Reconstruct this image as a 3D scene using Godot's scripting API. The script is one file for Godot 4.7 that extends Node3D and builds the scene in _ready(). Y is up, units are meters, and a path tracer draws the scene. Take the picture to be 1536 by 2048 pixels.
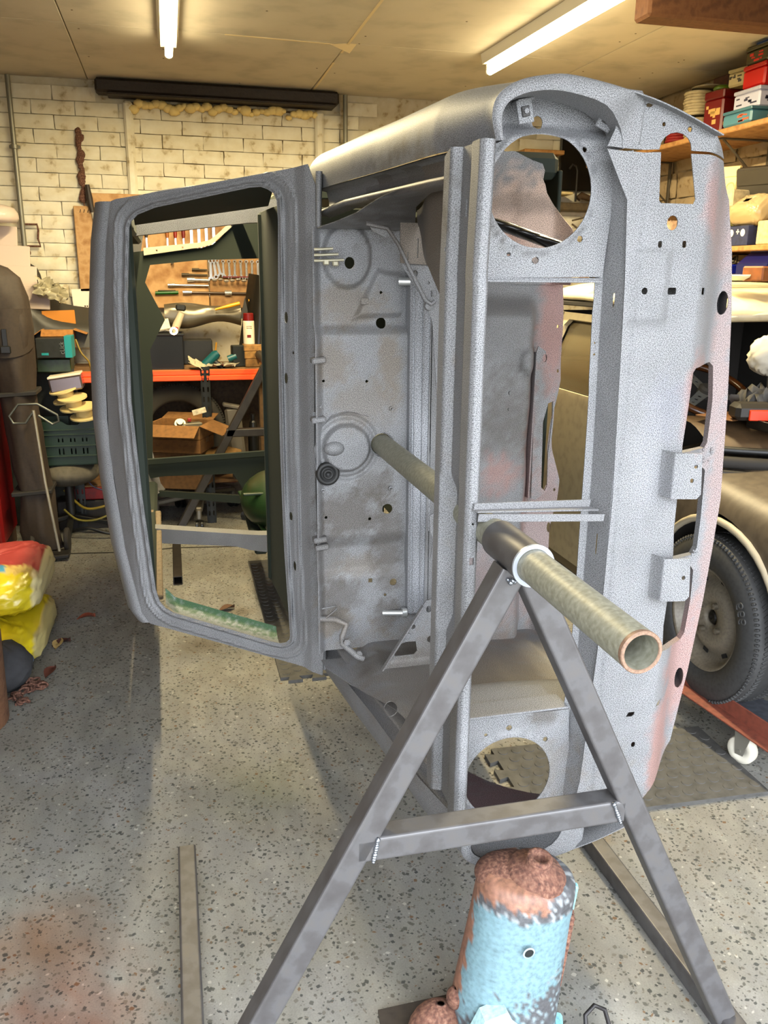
extends Node3D
# A garage with a sandblasted car shell on a rotisserie. World axes: x right, y up, z towards the open garage door behind the camera; metres.

var mats := {}
var rng := RandomNumberGenerator.new()
var fn := FastNoiseLite.new()

class MB:                                    # collects triangles, commits them as one mesh
	var v := PackedVector3Array()
	var n := PackedVector3Array()
	var c := PackedColorArray()
	var col := Color.WHITE
	func tri(a: Vector3, b: Vector3, d: Vector3, na: Vector3, nb: Vector3, nd: Vector3):
		if (b - a).cross(d - a).dot(na + nb + nd) > 0.0:
			v.append(a); v.append(d); v.append(b); n.append(na); n.append(nd); n.append(nb)
		else:
			v.append(a); v.append(b); v.append(d); n.append(na); n.append(nb); n.append(nd)
		for i in 3: c.append(col)
	func tri_c(a, b, d, na, nb, nd, ca, cb, cd):
		if (b - a).cross(d - a).dot(na + nb + nd) > 0.0:
			v.append(a); v.append(d); v.append(b); n.append(na); n.append(nd); n.append(nb); c.append(ca); c.append(cd); c.append(cb)
		else:
			v.append(a); v.append(b); v.append(d); n.append(na); n.append(nb); n.append(nd); c.append(ca); c.append(cb); c.append(cd)
	func flat_tri(a: Vector3, b: Vector3, d: Vector3, out: Vector3):
		var k = (b - a).cross(d - a).normalized()
		if k.dot(out) < 0.0: k = -k
		tri(a, b, d, k, k, k)
	func quad(a: Vector3, b: Vector3, d: Vector3, e: Vector3, out: Vector3):
		flat_tri(a, b, d, out); flat_tri(a, d, e, out)
	func box(size: Vector3, at := Vector3.ZERO, basis := Basis(), bev := 0.004):   # chamfered box
		var h := size / 2.0
		var b: float = minf(bev, minf(h.x, minf(h.y, h.z)) * 0.49)
		var t := Transform3D(basis, at)
		var P := func(sx, sy, sz, k):        # k = axis whose face the point lies on
			var p := Vector3(sx * h.x, sy * h.y, sz * h.z)
			if k != 0: p.x -= sx * b
			if k != 1: p.y -= sy * b
			if k != 2: p.z -= sz * b
			return t * p
		for k in 3:
			for s in [-1.0, 1.0]:
				var q := []
				for m in [[-1, -1], [1, -1], [1, 1], [-1, 1]]:
					var w := [0, 0, 0]
					w[k] = s; w[(k + 1) % 3] = m[0]; w[(k + 2) % 3] = m[1]
					q.append(P.call(w[0], w[1], w[2], k))
				var o := Vector3.ZERO; o[k] = s
				quad(q[0], q[1], q[2], q[3], basis * o)
		for k in 3:                          # edges along axis k
			for m in [[-1, -1], [1, -1], [1, 1], [-1, 1]]:
				var k1 := (k + 1) % 3; var k2 := (k + 2) % 3
				var lo := [0, 0, 0]; lo[k1] = m[0]; lo[k2] = m[1]; lo[k] = -1
				var hi := lo.duplicate(); hi[k] = 1
				var o := Vector3.ZERO; o[k1] = m[0]; o[k2] = m[1]
				quad(P.call(lo[0], lo[1], lo[2], k1), P.call(hi[0], hi[1], hi[2], k1), P.call(hi[0], hi[1], hi[2], k2), P.call(lo[0], lo[1], lo[2], k2), basis * o)
		for sx in [-1, 1]:
			for sy in [-1, 1]:
				for sz in [-1, 1]:
					flat_tri(P.call(sx, sy, sz, 0), P.call(sx, sy, sz, 1), P.call(sx, sy, sz, 2), basis * Vector3(sx, sy, sz))
	func bar(a: Vector3, b: Vector3, w: float, d: float, up := Vector3.UP, bev := 0.004):   # square bar from a to b
		var y := (b - a).normalized()
		var x := up.cross(y)
		if x.length() < 0.01: x = Vector3.RIGHT.cross(y)
		x = x.normalized()
		box(Vector3(w, (b - a).length(), d), (a + b) / 2.0, Basis(x, y, x.cross(y)), bev)
	func grid(rows: Array, closed := false, flip := 1.0):   # smooth surface through rows of points
		var R := rows.size(); var C: int = rows[0].size()
		var nn := []
		for i in R:
			var line := PackedVector3Array()
			for j in C:
				var du: Vector3 = rows[mini(i + 1, R - 1)][j] - rows[maxi(i - 1, 0)][j]
				var dv: Vector3 = rows[i][(j + 1) % C if closed else mini(j + 1, C - 1)] - rows[i][(j - 1 + C) % C if closed else maxi(j - 1, 0)]
				var k := du.cross(dv)
				if k.length() < 1e-12: k = Vector3.UP
				line.append(k.normalized() * flip)
			nn.append(line)
		for i in R - 1:
			for j in (C if closed else C - 1):
				var j2 := (j + 1) % C
				tri(rows[i][j], rows[i + 1][j], rows[i + 1][j2], nn[i][j], nn[i + 1][j], nn[i + 1][j2])
				tri(rows[i][j], rows[i + 1][j2], rows[i][j2], nn[i][j], nn[i + 1][j2], nn[i][j2])
	func tube(pts: Array, r, seg := 8, caps := true):        # round tube along points; r is a number or one per point
		var rows := []
		var side := Vector3.ZERO
		for i in pts.size():
			var d: Vector3 = (pts[mini(i + 1, pts.size() - 1)] - pts[maxi(i - 1, 0)]).normalized()
			if side == Vector3.ZERO:
				side = d.cross(Vector3.UP if absf(d.y) < 0.9 else Vector3.RIGHT).normalized()
			side = (side - d * side.dot(d)).normalized()
			var up := side.cross(d)
			var rr: float = r[i] if r is Array else r
			var line := PackedVector3Array()
			for j in seg:
				var a := TAU * j / seg
				line.append(pts[i] + (side * cos(a) + up * sin(a)) * rr)
			rows.append(line)
		var mid0: Vector3 = pts[0]; var mid1: Vector3 = pts[-1]
		for i in rows.size() - 1:
			for j in seg:
				var k := (j + 1) % seg
				var a: Vector3 = rows[i][j]; var b: Vector3 = rows[i + 1][j]; var d: Vector3 = rows[i + 1][k]; var e: Vector3 = rows[i][k]
				var na: Vector3 = (a - pts[i]).normalized(); var nb: Vector3 = (b - pts[i + 1]).normalized(); var nd: Vector3 = (d - pts[i + 1]).normalized(); var ne: Vector3 = (e - pts[i]).normalized()
				tri(a, b, d, na, nb, nd); tri(a, d, e, na, nd, ne)
		if caps:
			for j in seg:
				var k := (j + 1) % seg
				flat_tri(mid0, rows[0][j], rows[0][k], pts[0] - pts[1])
				flat_tri(mid1, rows[-1][j], rows[-1][k], pts[-1] - pts[-2])
	func lathe(prof: Array, seg := 24, t := Transform3D(), sharp := true):   # prof: Vector2(radius, height) round the y axis
		for i in prof.size() - 1:
			var p: Vector2 = prof[i]; var q: Vector2 = prof[i + 1]
			var e := q - p
			if e.length() < 1e-7: continue
			var s := Vector2(e.y, -e.x).normalized()
			var s0 := s; var s1 := s
			if not sharp:
				if i > 0:
					var f: Vector2 = p - prof[i - 1]; s0 = (s + Vector2(f.y, -f.x).normalized()).normalized()
				if i < prof.size() - 2:
					var f: Vector2 = prof[i + 2] - q; s1 = (s + Vector2(f.y, -f.x).normalized()).normalized()
			for j in seg:
				var a := TAU * j / seg; var b := TAU * (j + 1) / seg
				var ua := Vector3(cos(a), 0, sin(a)); var ub := Vector3(cos(b), 0, sin(b)); var y := Vector3.UP
				var A := t * (ua * p.x + y * p.y); var B := t * (ub * p.x + y * p.y); var C := t * (ub * q.x + y * q.y); var D := t * (ua * q.x + y * q.y)
				var nA := t.basis * (ua * s0.x + y * s0.y); var nB := t.basis * (ub * s0.x + y * s0.y); var nC := t.basis * (ub * s1.x + y * s1.y); var nD := t.basis * (ua * s1.x + y * s1.y)
				if p.x > 1e-6: tri(A, B, C, nA, nB, nC)
				if q.x > 1e-6: tri(A, C, D, nA, nC, nD)
	func prism(poly: PackedVector2Array, depth: float, t := Transform3D()):   # polygon in xy pushed along z from 0 to depth
		var ids := Geometry2D.triangulate_polygon(poly)
		for i in range(0, ids.size(), 3):
			for z in [0.0, depth]:
				flat_tri(t * Vector3(poly[ids[i]].x, poly[ids[i]].y, z), t * Vector3(poly[ids[i + 1]].x, poly[ids[i + 1]].y, z), t * Vector3(poly[ids[i + 2]].x, poly[ids[i + 2]].y, z), t.basis * Vector3(0, 0, signf(depth) if z != 0.0 else -signf(depth)))
		var cw := 1.0 if Geometry2D.is_polygon_clockwise(poly) else -1.0
		for i in poly.size():
			var a := poly[i]; var b := poly[(i + 1) % poly.size()]
			var e := b - a
			var o := Vector3(-e.y, e.x, 0) * cw
			quad(t * Vector3(a.x, a.y, 0), t * Vector3(b.x, b.y, 0), t * Vector3(b.x, b.y, depth), t * Vector3(a.x, a.y, depth), t.basis * o)
	func blob(center: Vector3, size: Vector3, seg := 14, noise: FastNoiseLite = null, amp := 0.0, basis := Basis()):
		var rows := []
		for i in seg + 1:
			var line := PackedVector3Array()
			var th := PI * i / seg
			for j in seg * 2:
				var ph := TAU * j / (seg * 2)
				var d := Vector3(sin(th) * cos(ph), cos(th), sin(th) * sin(ph))
				var k := 1.0
				if noise: k += amp * noise.get_noise_3dv((d + center) * 60.0)
				line.append(center + basis * (d * size * 0.5 * k))
			rows.append(line)
		grid(rows, true, 1.0)
	func mesh() -> ArrayMesh:
		var a := []; a.resize(Mesh.ARRAY_MAX)
		a[Mesh.ARRAY_VERTEX] = v; a[Mesh.ARRAY_NORMAL] = n; a[Mesh.ARRAY_COLOR] = c
		var m := ArrayMesh.new(); m.add_surface_from_arrays(Mesh.PRIMITIVE_TRIANGLES, a)
		return m

# ---------- naming and describing
func thing(called: String, label: String, category: String, at := Vector3.ZERO, group := "") -> Node3D:
	var o := Node3D.new(); o.name = called; o.position = at
	add_child(o, true)
	tag(o, label, category, group)
	return o
func tag(o: Node, label := "", category := "", group := "", kind := "") -> Node:
	if label: o.set_meta("label", label)
	if category: o.set_meta("category", category)
	if group: o.set_meta("group", group)
	if kind: o.set_meta("kind", kind)
	return o
func put(mb, called: String, mat: Material, parent: Node = self, off := Vector3.ZERO, label := "") -> MeshInstance3D:
	var o := MeshInstance3D.new(); o.name = called
	o.mesh = mb.mesh() if mb is MB else mb
	o.material_override = mat; o.position = off
	o.cast_shadow = GeometryInstance3D.SHADOW_CASTING_SETTING_ON
	parent.add_child(o, true)
	if label: o.set_meta("label", label)
	return o
func solo(mb, called: String, mat: Material, label: String, category: String, group := "", at := Vector3.ZERO) -> MeshInstance3D:
	var o := put(mb, called, mat, self, at)
	tag(o, label, category, group)
	return o
func struct(mb, called: String, mat: Material, label := "") -> MeshInstance3D:
	var o := put(mb, called, mat, self)
	tag(o, label, "", "", "structure")
	return o
func copy(o: Node3D, at: Vector3, label: String, turn := Vector3.ZERO) -> Node3D:
	var d: Node3D = o.duplicate(); d.name = o.name
	add_child(d, true); d.position = at; d.rotation = turn
	d.set_meta("label", label)
	return d
func boxed(size: Vector3, at := Vector3.ZERO, basis := Basis(), bev := 0.004) -> MB:
	var m := MB.new(); m.box(size, at, basis, bev); return m
func rot(x := 0.0, y := 0.0, z := 0.0) -> Basis:
	return Basis.from_euler(Vector3(deg_to_rad(x), deg_to_rad(y), deg_to_rad(z)))
func pv(a: Array) -> PackedVector2Array:
	var p := PackedVector2Array()
	for i in range(0, a.size(), 2): p.append(Vector2(a[i], a[i + 1]))
	return p
func ell(x: float, y: float, rx: float, ry: float, n := 20) -> PackedVector2Array:
	var p := PackedVector2Array()
	for i in n: p.append(Vector2(x + rx * cos(TAU * i / n), y + ry * sin(TAU * i / n)))
	return p
func rrect(x: float, y: float, rx: float, ry: float, r: float) -> PackedVector2Array:
	var p := PackedVector2Array()
	for q in 4:
		var cx: float = x + (rx - r) * [1, -1, -1, 1][q]; var cy: float = y + (ry - r) * [1, 1, -1, -1][q]
		for k in 5: p.append(Vector2(cx + r * cos(PI / 2 * (q + k / 4.0)), cy + r * sin(PI / 2 * (q + k / 4.0))))
	return p
func flip_y(p: PackedVector2Array, c := 0.995) -> PackedVector2Array:
	var q := PackedVector2Array()
	for a in p: q.append(Vector2(a.x, 2.0 * c - a.y))
	return q

# ---------- sheet metal: a polygon with holes, cut on a grid, laid through map(a, b) -> point, with thickness and rims
func sheet(m: MB, outline: PackedVector2Array, holes: Array, cell: float, map: Callable, thick := 0.002, paint = null):
	var lo := outline[0]; var hi := outline[0]
	for p in outline: lo = lo.min(p); hi = hi.max(p)
	var boxes := []
	for h in holes:
		var r := Rect2(h[0], Vector2.ZERO)
		for p in h: r = r.expand(p)
		boxes.append(r)
	var nx := int(ceil((hi.x - lo.x) / cell)); var ny := int(ceil((hi.y - lo.y) / cell))
	var touched := {}
	var loops := [outline] + holes
	for L in loops:
		for i in L.size():
			var a: Vector2 = L[i]; var b: Vector2 = L[(i + 1) % L.size()]
			var steps := int(a.distance_to(b) / cell * 5.0) + 2
			for s in steps + 1:
				var p := (a.lerp(b, float(s) / steps) - lo) / cell
				for dx in [-0.02, 0.02]:
					for dy in [-0.02, 0.02]:
						touched[Vector2i(int(floor(p.x + dx)), int(floor(p.y + dy)))] = true
	var pieces := []
	for i in nx:
		for j in ny:
			var k := Vector2i(i, j)
			var o := lo + Vector2(i, j) * cell
			var rects := [Rect2(o, Vector2(cell, cell))]
			if not touched.has(k):
				var mid := o + Vector2(cell, cell) / 2.0
				if not Geometry2D.is_point_in_polygon(mid, outline): continue
				var inside := false
				for q in holes.size():
					if boxes[q].has_point(mid) and Geometry2D.is_point_in_polygon(mid, holes[q]): inside = true
				if not inside: pieces.append(PackedVector2Array([o, o + Vector2(cell, 0), o + Vector2(cell, cell), o + Vector2(0, cell)]))
				continue
			for q in holes.size():                    # a hole wholly inside a cell: split the cell through its middle
				var more := []
				for r in rects:
					if r.encloses(boxes[q]):
						var c: Vector2 = boxes[q].get_center()
						more.append(Rect2(r.position, Vector2(c.x - r.position.x, r.size.y)))
						more.append(Rect2(Vector2(c.x, r.position.y), Vector2(r.end.x - c.x, r.size.y)))
					else: more.append(r)
				rects = more
			for r in rects:
				var polys := Geometry2D.intersect_polygons(PackedVector2Array([r.position, Vector2(r.end.x, r.position.y), r.end, Vector2(r.position.x, r.end.y)]), outline)
				for q in holes.size():
					if not boxes[q].intersects(r): continue
					var cut := []
					for p in polys: cut.append_array(Geometry2D.clip_polygons(p, holes[q]))
					polys.assign(cut)
				for p in polys:
					if p.size() >= 3 and not Geometry2D.is_polygon_clockwise(p): pieces.append(p)
	var seen := {}
	var look := func(p: Vector2) -> Array:
		var key := Vector2i((p * 20000.0).round())
		if not seen.has(key):
			var e := 0.0015
			var at: Vector3 = map.call(p.x, p.y)
			var k: Vector3 = (map.call(p.x + e, p.y) - map.call(p.x - e, p.y)).cross(map.call(p.x, p.y + e) - map.call(p.x, p.y - e)).normalized()
			seen[key] = [at, k, paint.call(at) if paint != null else Color.WHITE]
		return seen[key]
	for p in pieces:
		var ids: PackedInt32Array = PackedInt32Array([0, 1, 2, 0, 2, 3]) if p.size() == 4 and absf(p[0].x - p[3].x) < 1e-6 and absf(p[1].x - p[2].x) < 1e-6 and absf(p[0].y - p[1].y) < 1e-6 else Geometry2D.triangulate_polygon(p)
		for t in range(0, ids.size(), 3):
			var A: Array = look.call(p[ids[t]]); var B: Array = look.call(p[ids[t + 1]]); var C: Array = look.call(p[ids[t + 2]])
			m.tri_c(A[0], B[0], C[0], A[1], B[1], C[1], A[2], B[2], C[2])
			m.tri_c(A[0] - A[1] * thick, B[0] - B[1] * thick, C[0] - C[1] * thick, -A[1], -B[1], -C[1], A[2], B[2], C[2])
	for L in loops:
		for i in L.size():
			var a: Vector2 = L[i]; var b: Vector2 = L[(i + 1) % L.size()]
			var steps := maxi(1, int(ceil(a.distance_to(b) / cell)))
			for s in steps:
				var A: Array = look.call(a.lerp(b, float(s) / steps)); var B: Array = look.call(a.lerp(b, float(s + 1) / steps))
				var o: Vector3 = (B[0] - A[0]).cross(A[1])
				m.col = A[2]
				m.quad(A[0], B[0], B[0] - B[1] * thick, A[0] - A[1] * thick, o)
	m.col = Color.WHITE

func plate(outline: PackedVector2Array, holes: Array, depth: float, t := Transform3D(), cell := 0.05) -> MB:   # flat plate with real holes, thick towards -z
	var m := MB.new()
	sheet(m, outline, holes, cell, func(a, b): return t * Vector3(a, b, 0), depth)
	return m

# ---------- materials
func noise_tex(size: int, freq: float, ramp: Array, seed_ := 1, type := FastNoiseLite.TYPE_SIMPLEX_SMOOTH, octaves := 3, normal := false) -> NoiseTexture2D:
	var n := FastNoiseLite.new()
	n.noise_type = type; n.frequency = freq; n.seed = seed_; n.fractal_octaves = octaves
	var t := NoiseTexture2D.new()
	t.width = size; t.height = size; t.seamless = true; t.noise = n
	if normal:
		t.as_normal_map = true; t.bump_strength = 4.0
	if ramp:
		var g := Gradient.new()
		var offs := PackedFloat32Array(); var cols := PackedColorArray()
		for i in range(0, ramp.size(), 2): offs.append(ramp[i]); cols.append(ramp[i + 1])
		g.offsets = offs; g.colors = cols
		t.color_ramp = g
	return t
func mat(key: String, color: Color, rough := 0.7, metal := 0.0, tex: Texture2D = null, scale := 1.0, bump: Texture2D = null, bump_cm := 0.0) -> StandardMaterial3D:
	if mats.has(key): return mats[key]
	var m := StandardMaterial3D.new()
	m.resource_name = key
	m.albedo_color = color; m.roughness = rough; m.metallic = metal
	m.vertex_color_use_as_albedo = true
	if tex or bump:
		m.uv1_triplanar = true; m.uv1_world_triplanar = true
		m.uv1_scale = Vector3.ONE * scale
	if tex: m.albedo_texture = tex
	if bump:
		m.heightmap_enabled = true; m.heightmap_texture = bump; m.heightmap_scale = bump_cm
	mats[key] = m
	return m
func plainm(c: Color, rough := 0.6, metal := 0.0) -> StandardMaterial3D:
	return mat("plain_%s_%.2f_%.2f" % [c.to_html(false), rough, metal], c, rough, metal)
func grainy(c: Color, rough := 0.7, metal := 0.0) -> StandardMaterial3D:      # everyday surfaces: a little dirt and unevenness
	return mat("grain_%s_%.2f_%.2f" % [c.to_html(false), rough, metal], c, rough, metal, T.grain, 3.0)
var T := {}
func textures():
	var g := func(x: float) -> Color: return Color(x, x, x)
	T.grain = noise_tex(512, 0.02, [0.0, g.call(0.72), 0.35, g.call(0.9), 0.7, Color(1, 1, 1), 1.0, Color(1, 1, 1)], 3, FastNoiseLite.TYPE_SIMPLEX_SMOOTH, 5)
	T.blast = noise_tex(1024, 0.16, [0.0, g.call(0.36), 0.3, g.call(0.56), 0.46, g.call(0.78), 0.58, g.call(0.93), 0.7, g.call(1.0), 1.0, g.call(1.0)], 5, FastNoiseLite.TYPE_SIMPLEX, 3)
	T.fine = noise_tex(512, 0.25, [0.0, g.call(0.0), 1.0, g.call(1.0)], 8, FastNoiseLite.TYPE_SIMPLEX, 2)
	T.mill = noise_tex(512, 0.012, [0.0, Color(0.8, 0.78, 0.78), 0.45, Color(0.9, 0.89, 0.89), 0.6, Color(0.97, 0.97, 0.98), 1.0, Color(1, 0.98, 0.96)], 11, FastNoiseLite.TYPE_SIMPLEX_SMOOTH, 6)
	T.galv = noise_tex(1024, 0.02, [0.0, Color(0.72, 0.7, 0.62), 0.35, Color(0.82, 0.81, 0.75), 0.55, Color(0.87, 0.865, 0.81), 0.75, Color(0.93, 0.92, 0.87), 1.0, Color(1, 1, 0.95)], 12, FastNoiseLite.TYPE_SIMPLEX, 5)
	T.rust = noise_tex(512, 0.03, [0.0, Color(0.15, 0.08, 0.055), 0.35, Color(0.29, 0.17, 0.125), 0.6, Color(0.38, 0.25, 0.19), 1.0, Color(0.52, 0.4, 0.33)], 13, FastNoiseLite.TYPE_SIMPLEX, 6)
	T.wood = noise_tex(512, 0.006, [0.0, Color(0.75, 0.66, 0.55), 0.5, Color(1, 1, 1), 1.0, Color(0.85, 0.78, 0.68)], 14, FastNoiseLite.TYPE_SIMPLEX_SMOOTH, 5)
	T.plaster = noise_tex(1024, 0.008, [0.0, g.call(0.86), 0.5, g.call(0.97), 1.0, g.call(1.0)], 15, FastNoiseLite.TYPE_SIMPLEX_SMOOTH, 6)
	T.whitewash = noise_tex(1024, 0.006, [0.0, Color(0.6, 0.52, 0.4), 0.12, Color(0.8, 0.75, 0.66), 0.3, Color(0.95, 0.93, 0.89), 1.0, Color(1, 1, 1)], 16, FastNoiseLite.TYPE_SIMPLEX, 6)
	T.flake = noise_tex(512, 0.018, [0.0, Color(0.05, 0.05, 0.06), 0.36, Color(0.1, 0.1, 0.11), 0.4, Color(0.95, 1, 1), 1.0, Color(1, 1, 1)], 17, FastNoiseLite.TYPE_SIMPLEX, 6)
	T.concrete = concrete()
func concrete() -> ImageTexture:       # ground concrete: pale cement with dark and brownish stone chips showing
	var S := 1024
	var im := Image.create(S, S, false, Image.FORMAT_RGB8)
	var a := FastNoiseLite.new(); a.frequency = 0.012; a.fractal_octaves = 5; a.seed = 4
	var b := FastNoiseLite.new(); b.frequency = 0.2; b.seed = 9
	for y in S:
		for x in S:
			var ang := Vector2(x, y) * TAU / S        # wraps on a torus
			var k := 0.5 + 0.5 * a.get_noise_3d(cos(ang.x) * 163.0, sin(ang.x) * 163.0, 40.0 * sin(ang.y) + 90.0 * cos(ang.y))
			var f := b.get_noise_2d(x, y)
			var l := 0.66 + 0.16 * (k - 0.5) + 0.05 * f
			im.set_pixel(x, y, Color(l, l * 0.985, l * 0.945))
	var r := RandomNumberGenerator.new(); r.seed = 21
	for i in 9500:
		var c := Vector2(r.randf() * S, r.randf() * S)
		var d := Vector2.from_angle(r.randf() * TAU)
		var s := 1.3 + 4.6 * pow(r.randf(), 2.6); var w := s * r.randf_range(0.35, 0.9)
		var shade := r.randf()
		var col := Color(0.34, 0.35, 0.34).lerp(Color(0.57, 0.55, 0.51), shade)
		if r.randf() < 0.07: col = Color(0.55, 0.44, 0.34)
		if r.randf() < 0.05: col = Color(0.82, 0.81, 0.78)
		var cut := r.randf_range(-0.5, 0.9)
		var n := int(s) + 2
		for dy in range(-n, n + 1):
			for dx in range(-n, n + 1):
				var p := Vector2(dx, dy)
				var q := Vector2(p.dot(d) / s, p.dot(d.orthogonal()) / w)
				if absf(q.x) + absf(q.y) * 0.8 < 1.15 and q.length() < 1.1 and q.x + q.y < 1.0 + cut * 0.4:
					im.set_pixel(posmod(int(c.x) + dx, S), posmod(int(c.y) + dy, S), col)
	return ImageTexture.create_from_image(im)

func _ready():
	# camera
	var cam := Camera3D.new(); cam.name = "camera"
	cam.transform = Transform3D(Basis(Vector3(0.97058, 0.00952, 0.24058), Vector3(0.05653, 0.96228, -0.26614), Vector3(-0.23404, 0.27191, 0.93343)).orthonormalized(), Vector3(0, 1.4, 0))
	cam.fov = 62.73; cam.near = 0.05; cam.far = 60.0; cam.current = true
	add_child(cam)
	# sky: a bright overcast day outside the open door
	var env := Environment.new()
	var sky := Sky.new(); var psm := ProceduralSkyMaterial.new()
	psm.sky_top_color = Color(0.93, 0.96, 1.0); psm.sky_horizon_color = Color(0.97, 0.985, 1.0)
	psm.ground_bottom_color = Color(0.5, 0.5, 0.5); psm.ground_horizon_color = Color(0.8, 0.84, 0.88)
	psm.sky_energy_multiplier = 2.8; psm.ground_energy_multiplier = 0.5
	sky.sky_material = psm
	env.sky = sky; env.background_mode = Environment.BG_SKY
	env.tonemap_mode = Environment.TONE_MAPPER_LINEAR; env.tonemap_exposure = 1.3
	env.sdfgi_enabled = true; env.ssao_enabled = true; env.ssil_enabled = true
	var we := WorldEnvironment.new(); we.name = "world_environment"; we.environment = env
	add_child(we)
	fn.seed = 7; fn.frequency = 1.0; rng.seed = 11
	textures()
	room()
	lamp(Vector3(0.06, 0, -3.34), 0.0, "bare fluorescent batten light on the ceiling over the windscreen frame")
	lamp(Vector3(1.555, 0, -3.24), 2.2, "bare fluorescent batten light on the ceiling above the car's front wing")
	stands()
	car_shell()
	back_wall_things()
	pegboard()
	workbench()
	floor_things()
	second_car()
	shelves()

# ---------- the room
const CEIL := 2.4
const BACK := -5.25
const RIGHT := 2.83
const LEFT := -1.7
const FRONT := -0.22
func room():
	var m := MB.new()
	var fm := mat("concrete", Color(0.93, 0.93, 0.93), 0.82, 0.0, T.concrete, 0.95, T.grain, 0.02)
	# floor slab, finely divided so that stains of spilt paint, oil and rust can be laid into its colour
	var st := [[Vector2(-0.34, -1.62), 0.16, Color(0.86, 0.55, 0.38), 0.9], [Vector2(-0.29, -1.36), 0.2, Color(0.8, 0.46, 0.36), 1.0], [Vector2(-0.2, -1.27), 0.09, Color(0.86, 0.5, 0.3), 1.0],
		[Vector2(0.98, -1.69), 0.05, Color(1.0, 0.66, 0.2), 1.0], [Vector2(0.17, -2.1), 0.16, Color(0.78, 0.85, 0.62), 0.5],
		[Vector2(0.05, -3.1), 0.1, Color(0.5, 0.42, 0.33), 0.7], [Vector2(0.22, -3.4), 0.07, Color(0.45, 0.38, 0.3), 0.8], [Vector2(0.75, -0.98), 0.15, Color(0.85, 0.7, 0.5), 0.6]]
	var paint := func(p: Vector3) -> Color:
		var k := 1.03 * (1.0 + 0.14 * fn.get_noise_2d(p.x * 2.3, p.z * 2.3) + 0.1 * fn.get_noise_2d(p.x * 9.0, p.z * 9.0))
		var c := Color(k, k * 0.975, k * 0.925)
		for s in st:
			var d: float = Vector2(p.x, p.z).distance_to(s[0]) / s[1]
			d += 0.35 * fn.get_noise_2d(p.x * 26.0, p.z * 26.0) + 0.3 * fn.get_noise_2d(p.x * 9.0 + 7.0, p.z * 9.0)
			var w: float = clampf(1.15 - d, 0.0, 1.0) * s[3]
			c = c.lerp(Color(c.r * s[2].r, c.g * s[2].g, c.b * s[2].b), w)
		return c
	var bump := func(x, z): return Vector3(x, 0.0, z)
	sheet(m, pv([LEFT - 0.2, BACK - 0.2, LEFT - 0.2, FRONT + 0.2, RIGHT + 0.2, FRONT + 0.2, RIGHT + 0.2, BACK - 0.2]), [], 0.035, bump, -0.0, paint)
	m.box(Vector3(RIGHT - LEFT + 0.4, 0.2, FRONT - BACK + 0.4), Vector3((LEFT + RIGHT) / 2, -0.102, (FRONT + BACK) / 2), Basis(), 0.0)
	struct(m, "floor", fm, "worn grey concrete floor with dark stone chips and rust stains")
	var dm := boxed(Vector3(9, 0.2, 8), Vector3(0.5, -0.12, FRONT + 4.2))
	struct(dm, "ground", fm, "concrete apron outside the garage door")
	# ceiling of plasterboard sheets with taped joints
	var cm := mat("plasterboard", Color(0.74, 0.7, 0.61), 0.9, 0.0, T.plaster, 0.4)
	var slab := boxed(Vector3(RIGHT - LEFT + 0.6, 0.15, FRONT - BACK + 0.6), Vector3((LEFT + RIGHT) / 2, CEIL + 0.09, (FRONT + BACK) / 2))
	var ceil_ := struct(slab, "ceiling", cm, "pale plasterboard ceiling with open taped joints")
	var xs := [LEFT, -0.36, 0.846, 2.05, RIGHT]
	var zs := [BACK, -4.13, -1.7, FRONT]
	for i in 4:
		for j in 3:
			var bx := MB.new()
			bx.box(Vector3(xs[i + 1] - xs[i] - 0.004, 0.0125, zs[j + 1] - zs[j] - 0.002), Vector3((xs[i] + xs[i + 1]) / 2, CEIL + 0.006, (zs[j] + zs[j + 1]) / 2), Basis(), 0.002)
			put(bx, "ceiling_board", cm, ceil_)
	var tape := MB.new()
	for q in [[0.842, -4.16, 0.3, -4.13], [0.846, -3.4, 0.85, -4.3], [0.85, -4.5, 0.86, -5.2]]:
		var a := Vector3(q[0], CEIL - 0.001, q[1]); var b := Vector3(q[2], CEIL - 0.001, q[3])
		tape.bar(a, b, 0.012, 0.003, Vector3.UP, 0.001)
	tape.prism(pv([0, 0, 0.12, 0.03, 0.1, -0.06]), 0.002, Transform3D(Basis(Vector3.RIGHT, Vector3(0, 0.3, 1).normalized(), Vector3(0, -1, 0.3)), Vector3(0.77, CEIL - 0.003, -4.15)))
	put(tape, "joint_tape", plainm(Color(0.8, 0.72, 0.55), 0.9), ceil_, Vector3.ZERO, "loose strip of joint tape peeling from ceiling")
	var nails := MB.new()
	for i in 70:
		nails.lathe([Vector2(0.0045, 0), Vector2(0.0045, -0.0012), Vector2(0, -0.0012)], 6, Transform3D(Basis(), Vector3(xs[rng.randi() % 4] + [0.05, 0.4, 0.8, 1.15][rng.randi() % 4], CEIL, rng.randf_range(BACK + 0.1, -2.2))))
	put(nails, "nail_head", plainm(Color(0.35, 0.28, 0.2), 0.8), ceil_)
	# back wall: whitewashed bricks built one by one where they show, a bricked-up window under a timber
	var wm := mat("whitewash", Color(0.83, 0.81, 0.74), 0.9, 0.0, T.whitewash, 1.3, T.grain, 0.3)
	var mortar := mat("whitewash_mortar", Color(0.74, 0.71, 0.63), 0.95, 0.0, T.whitewash, 1.7, T.grain, 0.4)
	var wb := boxed(Vector3(RIGHT - LEFT + 0.6, CEIL + 0.3, 0.2), Vector3((LEFT + RIGHT) / 2, CEIL / 2, BACK - 0.105))
	var wall := struct(wb, "wall_back", mortar, "whitewashed brick back wall with a bricked-up window")
	var kinds := []
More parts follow.
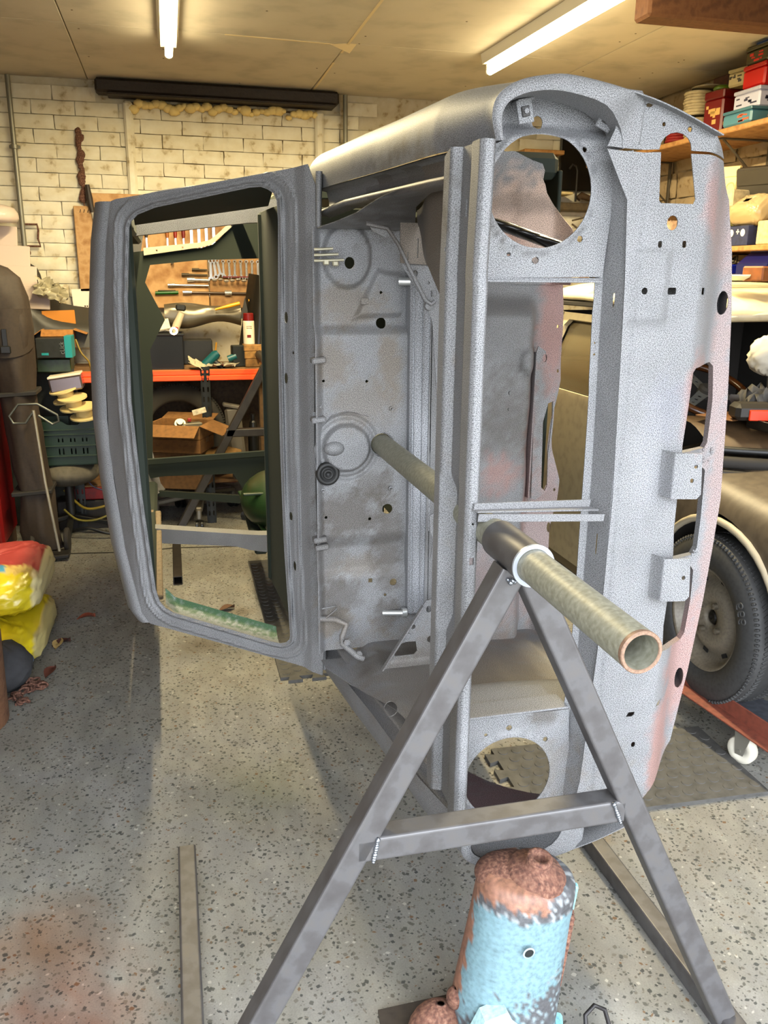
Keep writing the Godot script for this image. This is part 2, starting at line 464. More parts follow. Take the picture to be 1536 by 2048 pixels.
	for k in 7: kinds.append(brick_mesh(Vector3(0.221, 0.0705, 0.022), k, 0.004))
	var rec := Rect2(-0.16, 1.2, 1.06, 1.1)       # the bricked-up opening, set back and with ragged joints
	for r in 22:
		var y := 0.82 + r * 0.0735
		var x := -1.45 + (0.113 if r % 2 else 0.0)
		while x < 2.75:
			var cx := x + 0.1125
			var in_rec := rec.has_point(Vector2(cx, y + 0.035))
			var hidden := (cx > 1.25 and cx < 2.2) or (y < 1.2 and cx > -0.2) or (cx > -0.32 and cx < 1.0 and y > 2.28)
			if not hidden and y + 0.07 < CEIL + 0.02:
				var o := put(kinds[rng.randi() % 7], "brick", wm, wall, Vector3(cx, y + 0.035, BACK + (0.004 if in_rec else 0.006)))
				o.rotation = Vector3(rng.randf_range(-0.03, 0.03), rng.randf_range(-0.02, 0.02), rng.randf_range(-0.006, 0.006)) * (2.2 if in_rec else 1.0)
			x += 0.225
	# reveal of the bricked-up window
	put(boxed(Vector3(1.06, 1.1, 0.004), Vector3(0.37, 1.75, BACK - 0.001)), "recess_mortar", mat("old_mortar", Color(0.42, 0.37, 0.29), 0.95, 0.0, T.whitewash, 2.5, T.grain, 0.4), wall, Vector3.ZERO, "darker old mortar in the bricked-up window")
	var rv := MB.new()
	for sx in [-0.16, 0.9]:
		rv.bar(Vector3(sx, 1.2, BACK + 0.02), Vector3(sx, 2.3, BACK + 0.02), 0.05, 0.05, Vector3.BACK, 0.015)
	put(rv, "reveal", wm, wall)
	var foam := MB.new(); fn.frequency = 0.4
	for i in 34:
		var s := rng.randf_range(0.025, 0.055)
		foam.blob(Vector3(-0.13 + i * 0.0305, 2.285 + rng.randf_range(-0.012, 0.01) - (0.02 if i % 7 == 0 else 0.0), BACK + 0.03), Vector3(s * 1.3, s, s), 6, fn, 0.3)
	fn.frequency = 1.0
	put(foam, "expanding_foam", plainm(Color(0.86, 0.76, 0.5), 0.7), wall, Vector3.ZERO, "yellowish beads of expanding foam under the timber")
	var lin := MB.new()
	lin.box(Vector3(1.32, 0.07, 0.12), Vector3(0.34, 2.357, BACK + 0.07), Basis(), 0.012)
	lin.box(Vector3(1.24, 0.012, 0.13), Vector3(0.36, 2.318, BACK + 0.07), Basis(), 0.004)
	struct(lin, "trim_1", mat("black_timber", Color(0.13, 0.09, 0.065), 0.6, 0.0, T.wood, 6.0, T.grain, 0.5), "dark timber lintel under the ceiling")
	# right wall: rough stone under old limewash
	var rwm := mat("rubble", Color(0.62, 0.55, 0.44), 0.95, 0.0, T.whitewash, 2.2, T.grain, 0.6)
	var rw := boxed(Vector3(0.2, CEIL + 0.3, FRONT - BACK + 0.4), Vector3(RIGHT + 0.12, CEIL / 2, (FRONT + BACK) / 2))
	var rwall := struct(rw, "wall_right", rwm, "rough stone side wall behind the shelves")
	var stones := []
	for k in 7: stones.append(brick_mesh(Vector3(0.05, 0.13, 0.27), k + 20, 0.018))
	for r in 15:
		var z := BACK + 0.1 + rng.randf() * 0.2
		while z < -2.6:
			var o := put(stones[rng.randi() % 7], "stone", rwm, rwall, Vector3(RIGHT + 0.015, 0.35 + r * 0.141, z))
			o.rotation = Vector3(rng.randf_range(-0.05, 0.05), rng.randf_range(-0.06, 0.06), rng.randf_range(-0.05, 0.05))
			z += 0.285
	struct(boxed(Vector3(0.2, CEIL + 0.3, FRONT - BACK + 0.4), Vector3(LEFT - 0.1, CEIL / 2, (FRONT + BACK) / 2)), "wall_left", mat("bare_brick_wall", Color(0.42, 0.36, 0.3), 0.95, 0.0, T.grain, 1.0), "dull brown left wall")
	# front wall with the wide garage doorway that lets the daylight in, behind the camera
	var fw := MB.new()
	fw.box(Vector3(0.9, CEIL + 0.3, 0.2), Vector3(LEFT + 0.35, CEIL / 2, FRONT + 0.1))
	fw.box(Vector3(0.63, CEIL + 0.3, 0.2), Vector3(RIGHT - 0.2, CEIL / 2, FRONT + 0.1))
	fw.box(Vector3(RIGHT - LEFT + 0.4, 0.6, 0.2), Vector3((LEFT + RIGHT) / 2, 2.4, FRONT + 0.1))
	struct(fw, "wall_front", wm, "front wall with open garage doorway")
	# crack between the two floor slabs
	var ck := MB.new()
	var pts := []
	for i in 12: pts.append(Vector3(-1.0 + i * 0.19, 0.0005, -4.38 + 0.02 * sin(i * 2.1) + i * 0.008))
	for i in 11: ck.bar(pts[i], pts[i + 1], 0.012, 0.003, Vector3.UP, 0.001)
	var fl := get_node("floor")
	put(ck, "floor_crack", plainm(Color(0.12, 0.1, 0.08), 0.95), fl, Vector3.ZERO, "dark joint across the concrete floor")

func brick_mesh(s: Vector3, k: int, rough := 0.006) -> ArrayMesh:
	var m := MB.new()
	var f := FastNoiseLite.new(); f.seed = 40 + k; f.frequency = 9.0
	var flat: int = 0 if s.x < s.y else 2      # the axis of the brick's depth
	var N := 5 if flat == 2 else 5
	var rows := []
	for i in N + 1:
		var line := PackedVector3Array()
		for j in 4:
			var u := float(i) / N * 2.0 - 1.0; var w := j / 3.0 * 2.0 - 1.0
			var edge: bool = i == 0 or i == N or j == 0 or j == 3
			var d := s[flat] / 2.0 * (0.35 if edge else 1.0) + rough * f.get_noise_2d(u * 0.3 + k, w * 0.2)
			var rag := 1.0 + 0.05 * f.get_noise_2d(u * 0.5, w * 0.7 + k * 3.0)
			line.append(Vector3(u * s.x / 2 * rag, w * s.y / 2 * rag, d) if flat == 2 else Vector3(-d, w * s.y / 2 * rag, u * s.z / 2 * rag))
		rows.append(line)
	m.grid(rows)
	return m.mesh()

func lamp(at: Vector3, slant: float, label: String):
	var L := thing("fluorescent_light", label, "light", Vector3(at.x, CEIL, at.z), "ceiling battens")
	L.rotation_degrees.y = slant * 0.8
	var body := plainm(Color(0.86, 0.84, 0.78), 0.5)
	var sp := MB.new()
	sp.prism(pv([-0.045, 0, -0.034, -0.042, 0.034, -0.042, 0.045, 0]), 1.8, Transform3D(Basis(), Vector3(0, -0.001, -0.9)))
	put(sp, "spine", body, L)
	for e in [-0.892, 0.892]:
		var hd := MB.new()
		hd.box(Vector3(0.034, 0.052, 0.02), Vector3(0, -0.06, e), Basis(), 0.005)
		put(hd, "lamp_holder", body, L)
	var tb := MB.new()
	tb.tube([Vector3(0, -0.073, -0.885), Vector3(0, -0.073, 0.885)], 0.017, 16)
	var g := StandardMaterial3D.new(); g.resource_name = "fluorescent_glow"
	g.albedo_color = Color(1, 0.98, 0.9); g.emission_enabled = true; g.emission = Color(1.0, 0.93, 0.76); g.emission_energy_multiplier = 20.0
	put(tb, "tube", g, L)
	var al := AreaLight3D.new(); al.name = "tube_light"
	al.area_size = Vector2(0.035, 1.76); al.light_color = Color(1.0, 0.92, 0.72); al.light_energy = 9.5
	al.set("area_range", 14.0); al.set("area_attenuation", 2.0)
	al.shadow_enabled = true
	al.position = Vector3(0, -0.096, 0); al.rotation_degrees.x = -90.0
	L.add_child(al)

# ---------- rotisserie: two A-frame stands of square tube, each with a scaffold pole through its collar
func sq_tube(a: Vector3, b: Vector3, w: float, up := Vector3.UP) -> MB:      # hollow square tube with rounded corners and open ends
	var m := MB.new()
	var d := (b - a).normalized(); var x := up.cross(d).normalized(); var y := d.cross(x)
	var t := Transform3D(Basis(x, y, d), a)
	var o := rrect(0, 0, w / 2, w / 2, 0.005); var i := rrect(0, 0, w / 2 - 0.003, w / 2 - 0.003, 0.003)
	var L := (b - a).length()
	for ring in [[o, 1.0], [i, -1.0]]:
		var p: PackedVector2Array = ring[0]
		for k in p.size():
			var q := p[k]; var r := p[(k + 1) % p.size()]
			m.quad(t * Vector3(q.x, q.y, 0), t * Vector3(r.x, r.y, 0), t * Vector3(r.x, r.y, L), t * Vector3(q.x, q.y, L), t.basis * Vector3(q.x + r.x, q.y + r.y, 0) * float(ring[1]))
	for z in [0.0, L]:
		for k in o.size():
			var k2 := (k + 1) % o.size()
			m.quad(t * Vector3(o[k].x, o[k].y, z), t * Vector3(o[k2].x, o[k2].y, z), t * Vector3(i[k2].x, i[k2].y, z), t * Vector3(i[k].x, i[k].y, z), t.basis * Vector3(0, 0, -1.0 if z == 0.0 else 1.0))
	return m
func pipe(a: Vector3, b: Vector3, r: float, wall: float, seg := 40) -> MB:
	var m := MB.new()
	var y := (b - a).normalized(); var x := y.cross(Vector3.UP).normalized()
	if absf(y.y) > 0.9: x = Vector3.RIGHT
	var L := (b - a).length(); var e := wall * 0.3
	m.lathe([Vector2(r - wall, 0), Vector2(r - e, 0), Vector2(r, e), Vector2(r, L - e), Vector2(r - e, L), Vector2(r - wall, L), Vector2(r - wall, 0)], seg, Transform3D(Basis(x, y, x.cross(y)), a))
	return m
func weld(pts: Array, r := 0.004) -> MB:
	var m := MB.new(); fn.frequency = 0.5
	for i in pts.size(): m.blob(pts[i], Vector3(1, 1, 1) * r * 2.0 * rng.randf_range(0.7, 1.3), 5, fn, 0.4)
	fn.frequency = 1.0
	return m
func stands():
	var steel := mat("mill_steel", Color(0.31, 0.305, 0.305), 0.45, 0.3, T.mill, 2.6, T.fine, 0.004)
	var galv := mat("galvanised", Color(0.54, 0.54, 0.51), 0.5, 0.2, T.galv, 4.0, T.fine, 0.006)
	var wm := mat("weld_metal", Color(0.55, 0.57, 0.6), 0.3, 0.9)
	var near_steel := steel
	for k in 2:
		steel = near_steel if k == 0 else mat("black_steel", Color(0.17, 0.155, 0.14), 0.5, 0.2, T.mill, 2.6)
		var z: float = [-1.1, -4.47][k]
		var label: String = ["bare steel A-frame rotisserie stand in front of the car shell", "bare steel A-frame rotisserie stand at the car shell's far end"][k]
		var s := thing("rotisserie_stand", label, "stand", Vector3(0.475, 0, z), "rotisserie stands")
		var o := Vector3(-0.475, 0, -z)
		var w := 0.042
		var fz: Array = [[-1.83, -0.35], [-4.5, -3.79]][k]
		var feet := [-0.034, 0.965]
		for i in 2: put(sq_tube(Vector3(feet[i], 0.0215, fz[0] if i == 0 or k == 1 else -1.72), Vector3(feet[i], 0.0215, fz[1]), w), "foot", steel, s, o)
		var ax := 0.481; var ay := 0.985 if k == 0 else 0.937
		put(sq_tube(Vector3(-0.03, 0.04, z), Vector3(ax - 0.012, ay - 0.006, z), w, Vector3.BACK), "leg", steel, s, o)
		put(sq_tube(Vector3(0.955, 0.04, z), Vector3(ax + 0.017, ay - 0.012, z), w, Vector3.BACK), "leg", steel, s, o)
		var cy := 0.541 if k == 0 else 0.585
		put(sq_tube(Vector3(0.235 + (cy - 0.541) * 0.5, cy, z), Vector3(0.69 - (cy - 0.541) * 0.5, cy, z), w), "crossbar", steel, s, o)
		var py := 1.003 if k == 0 else 0.955
		var px := 0.482
		put(pipe(Vector3(px, py, z - 0.075), Vector3(px, py, z + 0.055), 0.0302, 0.0042), "collar", steel, s, o)
		if k == 0:
			var ring := MB.new()
			ring.lathe([Vector2(0.0258, 0), Vector2(0.032, 0), Vector2(0.032, 0.004), Vector2(0.0258, 0.004)], 40, Transform3D(Basis(Vector3.RIGHT, Vector3.BACK, Vector3.DOWN), Vector3(px, py, z + 0.053)))
			put(ring, "collar_end", mat("ground_steel", Color(0.6, 0.62, 0.65), 0.4, 0.5), s, o, "bright ground end of collar")
			var wp := []
			for i in 16: wp.append(Vector3(0.458 + i * 0.0034, py - 0.031 - 0.004 * absf(sin(i * 1.7)), z + 0.022 + 0.004 * sin(i)))
			for i in 10: wp.append(Vector3(0.2665 + 0.0008 * i - 0.008, 0.522 + i * 0.0042, z + 0.0225))
			for i in 10: wp.append(Vector3(0.668 + 0.0017 * (9 - i), 0.522 + i * 0.0042, z + 0.0225))
			put(weld(wp, 0.0035), "weld_bead", wm, s, o, "shiny weld spatter")
		var p := pipe(Vector3(px, py, [-1.96, -4.9][k]), Vector3(px, py, [-0.752, -4.28][k]), 0.0252, 0.0038)
		var pole := solo(p, "scaffold_pole", galv if k == 0 else steel, ["long galvanised scaffold pole through the front stand collar into the bulkhead", "short dark steel pole through the far stand collar"][k], "pole", "rotisserie poles")
		if k == 0:
			var rim := MB.new()
			rim.lathe([Vector2(0.0208, 0), Vector2(0.0216, 0.0012), Vector2(0.0246, 0.0012), Vector2(0.0256, 0), Vector2(0.0256, -0.004), Vector2(0.0252, -0.006)], 40, Transform3D(Basis(Vector3.RIGHT, Vector3.BACK, Vector3.DOWN), Vector3(px, py, -0.7525)))
			put(rim, "cut_edge", mat("cut_edge", Color(0.48, 0.38, 0.31), 0.5, 0.3, T.grain, 20.0), pole, Vector3.ZERO, "brownish cut end of the pole")

# ---------- the car shell, turned a quarter about its length: its roof to the left, its underside to the right
const MID := 0.995
var car: Node3D
var patches := []
func cput(m: MB, called: String, mt: Material, label := "", parent: Node = null) -> MeshInstance3D:
	if mt.resource_name == "blasted_steel":
		for i in m.c.size():
			if m.c[i] == Color.WHITE: m.c[i] = blast_paint(m.v[i])
	if parent: return put(m, called, mt, parent, Vector3.ZERO, label)
	return put(m, called, mt, car, -car.position, label)
func blast_paint(p: Vector3) -> Color:        # bare metal with remains of red primer, brown soiling and painted light and shade
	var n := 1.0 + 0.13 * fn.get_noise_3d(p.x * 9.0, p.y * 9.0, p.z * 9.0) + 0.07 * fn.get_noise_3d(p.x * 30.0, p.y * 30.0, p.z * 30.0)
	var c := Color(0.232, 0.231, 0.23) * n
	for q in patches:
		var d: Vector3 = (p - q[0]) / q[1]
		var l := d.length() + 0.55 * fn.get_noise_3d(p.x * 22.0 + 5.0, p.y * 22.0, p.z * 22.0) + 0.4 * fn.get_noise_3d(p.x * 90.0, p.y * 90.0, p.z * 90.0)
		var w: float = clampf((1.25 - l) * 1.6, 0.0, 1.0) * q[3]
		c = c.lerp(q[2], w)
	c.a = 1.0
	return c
func sm(a: float, b: float, x: float) -> float:
	var t := clampf((x - a) / (b - a), 0.0, 1.0)
	return t * t * (3.0 - 2.0 * t)
func gut(z: float) -> float:                  # x of the wing's bonnet edge along the car
	var t := [-2.2, 0.352, -1.89, 0.392, -1.74, 0.416, -1.47, 0.449, -1.29, 0.487, -1.0, 0.49]
	for i in range(0, 10, 2):
		if z <= t[i + 2]: return lerpf(t[i + 1], t[i + 3], clampf((z - t[i]) / (t[i + 2] - t[i]), 0, 1))
	return 0.49
func wing_row(z: float, s: float) -> PackedVector3Array:
	var A := [0.0, 1.595, -0.003, 1.63, 0.008, 1.662, 0.04, 1.688, 0.1, 1.702, 0.19, 1.709, 0.34, 1.71, 0.49, 1.70, 0.60, 1.67]
	var B := [0.0, 1.597, -0.003, 1.632, 0.006, 1.665, 0.032, 1.691, 0.08, 1.705, 0.15, 1.711, 0.27, 1.708, 0.40, 1.695, 0.50, 1.655]
	var C := [0.0, 1.594, -0.008, 1.628, 0.0, 1.656, 0.028, 1.676, 0.07, 1.687, 0.12, 1.69, 0.21, 1.676, 0.29, 1.656, 0.385, 1.62]
	var line := PackedVector3Array()
	var g := gut(z)
	for i in range(0, 18, 2):
		var t := clampf((z + 2.15) / 0.65, 0, 1); var u := sm(-1.5, -1.275, z)
		var x := lerpf(lerpf(A[i], B[i], t), C[i], u); var y := lerpf(lerpf(A[i + 1], B[i + 1], t), C[i + 1], u)
		line.append(Vector3(g + x, MID + s * (y - MID), z))
	return line
func smooth_rows(rows: Array, times := 1) -> Array:      # Catmull-Rom along each row
	var out := []
	for r in rows:
		var line := PackedVector3Array()
		var N: int = r.size()
		for i in N - 1:
			for k in 3:
				var t := k / 3.0
				line.append(r[i].cubic_interpolate(r[i + 1], r[maxi(i - 1, 0)], r[mini(i + 2, N - 1)], t))
		line.append(r[N - 1])
		out.append(line)
	return out
func dense(rows: Array, div: int) -> Array:
	var out := []
	for i in rows.size() - 1:
		for k in div:
			var line := PackedVector3Array()
			for j in rows[i].size(): line.append(rows[i][j].lerp(rows[i + 1][j], float(k) / div))
			out.append(line)
	out.append(rows[-1])
	return out
func painted_grid(m: MB, rows: Array, thick := 0.002):   # grid with the soiling laid in and a back face
	var from := m.v.size()
	m.grid(rows)
	for i in range(from, m.v.size()): m.c[i] = blast_paint(m.v[i])
	var to := m.v.size()
	for i in range(from, to, 3):
		m.col = m.c[i]
		m.tri(m.v[i] - m.n[i] * thick, m.v[i + 1] - m.n[i + 1] * thick, m.v[i + 2] - m.n[i + 2] * thick, -m.n[i], -m.n[i + 1], -m.n[i + 2])
	m.col = Color.WHITE

func car_shell():
	car = thing("car_body_shell", "sandblasted grey two-door car body shell turned on its side on the rotisserie", "car", Vector3(0.475, 0.25, -2.6))
	var red := Color(0.36, 0.2, 0.17); var pale := Color(0.32, 0.235, 0.215); var dirt_shade := Color(0.095, 0.08, 0.064); var tan_ := Color(0.19, 0.155, 0.115)
	patches = [
		[Vector3(0.93, 1.48, -1.33), Vector3(0.04, 0.08, 0.1), pale, 0.7], [Vector3(0.9, 1.19, -1.3), Vector3(0.035, 0.08, 0.1), red, 0.75], [Vector3(0.97, 1.25, -1.35), Vector3(0.025, 0.2, 0.1), pale, 0.8],
		[Vector3(1.0, 0.95, -1.35), Vector3(0.02, 0.35, 0.1), pale, 0.9], [Vector3(0.95, 0.66, -1.35), Vector3(0.045, 0.14, 0.1), red, 0.75], [Vector3(0.9, 0.48, -1.32), Vector3(0.035, 0.14, 0.1), red, 0.85], [Vector3(0.88, 1.52, -1.3), Vector3(0.02, 0.06, 0.1), red, 0.6],
		[Vector3(0.83, 1.18, -1.3), Vector3(0.035, 0.06, 0.03), Color(0.21, 0.21, 0.23), 0.7], [Vector3(0.85, 1.05, -1.3), Vector3(0.03, 0.05, 0.03), Color(0.23, 0.23, 0.24), 0.6], [Vector3(0.80, 1.1, -1.3), Vector3(0.03, 0.12, 0.03), Color(0.28, 0.28, 0.29), 0.5],
		# toe board and wheel-arch panel behind the grille opening
		[Vector3(0.92, 1.3, -1.97), Vector3(0.04, 0.2, 0.1), red, 0.9], [Vector3(0.86, 0.95, -1.97), Vector3(0.02, 0.3, 0.05), red, 0.9], [Vector3(0.93, 0.75, -1.97), Vector3(0.07, 0.25, 0.1), pale, 0.9], [Vector3(0.8, 1.05, -1.97), Vector3(0.1, 0.15, 0.1), dirt_shade, 0.6], [Vector3(0.78, 0.92, -1.97), Vector3(0.05, 0.06, 0.1), red, 0.7],
		[Vector3(0.85, 1.53, -1.97), Vector3(0.16, 0.1, 0.1), Color(0.71, 0.50, 0.38), 0.9], [Vector3(0.78, 1.47, -1.97), Vector3(0.07, 0.04, 0.1), Color(0.48, 0.28, 0.21), 0.7], [Vector3(0.82, 1.565, -1.97), Vector3(0.1, 0.025, 0.1), dirt_shade, 0.5], [Vector3(0.77, 0.6, -1.97), Vector3(0.12, 0.15, 0.1), pale, 0.7],  # pale tan patch brightens the wheel-arch panel as if lit
		# bulkhead: rusty spots, and brown soiling that also paints in the shade of the bay
		[Vector3(0.35, 0.72, -1.97), Vector3(0.05, 0.1, 0.1), dirt_shade, 0.5], [Vector3(0.46, 0.9, -1.97), Vector3(0.05, 0.04, 0.1), dirt_shade, 0.5], [Vector3(0.5, 1.2, -1.97), Vector3(0.03, 0.09, 0.1), tan_, 0.8], [Vector3(0.4, 1.33, -1.97), Vector3(0.08, 0.05, 0.1), tan_, 0.7], [Vector3(0.36, 0.55, -1.97), Vector3(0.05, 0.04, 0.1), tan_, 0.8], [Vector3(0.43, 0.69, -1.97), Vector3(0.07, 0.03, 0.1), tan_, 0.6],
		[Vector3(0.4, 0.83, -1.97), Vector3(0.08, 0.07, 0.1), dirt_shade, 0.75], [Vector3(0.5, 0.75, -1.97), Vector3(0.04, 0.16, 0.1), dirt_shade, 0.7], [Vector3(0.36, 1.2, -1.97), Vector3(0.05, 0.06, 0.1), tan_, 0.7], [Vector3(0.37, 0.62, -1.97), Vector3(0.06, 0.05, 0.1), dirt_shade, 0.6], [Vector3(0.5, 0.56, -1.97), Vector3(0.04, 0.05, 0.1), dirt_shade, 0.6], [Vector3(0.44, 1.1, -1.97), Vector3(0.09, 0.06, 0.1), tan_, 0.5],
		# inner wings
		[Vector3(0.5, 1.52, -1.65), Vector3(0.16, 0.1, 0.3), dirt_shade, 0.8], [Vector3(0.5, 1.44, -1.55), Vector3(0.1, 0.2, 0.12), tan_, 0.75], [Vector3(0.65, 0.46, -1.7), Vector3(0.3, 0.1, 0.4), tan_, 0.55], [Vector3(0.5, 0.47, -1.85), Vector3(0.1, 0.06, 0.05), dirt_shade, 0.7],
		[Vector3(0.48, 1.28, -1.37), Vector3(0.03, 0.05, 0.08), Color(0.19, 0.14, 0.10), 0.6], [Vector3(0.48, 1.1, -1.37), Vector3(0.03, 0.3, 0.05), tan_, 0.6], [Vector3(0.66, 0.58, -1.335), Vector3(0.03, 0.02, 0.05), dirt_shade, 0.7],
		[Vector3(0.62, 0.29, -1.5), Vector3(0.2, 0.02, 0.2), Color(0.26, 0.12, 0.12), 0.6],
	]
	var M1 := mat("blasted_steel", Color(0.98, 0.985, 1.0), 0.62, 0.12, T.blast, 2.6, T.fine, 0.01)
	var MG := mat("green_interior", Color(0.065, 0.105, 0.06), 0.8, 0.0)
	var P: Callable = blast_paint
	# front valance with its slots, bumper openings and holes
	var val := func(x: float, y: float) -> Vector3:
		var z := -1.30 - 0.06 * sm(0.87, 0.96, x) - 0.012 * sm(0.43, 0.34, y)
		var e := maxf(absf(x - 0.775) - 0.03, absf(y - 1.385) - 0.055)     # pressed step beside the lower edge
		z += 0.006 * sm(0.012, -0.008, e) + 0.004 * sm(0.752, 0.76, x) - 0.003 * sm(0.872, 0.882, x)
		return Vector3(x, y, z)
	var o_val := pv([0.682, 1.594, 0.713, 1.592, 0.748, 1.591, 0.7745, 1.592, 0.779, 1.519, 0.783, 1.516, 0.842, 1.516, 0.845, 1.523, 0.829, 1.592, 0.861, 1.592, 0.906, 1.586, 0.951, 1.530, 0.969, 1.448, 0.983, 1.345, 0.997, 1.182, 1.008, 0.989, 1.003, 0.888, 0.996, 0.784, 0.980, 0.632, 0.958, 0.475, 0.908, 0.411, 0.873, 0.397, 0.854, 0.368, 0.779, 0.343, 0.724, 0.338, 0.715, 0.382, 0.726, 0.454, 0.740, 0.729, 0.744, 1.019, 0.736, 1.281, 0.732, 1.395, 0.724, 1.519])
	var holes := [pv([0.878, 1.241, 0.886, 1.248, 0.947, 1.253, 0.958, 1.245, 0.965, 1.183, 0.964, 1.103, 0.959, 1.093, 0.871, 1.100, 0.870, 1.113]), pv([0.871, 1.068, 0.954, 1.060, 0.966, 1.050, 0.969, 0.951, 0.968, 0.895, 0.961, 0.882, 0.878, 0.898, 0.871, 0.955]), pv([0.876, 0.867, 0.958, 0.860, 0.966, 0.849, 0.967, 0.786, 0.962, 0.717, 0.954, 0.704, 0.875, 0.713, 0.871, 0.767]),
		ell(0.807, 1.486, 0.0101, 0.0116), rrect(0.788, 1.452, 0.0037, 0.0055, 0.003), rrect(0.833, 1.453, 0.0037, 0.0055, 0.003), ell(0.764, 1.378, 0.0056, 0.0056), rrect(0.818, 1.378, 0.0085, 0.0057, 0.003), rrect(0.882, 1.378, 0.0052, 0.0058, 0.002),
		ell(0.962, 1.357, 0.0123, 0.0208), ell(0.961, 0.618, 0.0105, 0.0226), pv([0.81, 0.583, 0.815, 0.592, 0.828, 0.592, 0.828, 0.586, 0.823, 0.582]), pv([0.872, 0.597, 0.884, 0.607, 0.893, 0.607, 0.886, 0.596]), ell(0.832, 0.520, 0.0044, 0.0056), ell(0.80, 0.375, 0.003, 0.003), ell(0.85, 0.385, 0.003, 0.003)]
	var m := MB.new()
	sheet(m, o_val, holes, 0.008, val, 0.002, P)
	var valance := cput(m, "front_valance", M1)
	var ret := MB.new()                       # turned-in lips round the bumper openings
	for h in holes.slice(0, 3):
		for i in h.size():
			var a: Vector3 = val.call(h[i].x, h[i].y); var b: Vector3 = val.call(h[(i + 1) % h.size()].x, h[(i + 1) % h.size()].y)
			ret.quad(a, b, b - Vector3(0, 0, 0.014), a - Vector3(0, 0, 0.014), Vector3(0, 0, 0) + (b - a).cross(Vector3.BACK))
	cput(ret, "opening_lip", M1, "", valance)
	# wing-top piece of the front face, with the half-round top of the slot
	m = MB.new()
	var arc := [0.682, 1.598, 0.713, 1.596, 0.748, 1.595, 0.771, 1.596]
	for i in 9: arc.append_array([0.80 - 0.029 * cos(PI * i / 8.0), 1.5965 + 0.026 * sin(PI * i / 8.0)])
	sheet(m, pv(arc + [0.861, 1.596, 0.906, 1.590, 0.884, 1.612, 0.861, 1.631, 0.827, 1.646, 0.785, 1.658, 0.749, 1.667, 0.715, 1.672, 0.70, 1.65, 0.692, 1.62]), [ell(0.775, 1.633, 0.003, 0.0033), ell(0.822, 1.628, 0.0042, 0.0042), ell(0.749, 1.66, 0.006, 0.003)], 0.011, val, 0.002, P)
	cput(m, "wing_nose", M1)
	# inner reinforcement skin behind the valance, so that its small holes look into a dark box section
	m = MB.new()
	sheet(m, pv([0.752, 0.45, 0.752, 1.46, 0.93, 1.46, 0.935, 1.28, 0.866, 1.255, 0.864, 0.7, 0.87, 0.69, 0.90, 0.69, 0.90, 0.5, 0.86, 0.45]), [], 0.05, func(x, y): return Vector3(x, y, -1.355), 0.002, P)
	put(m, "inner_skin", M1, car, -car.position)
	for yy in [1.357, 0.618]:                 # closed boxes added behind the two larger holes to keep them dark
		m = MB.new()
		var x0 := 0.943; var x1 := 0.975; var ya: float = yy - 0.027; var yb: float = yy + 0.027; var za := -1.364; var zb := -1.43
		m.quad(Vector3(x0, ya, za), Vector3(x0, yb, za), Vector3(x0 + 0.03, yb, zb), Vector3(x0 + 0.03, ya, zb), Vector3.RIGHT)
		m.quad(Vector3(x1, ya, za), Vector3(x1, yb, za), Vector3(x1 + 0.03, yb, zb), Vector3(x1 + 0.03, ya, zb), Vector3.LEFT)
		m.quad(Vector3(x0, ya, za), Vector3(x1, ya, za), Vector3(x1 + 0.03, ya, zb), Vector3(x0 + 0.03, ya, zb), Vector3.UP)
		m.quad(Vector3(x0, yb, za), Vector3(x1, yb, za), Vector3(x1 + 0.03, yb, zb), Vector3(x0 + 0.03, yb, zb), Vector3.DOWN)
		m.quad(Vector3(x0 + 0.03, ya, zb), Vector3(x1 + 0.03, ya, zb), Vector3(x1 + 0.03, yb, zb), Vector3(x0 + 0.03, yb, zb), Vector3.BACK)
		cput(m, "hole_shade_cup", M1)
	# bumper brackets stepped off the valance
	for y0 in [1.068, 0.874]:
		m = MB.new()
		var br := func(x: float, y: float) -> Vector3: return Vector3(x, y - 0.1 * (x - 0.85), -1.2965 + 0.03 * clampf((x - 0.830) / 0.011, 0.0, 1.0))
		sheet(m, pv([0.803, y0 - 0.041, 0.803, y0 + 0.036, 0.829, y0 + 0.037, 0.838, y0 + 0.037, 0.892, y0 + 0.04, 0.898, y0 - 0.034, 0.89, y0 - 0.043, 0.843, y0 - 0.045]), [ell(0.882, y0 + 0.016, 0.004, 0.004), ell(0.877, y0 - 0.01, 0.0038, 0.0042)] if y0 > 1.0 else [ell(0.882, y0 + 0.002, 0.004, 0.0042)], 0.0045, br, 0.0025, P)
		cput(m, "bumper_bracket", M1)
	# straps across the bumper opening carry weld blobs
	var wb := []
	for i in 14: wb.append(val.call(0.966 + rng.randf_range(-0.01, 0.01), [1.078, 0.878][i % 2] + rng.randf_range(-0.012, 0.012)))
	cput(weld(wb, 0.003), "weld_bead", M1)
	# lower crossmember: side face and wavy flange
	m = MB.new()
	var cm := func(s: float, y: float) -> Vector3:
		var x := 0.737 + 0.007 * sm(1.4, 1.0, y) - 0.017 * sm(0.7, 0.4, y) - 0.008 * sm(1.38, 1.6, y)
		var wob := 0.004 * sm(1.36, 1.34, y) - 0.004 * sm(1.23, 1.2, y) + 0.003 * sin(y * 14.0)
		if s < 0.05: return Vector3(x - s * 0.35, y, -1.302 - s * 0.94)
		return Vector3(x - 0.0175 - (s - 0.05) * (0.98 + wob * 18.0), y, -1.349 - (s - 0.05) * 0.1)
	sheet(m, pv([0, 0.40, 0.0, 1.594, 0.05, 1.594, 0.066, 1.59, 0.066, 0.42, 0.05, 0.40]), [rrect(0.024, 1.362, 0.0022, 0.012, 0.002), rrect(0.026, 0.93, 0.002, 0.02, 0.0018), ell(0.059, 1.29, 0.002, 0.002), ell(0.059, 1.27, 0.002, 0.002)], 0.006, cm, 0.002, P)
	cput(m, "crossmember", M1)
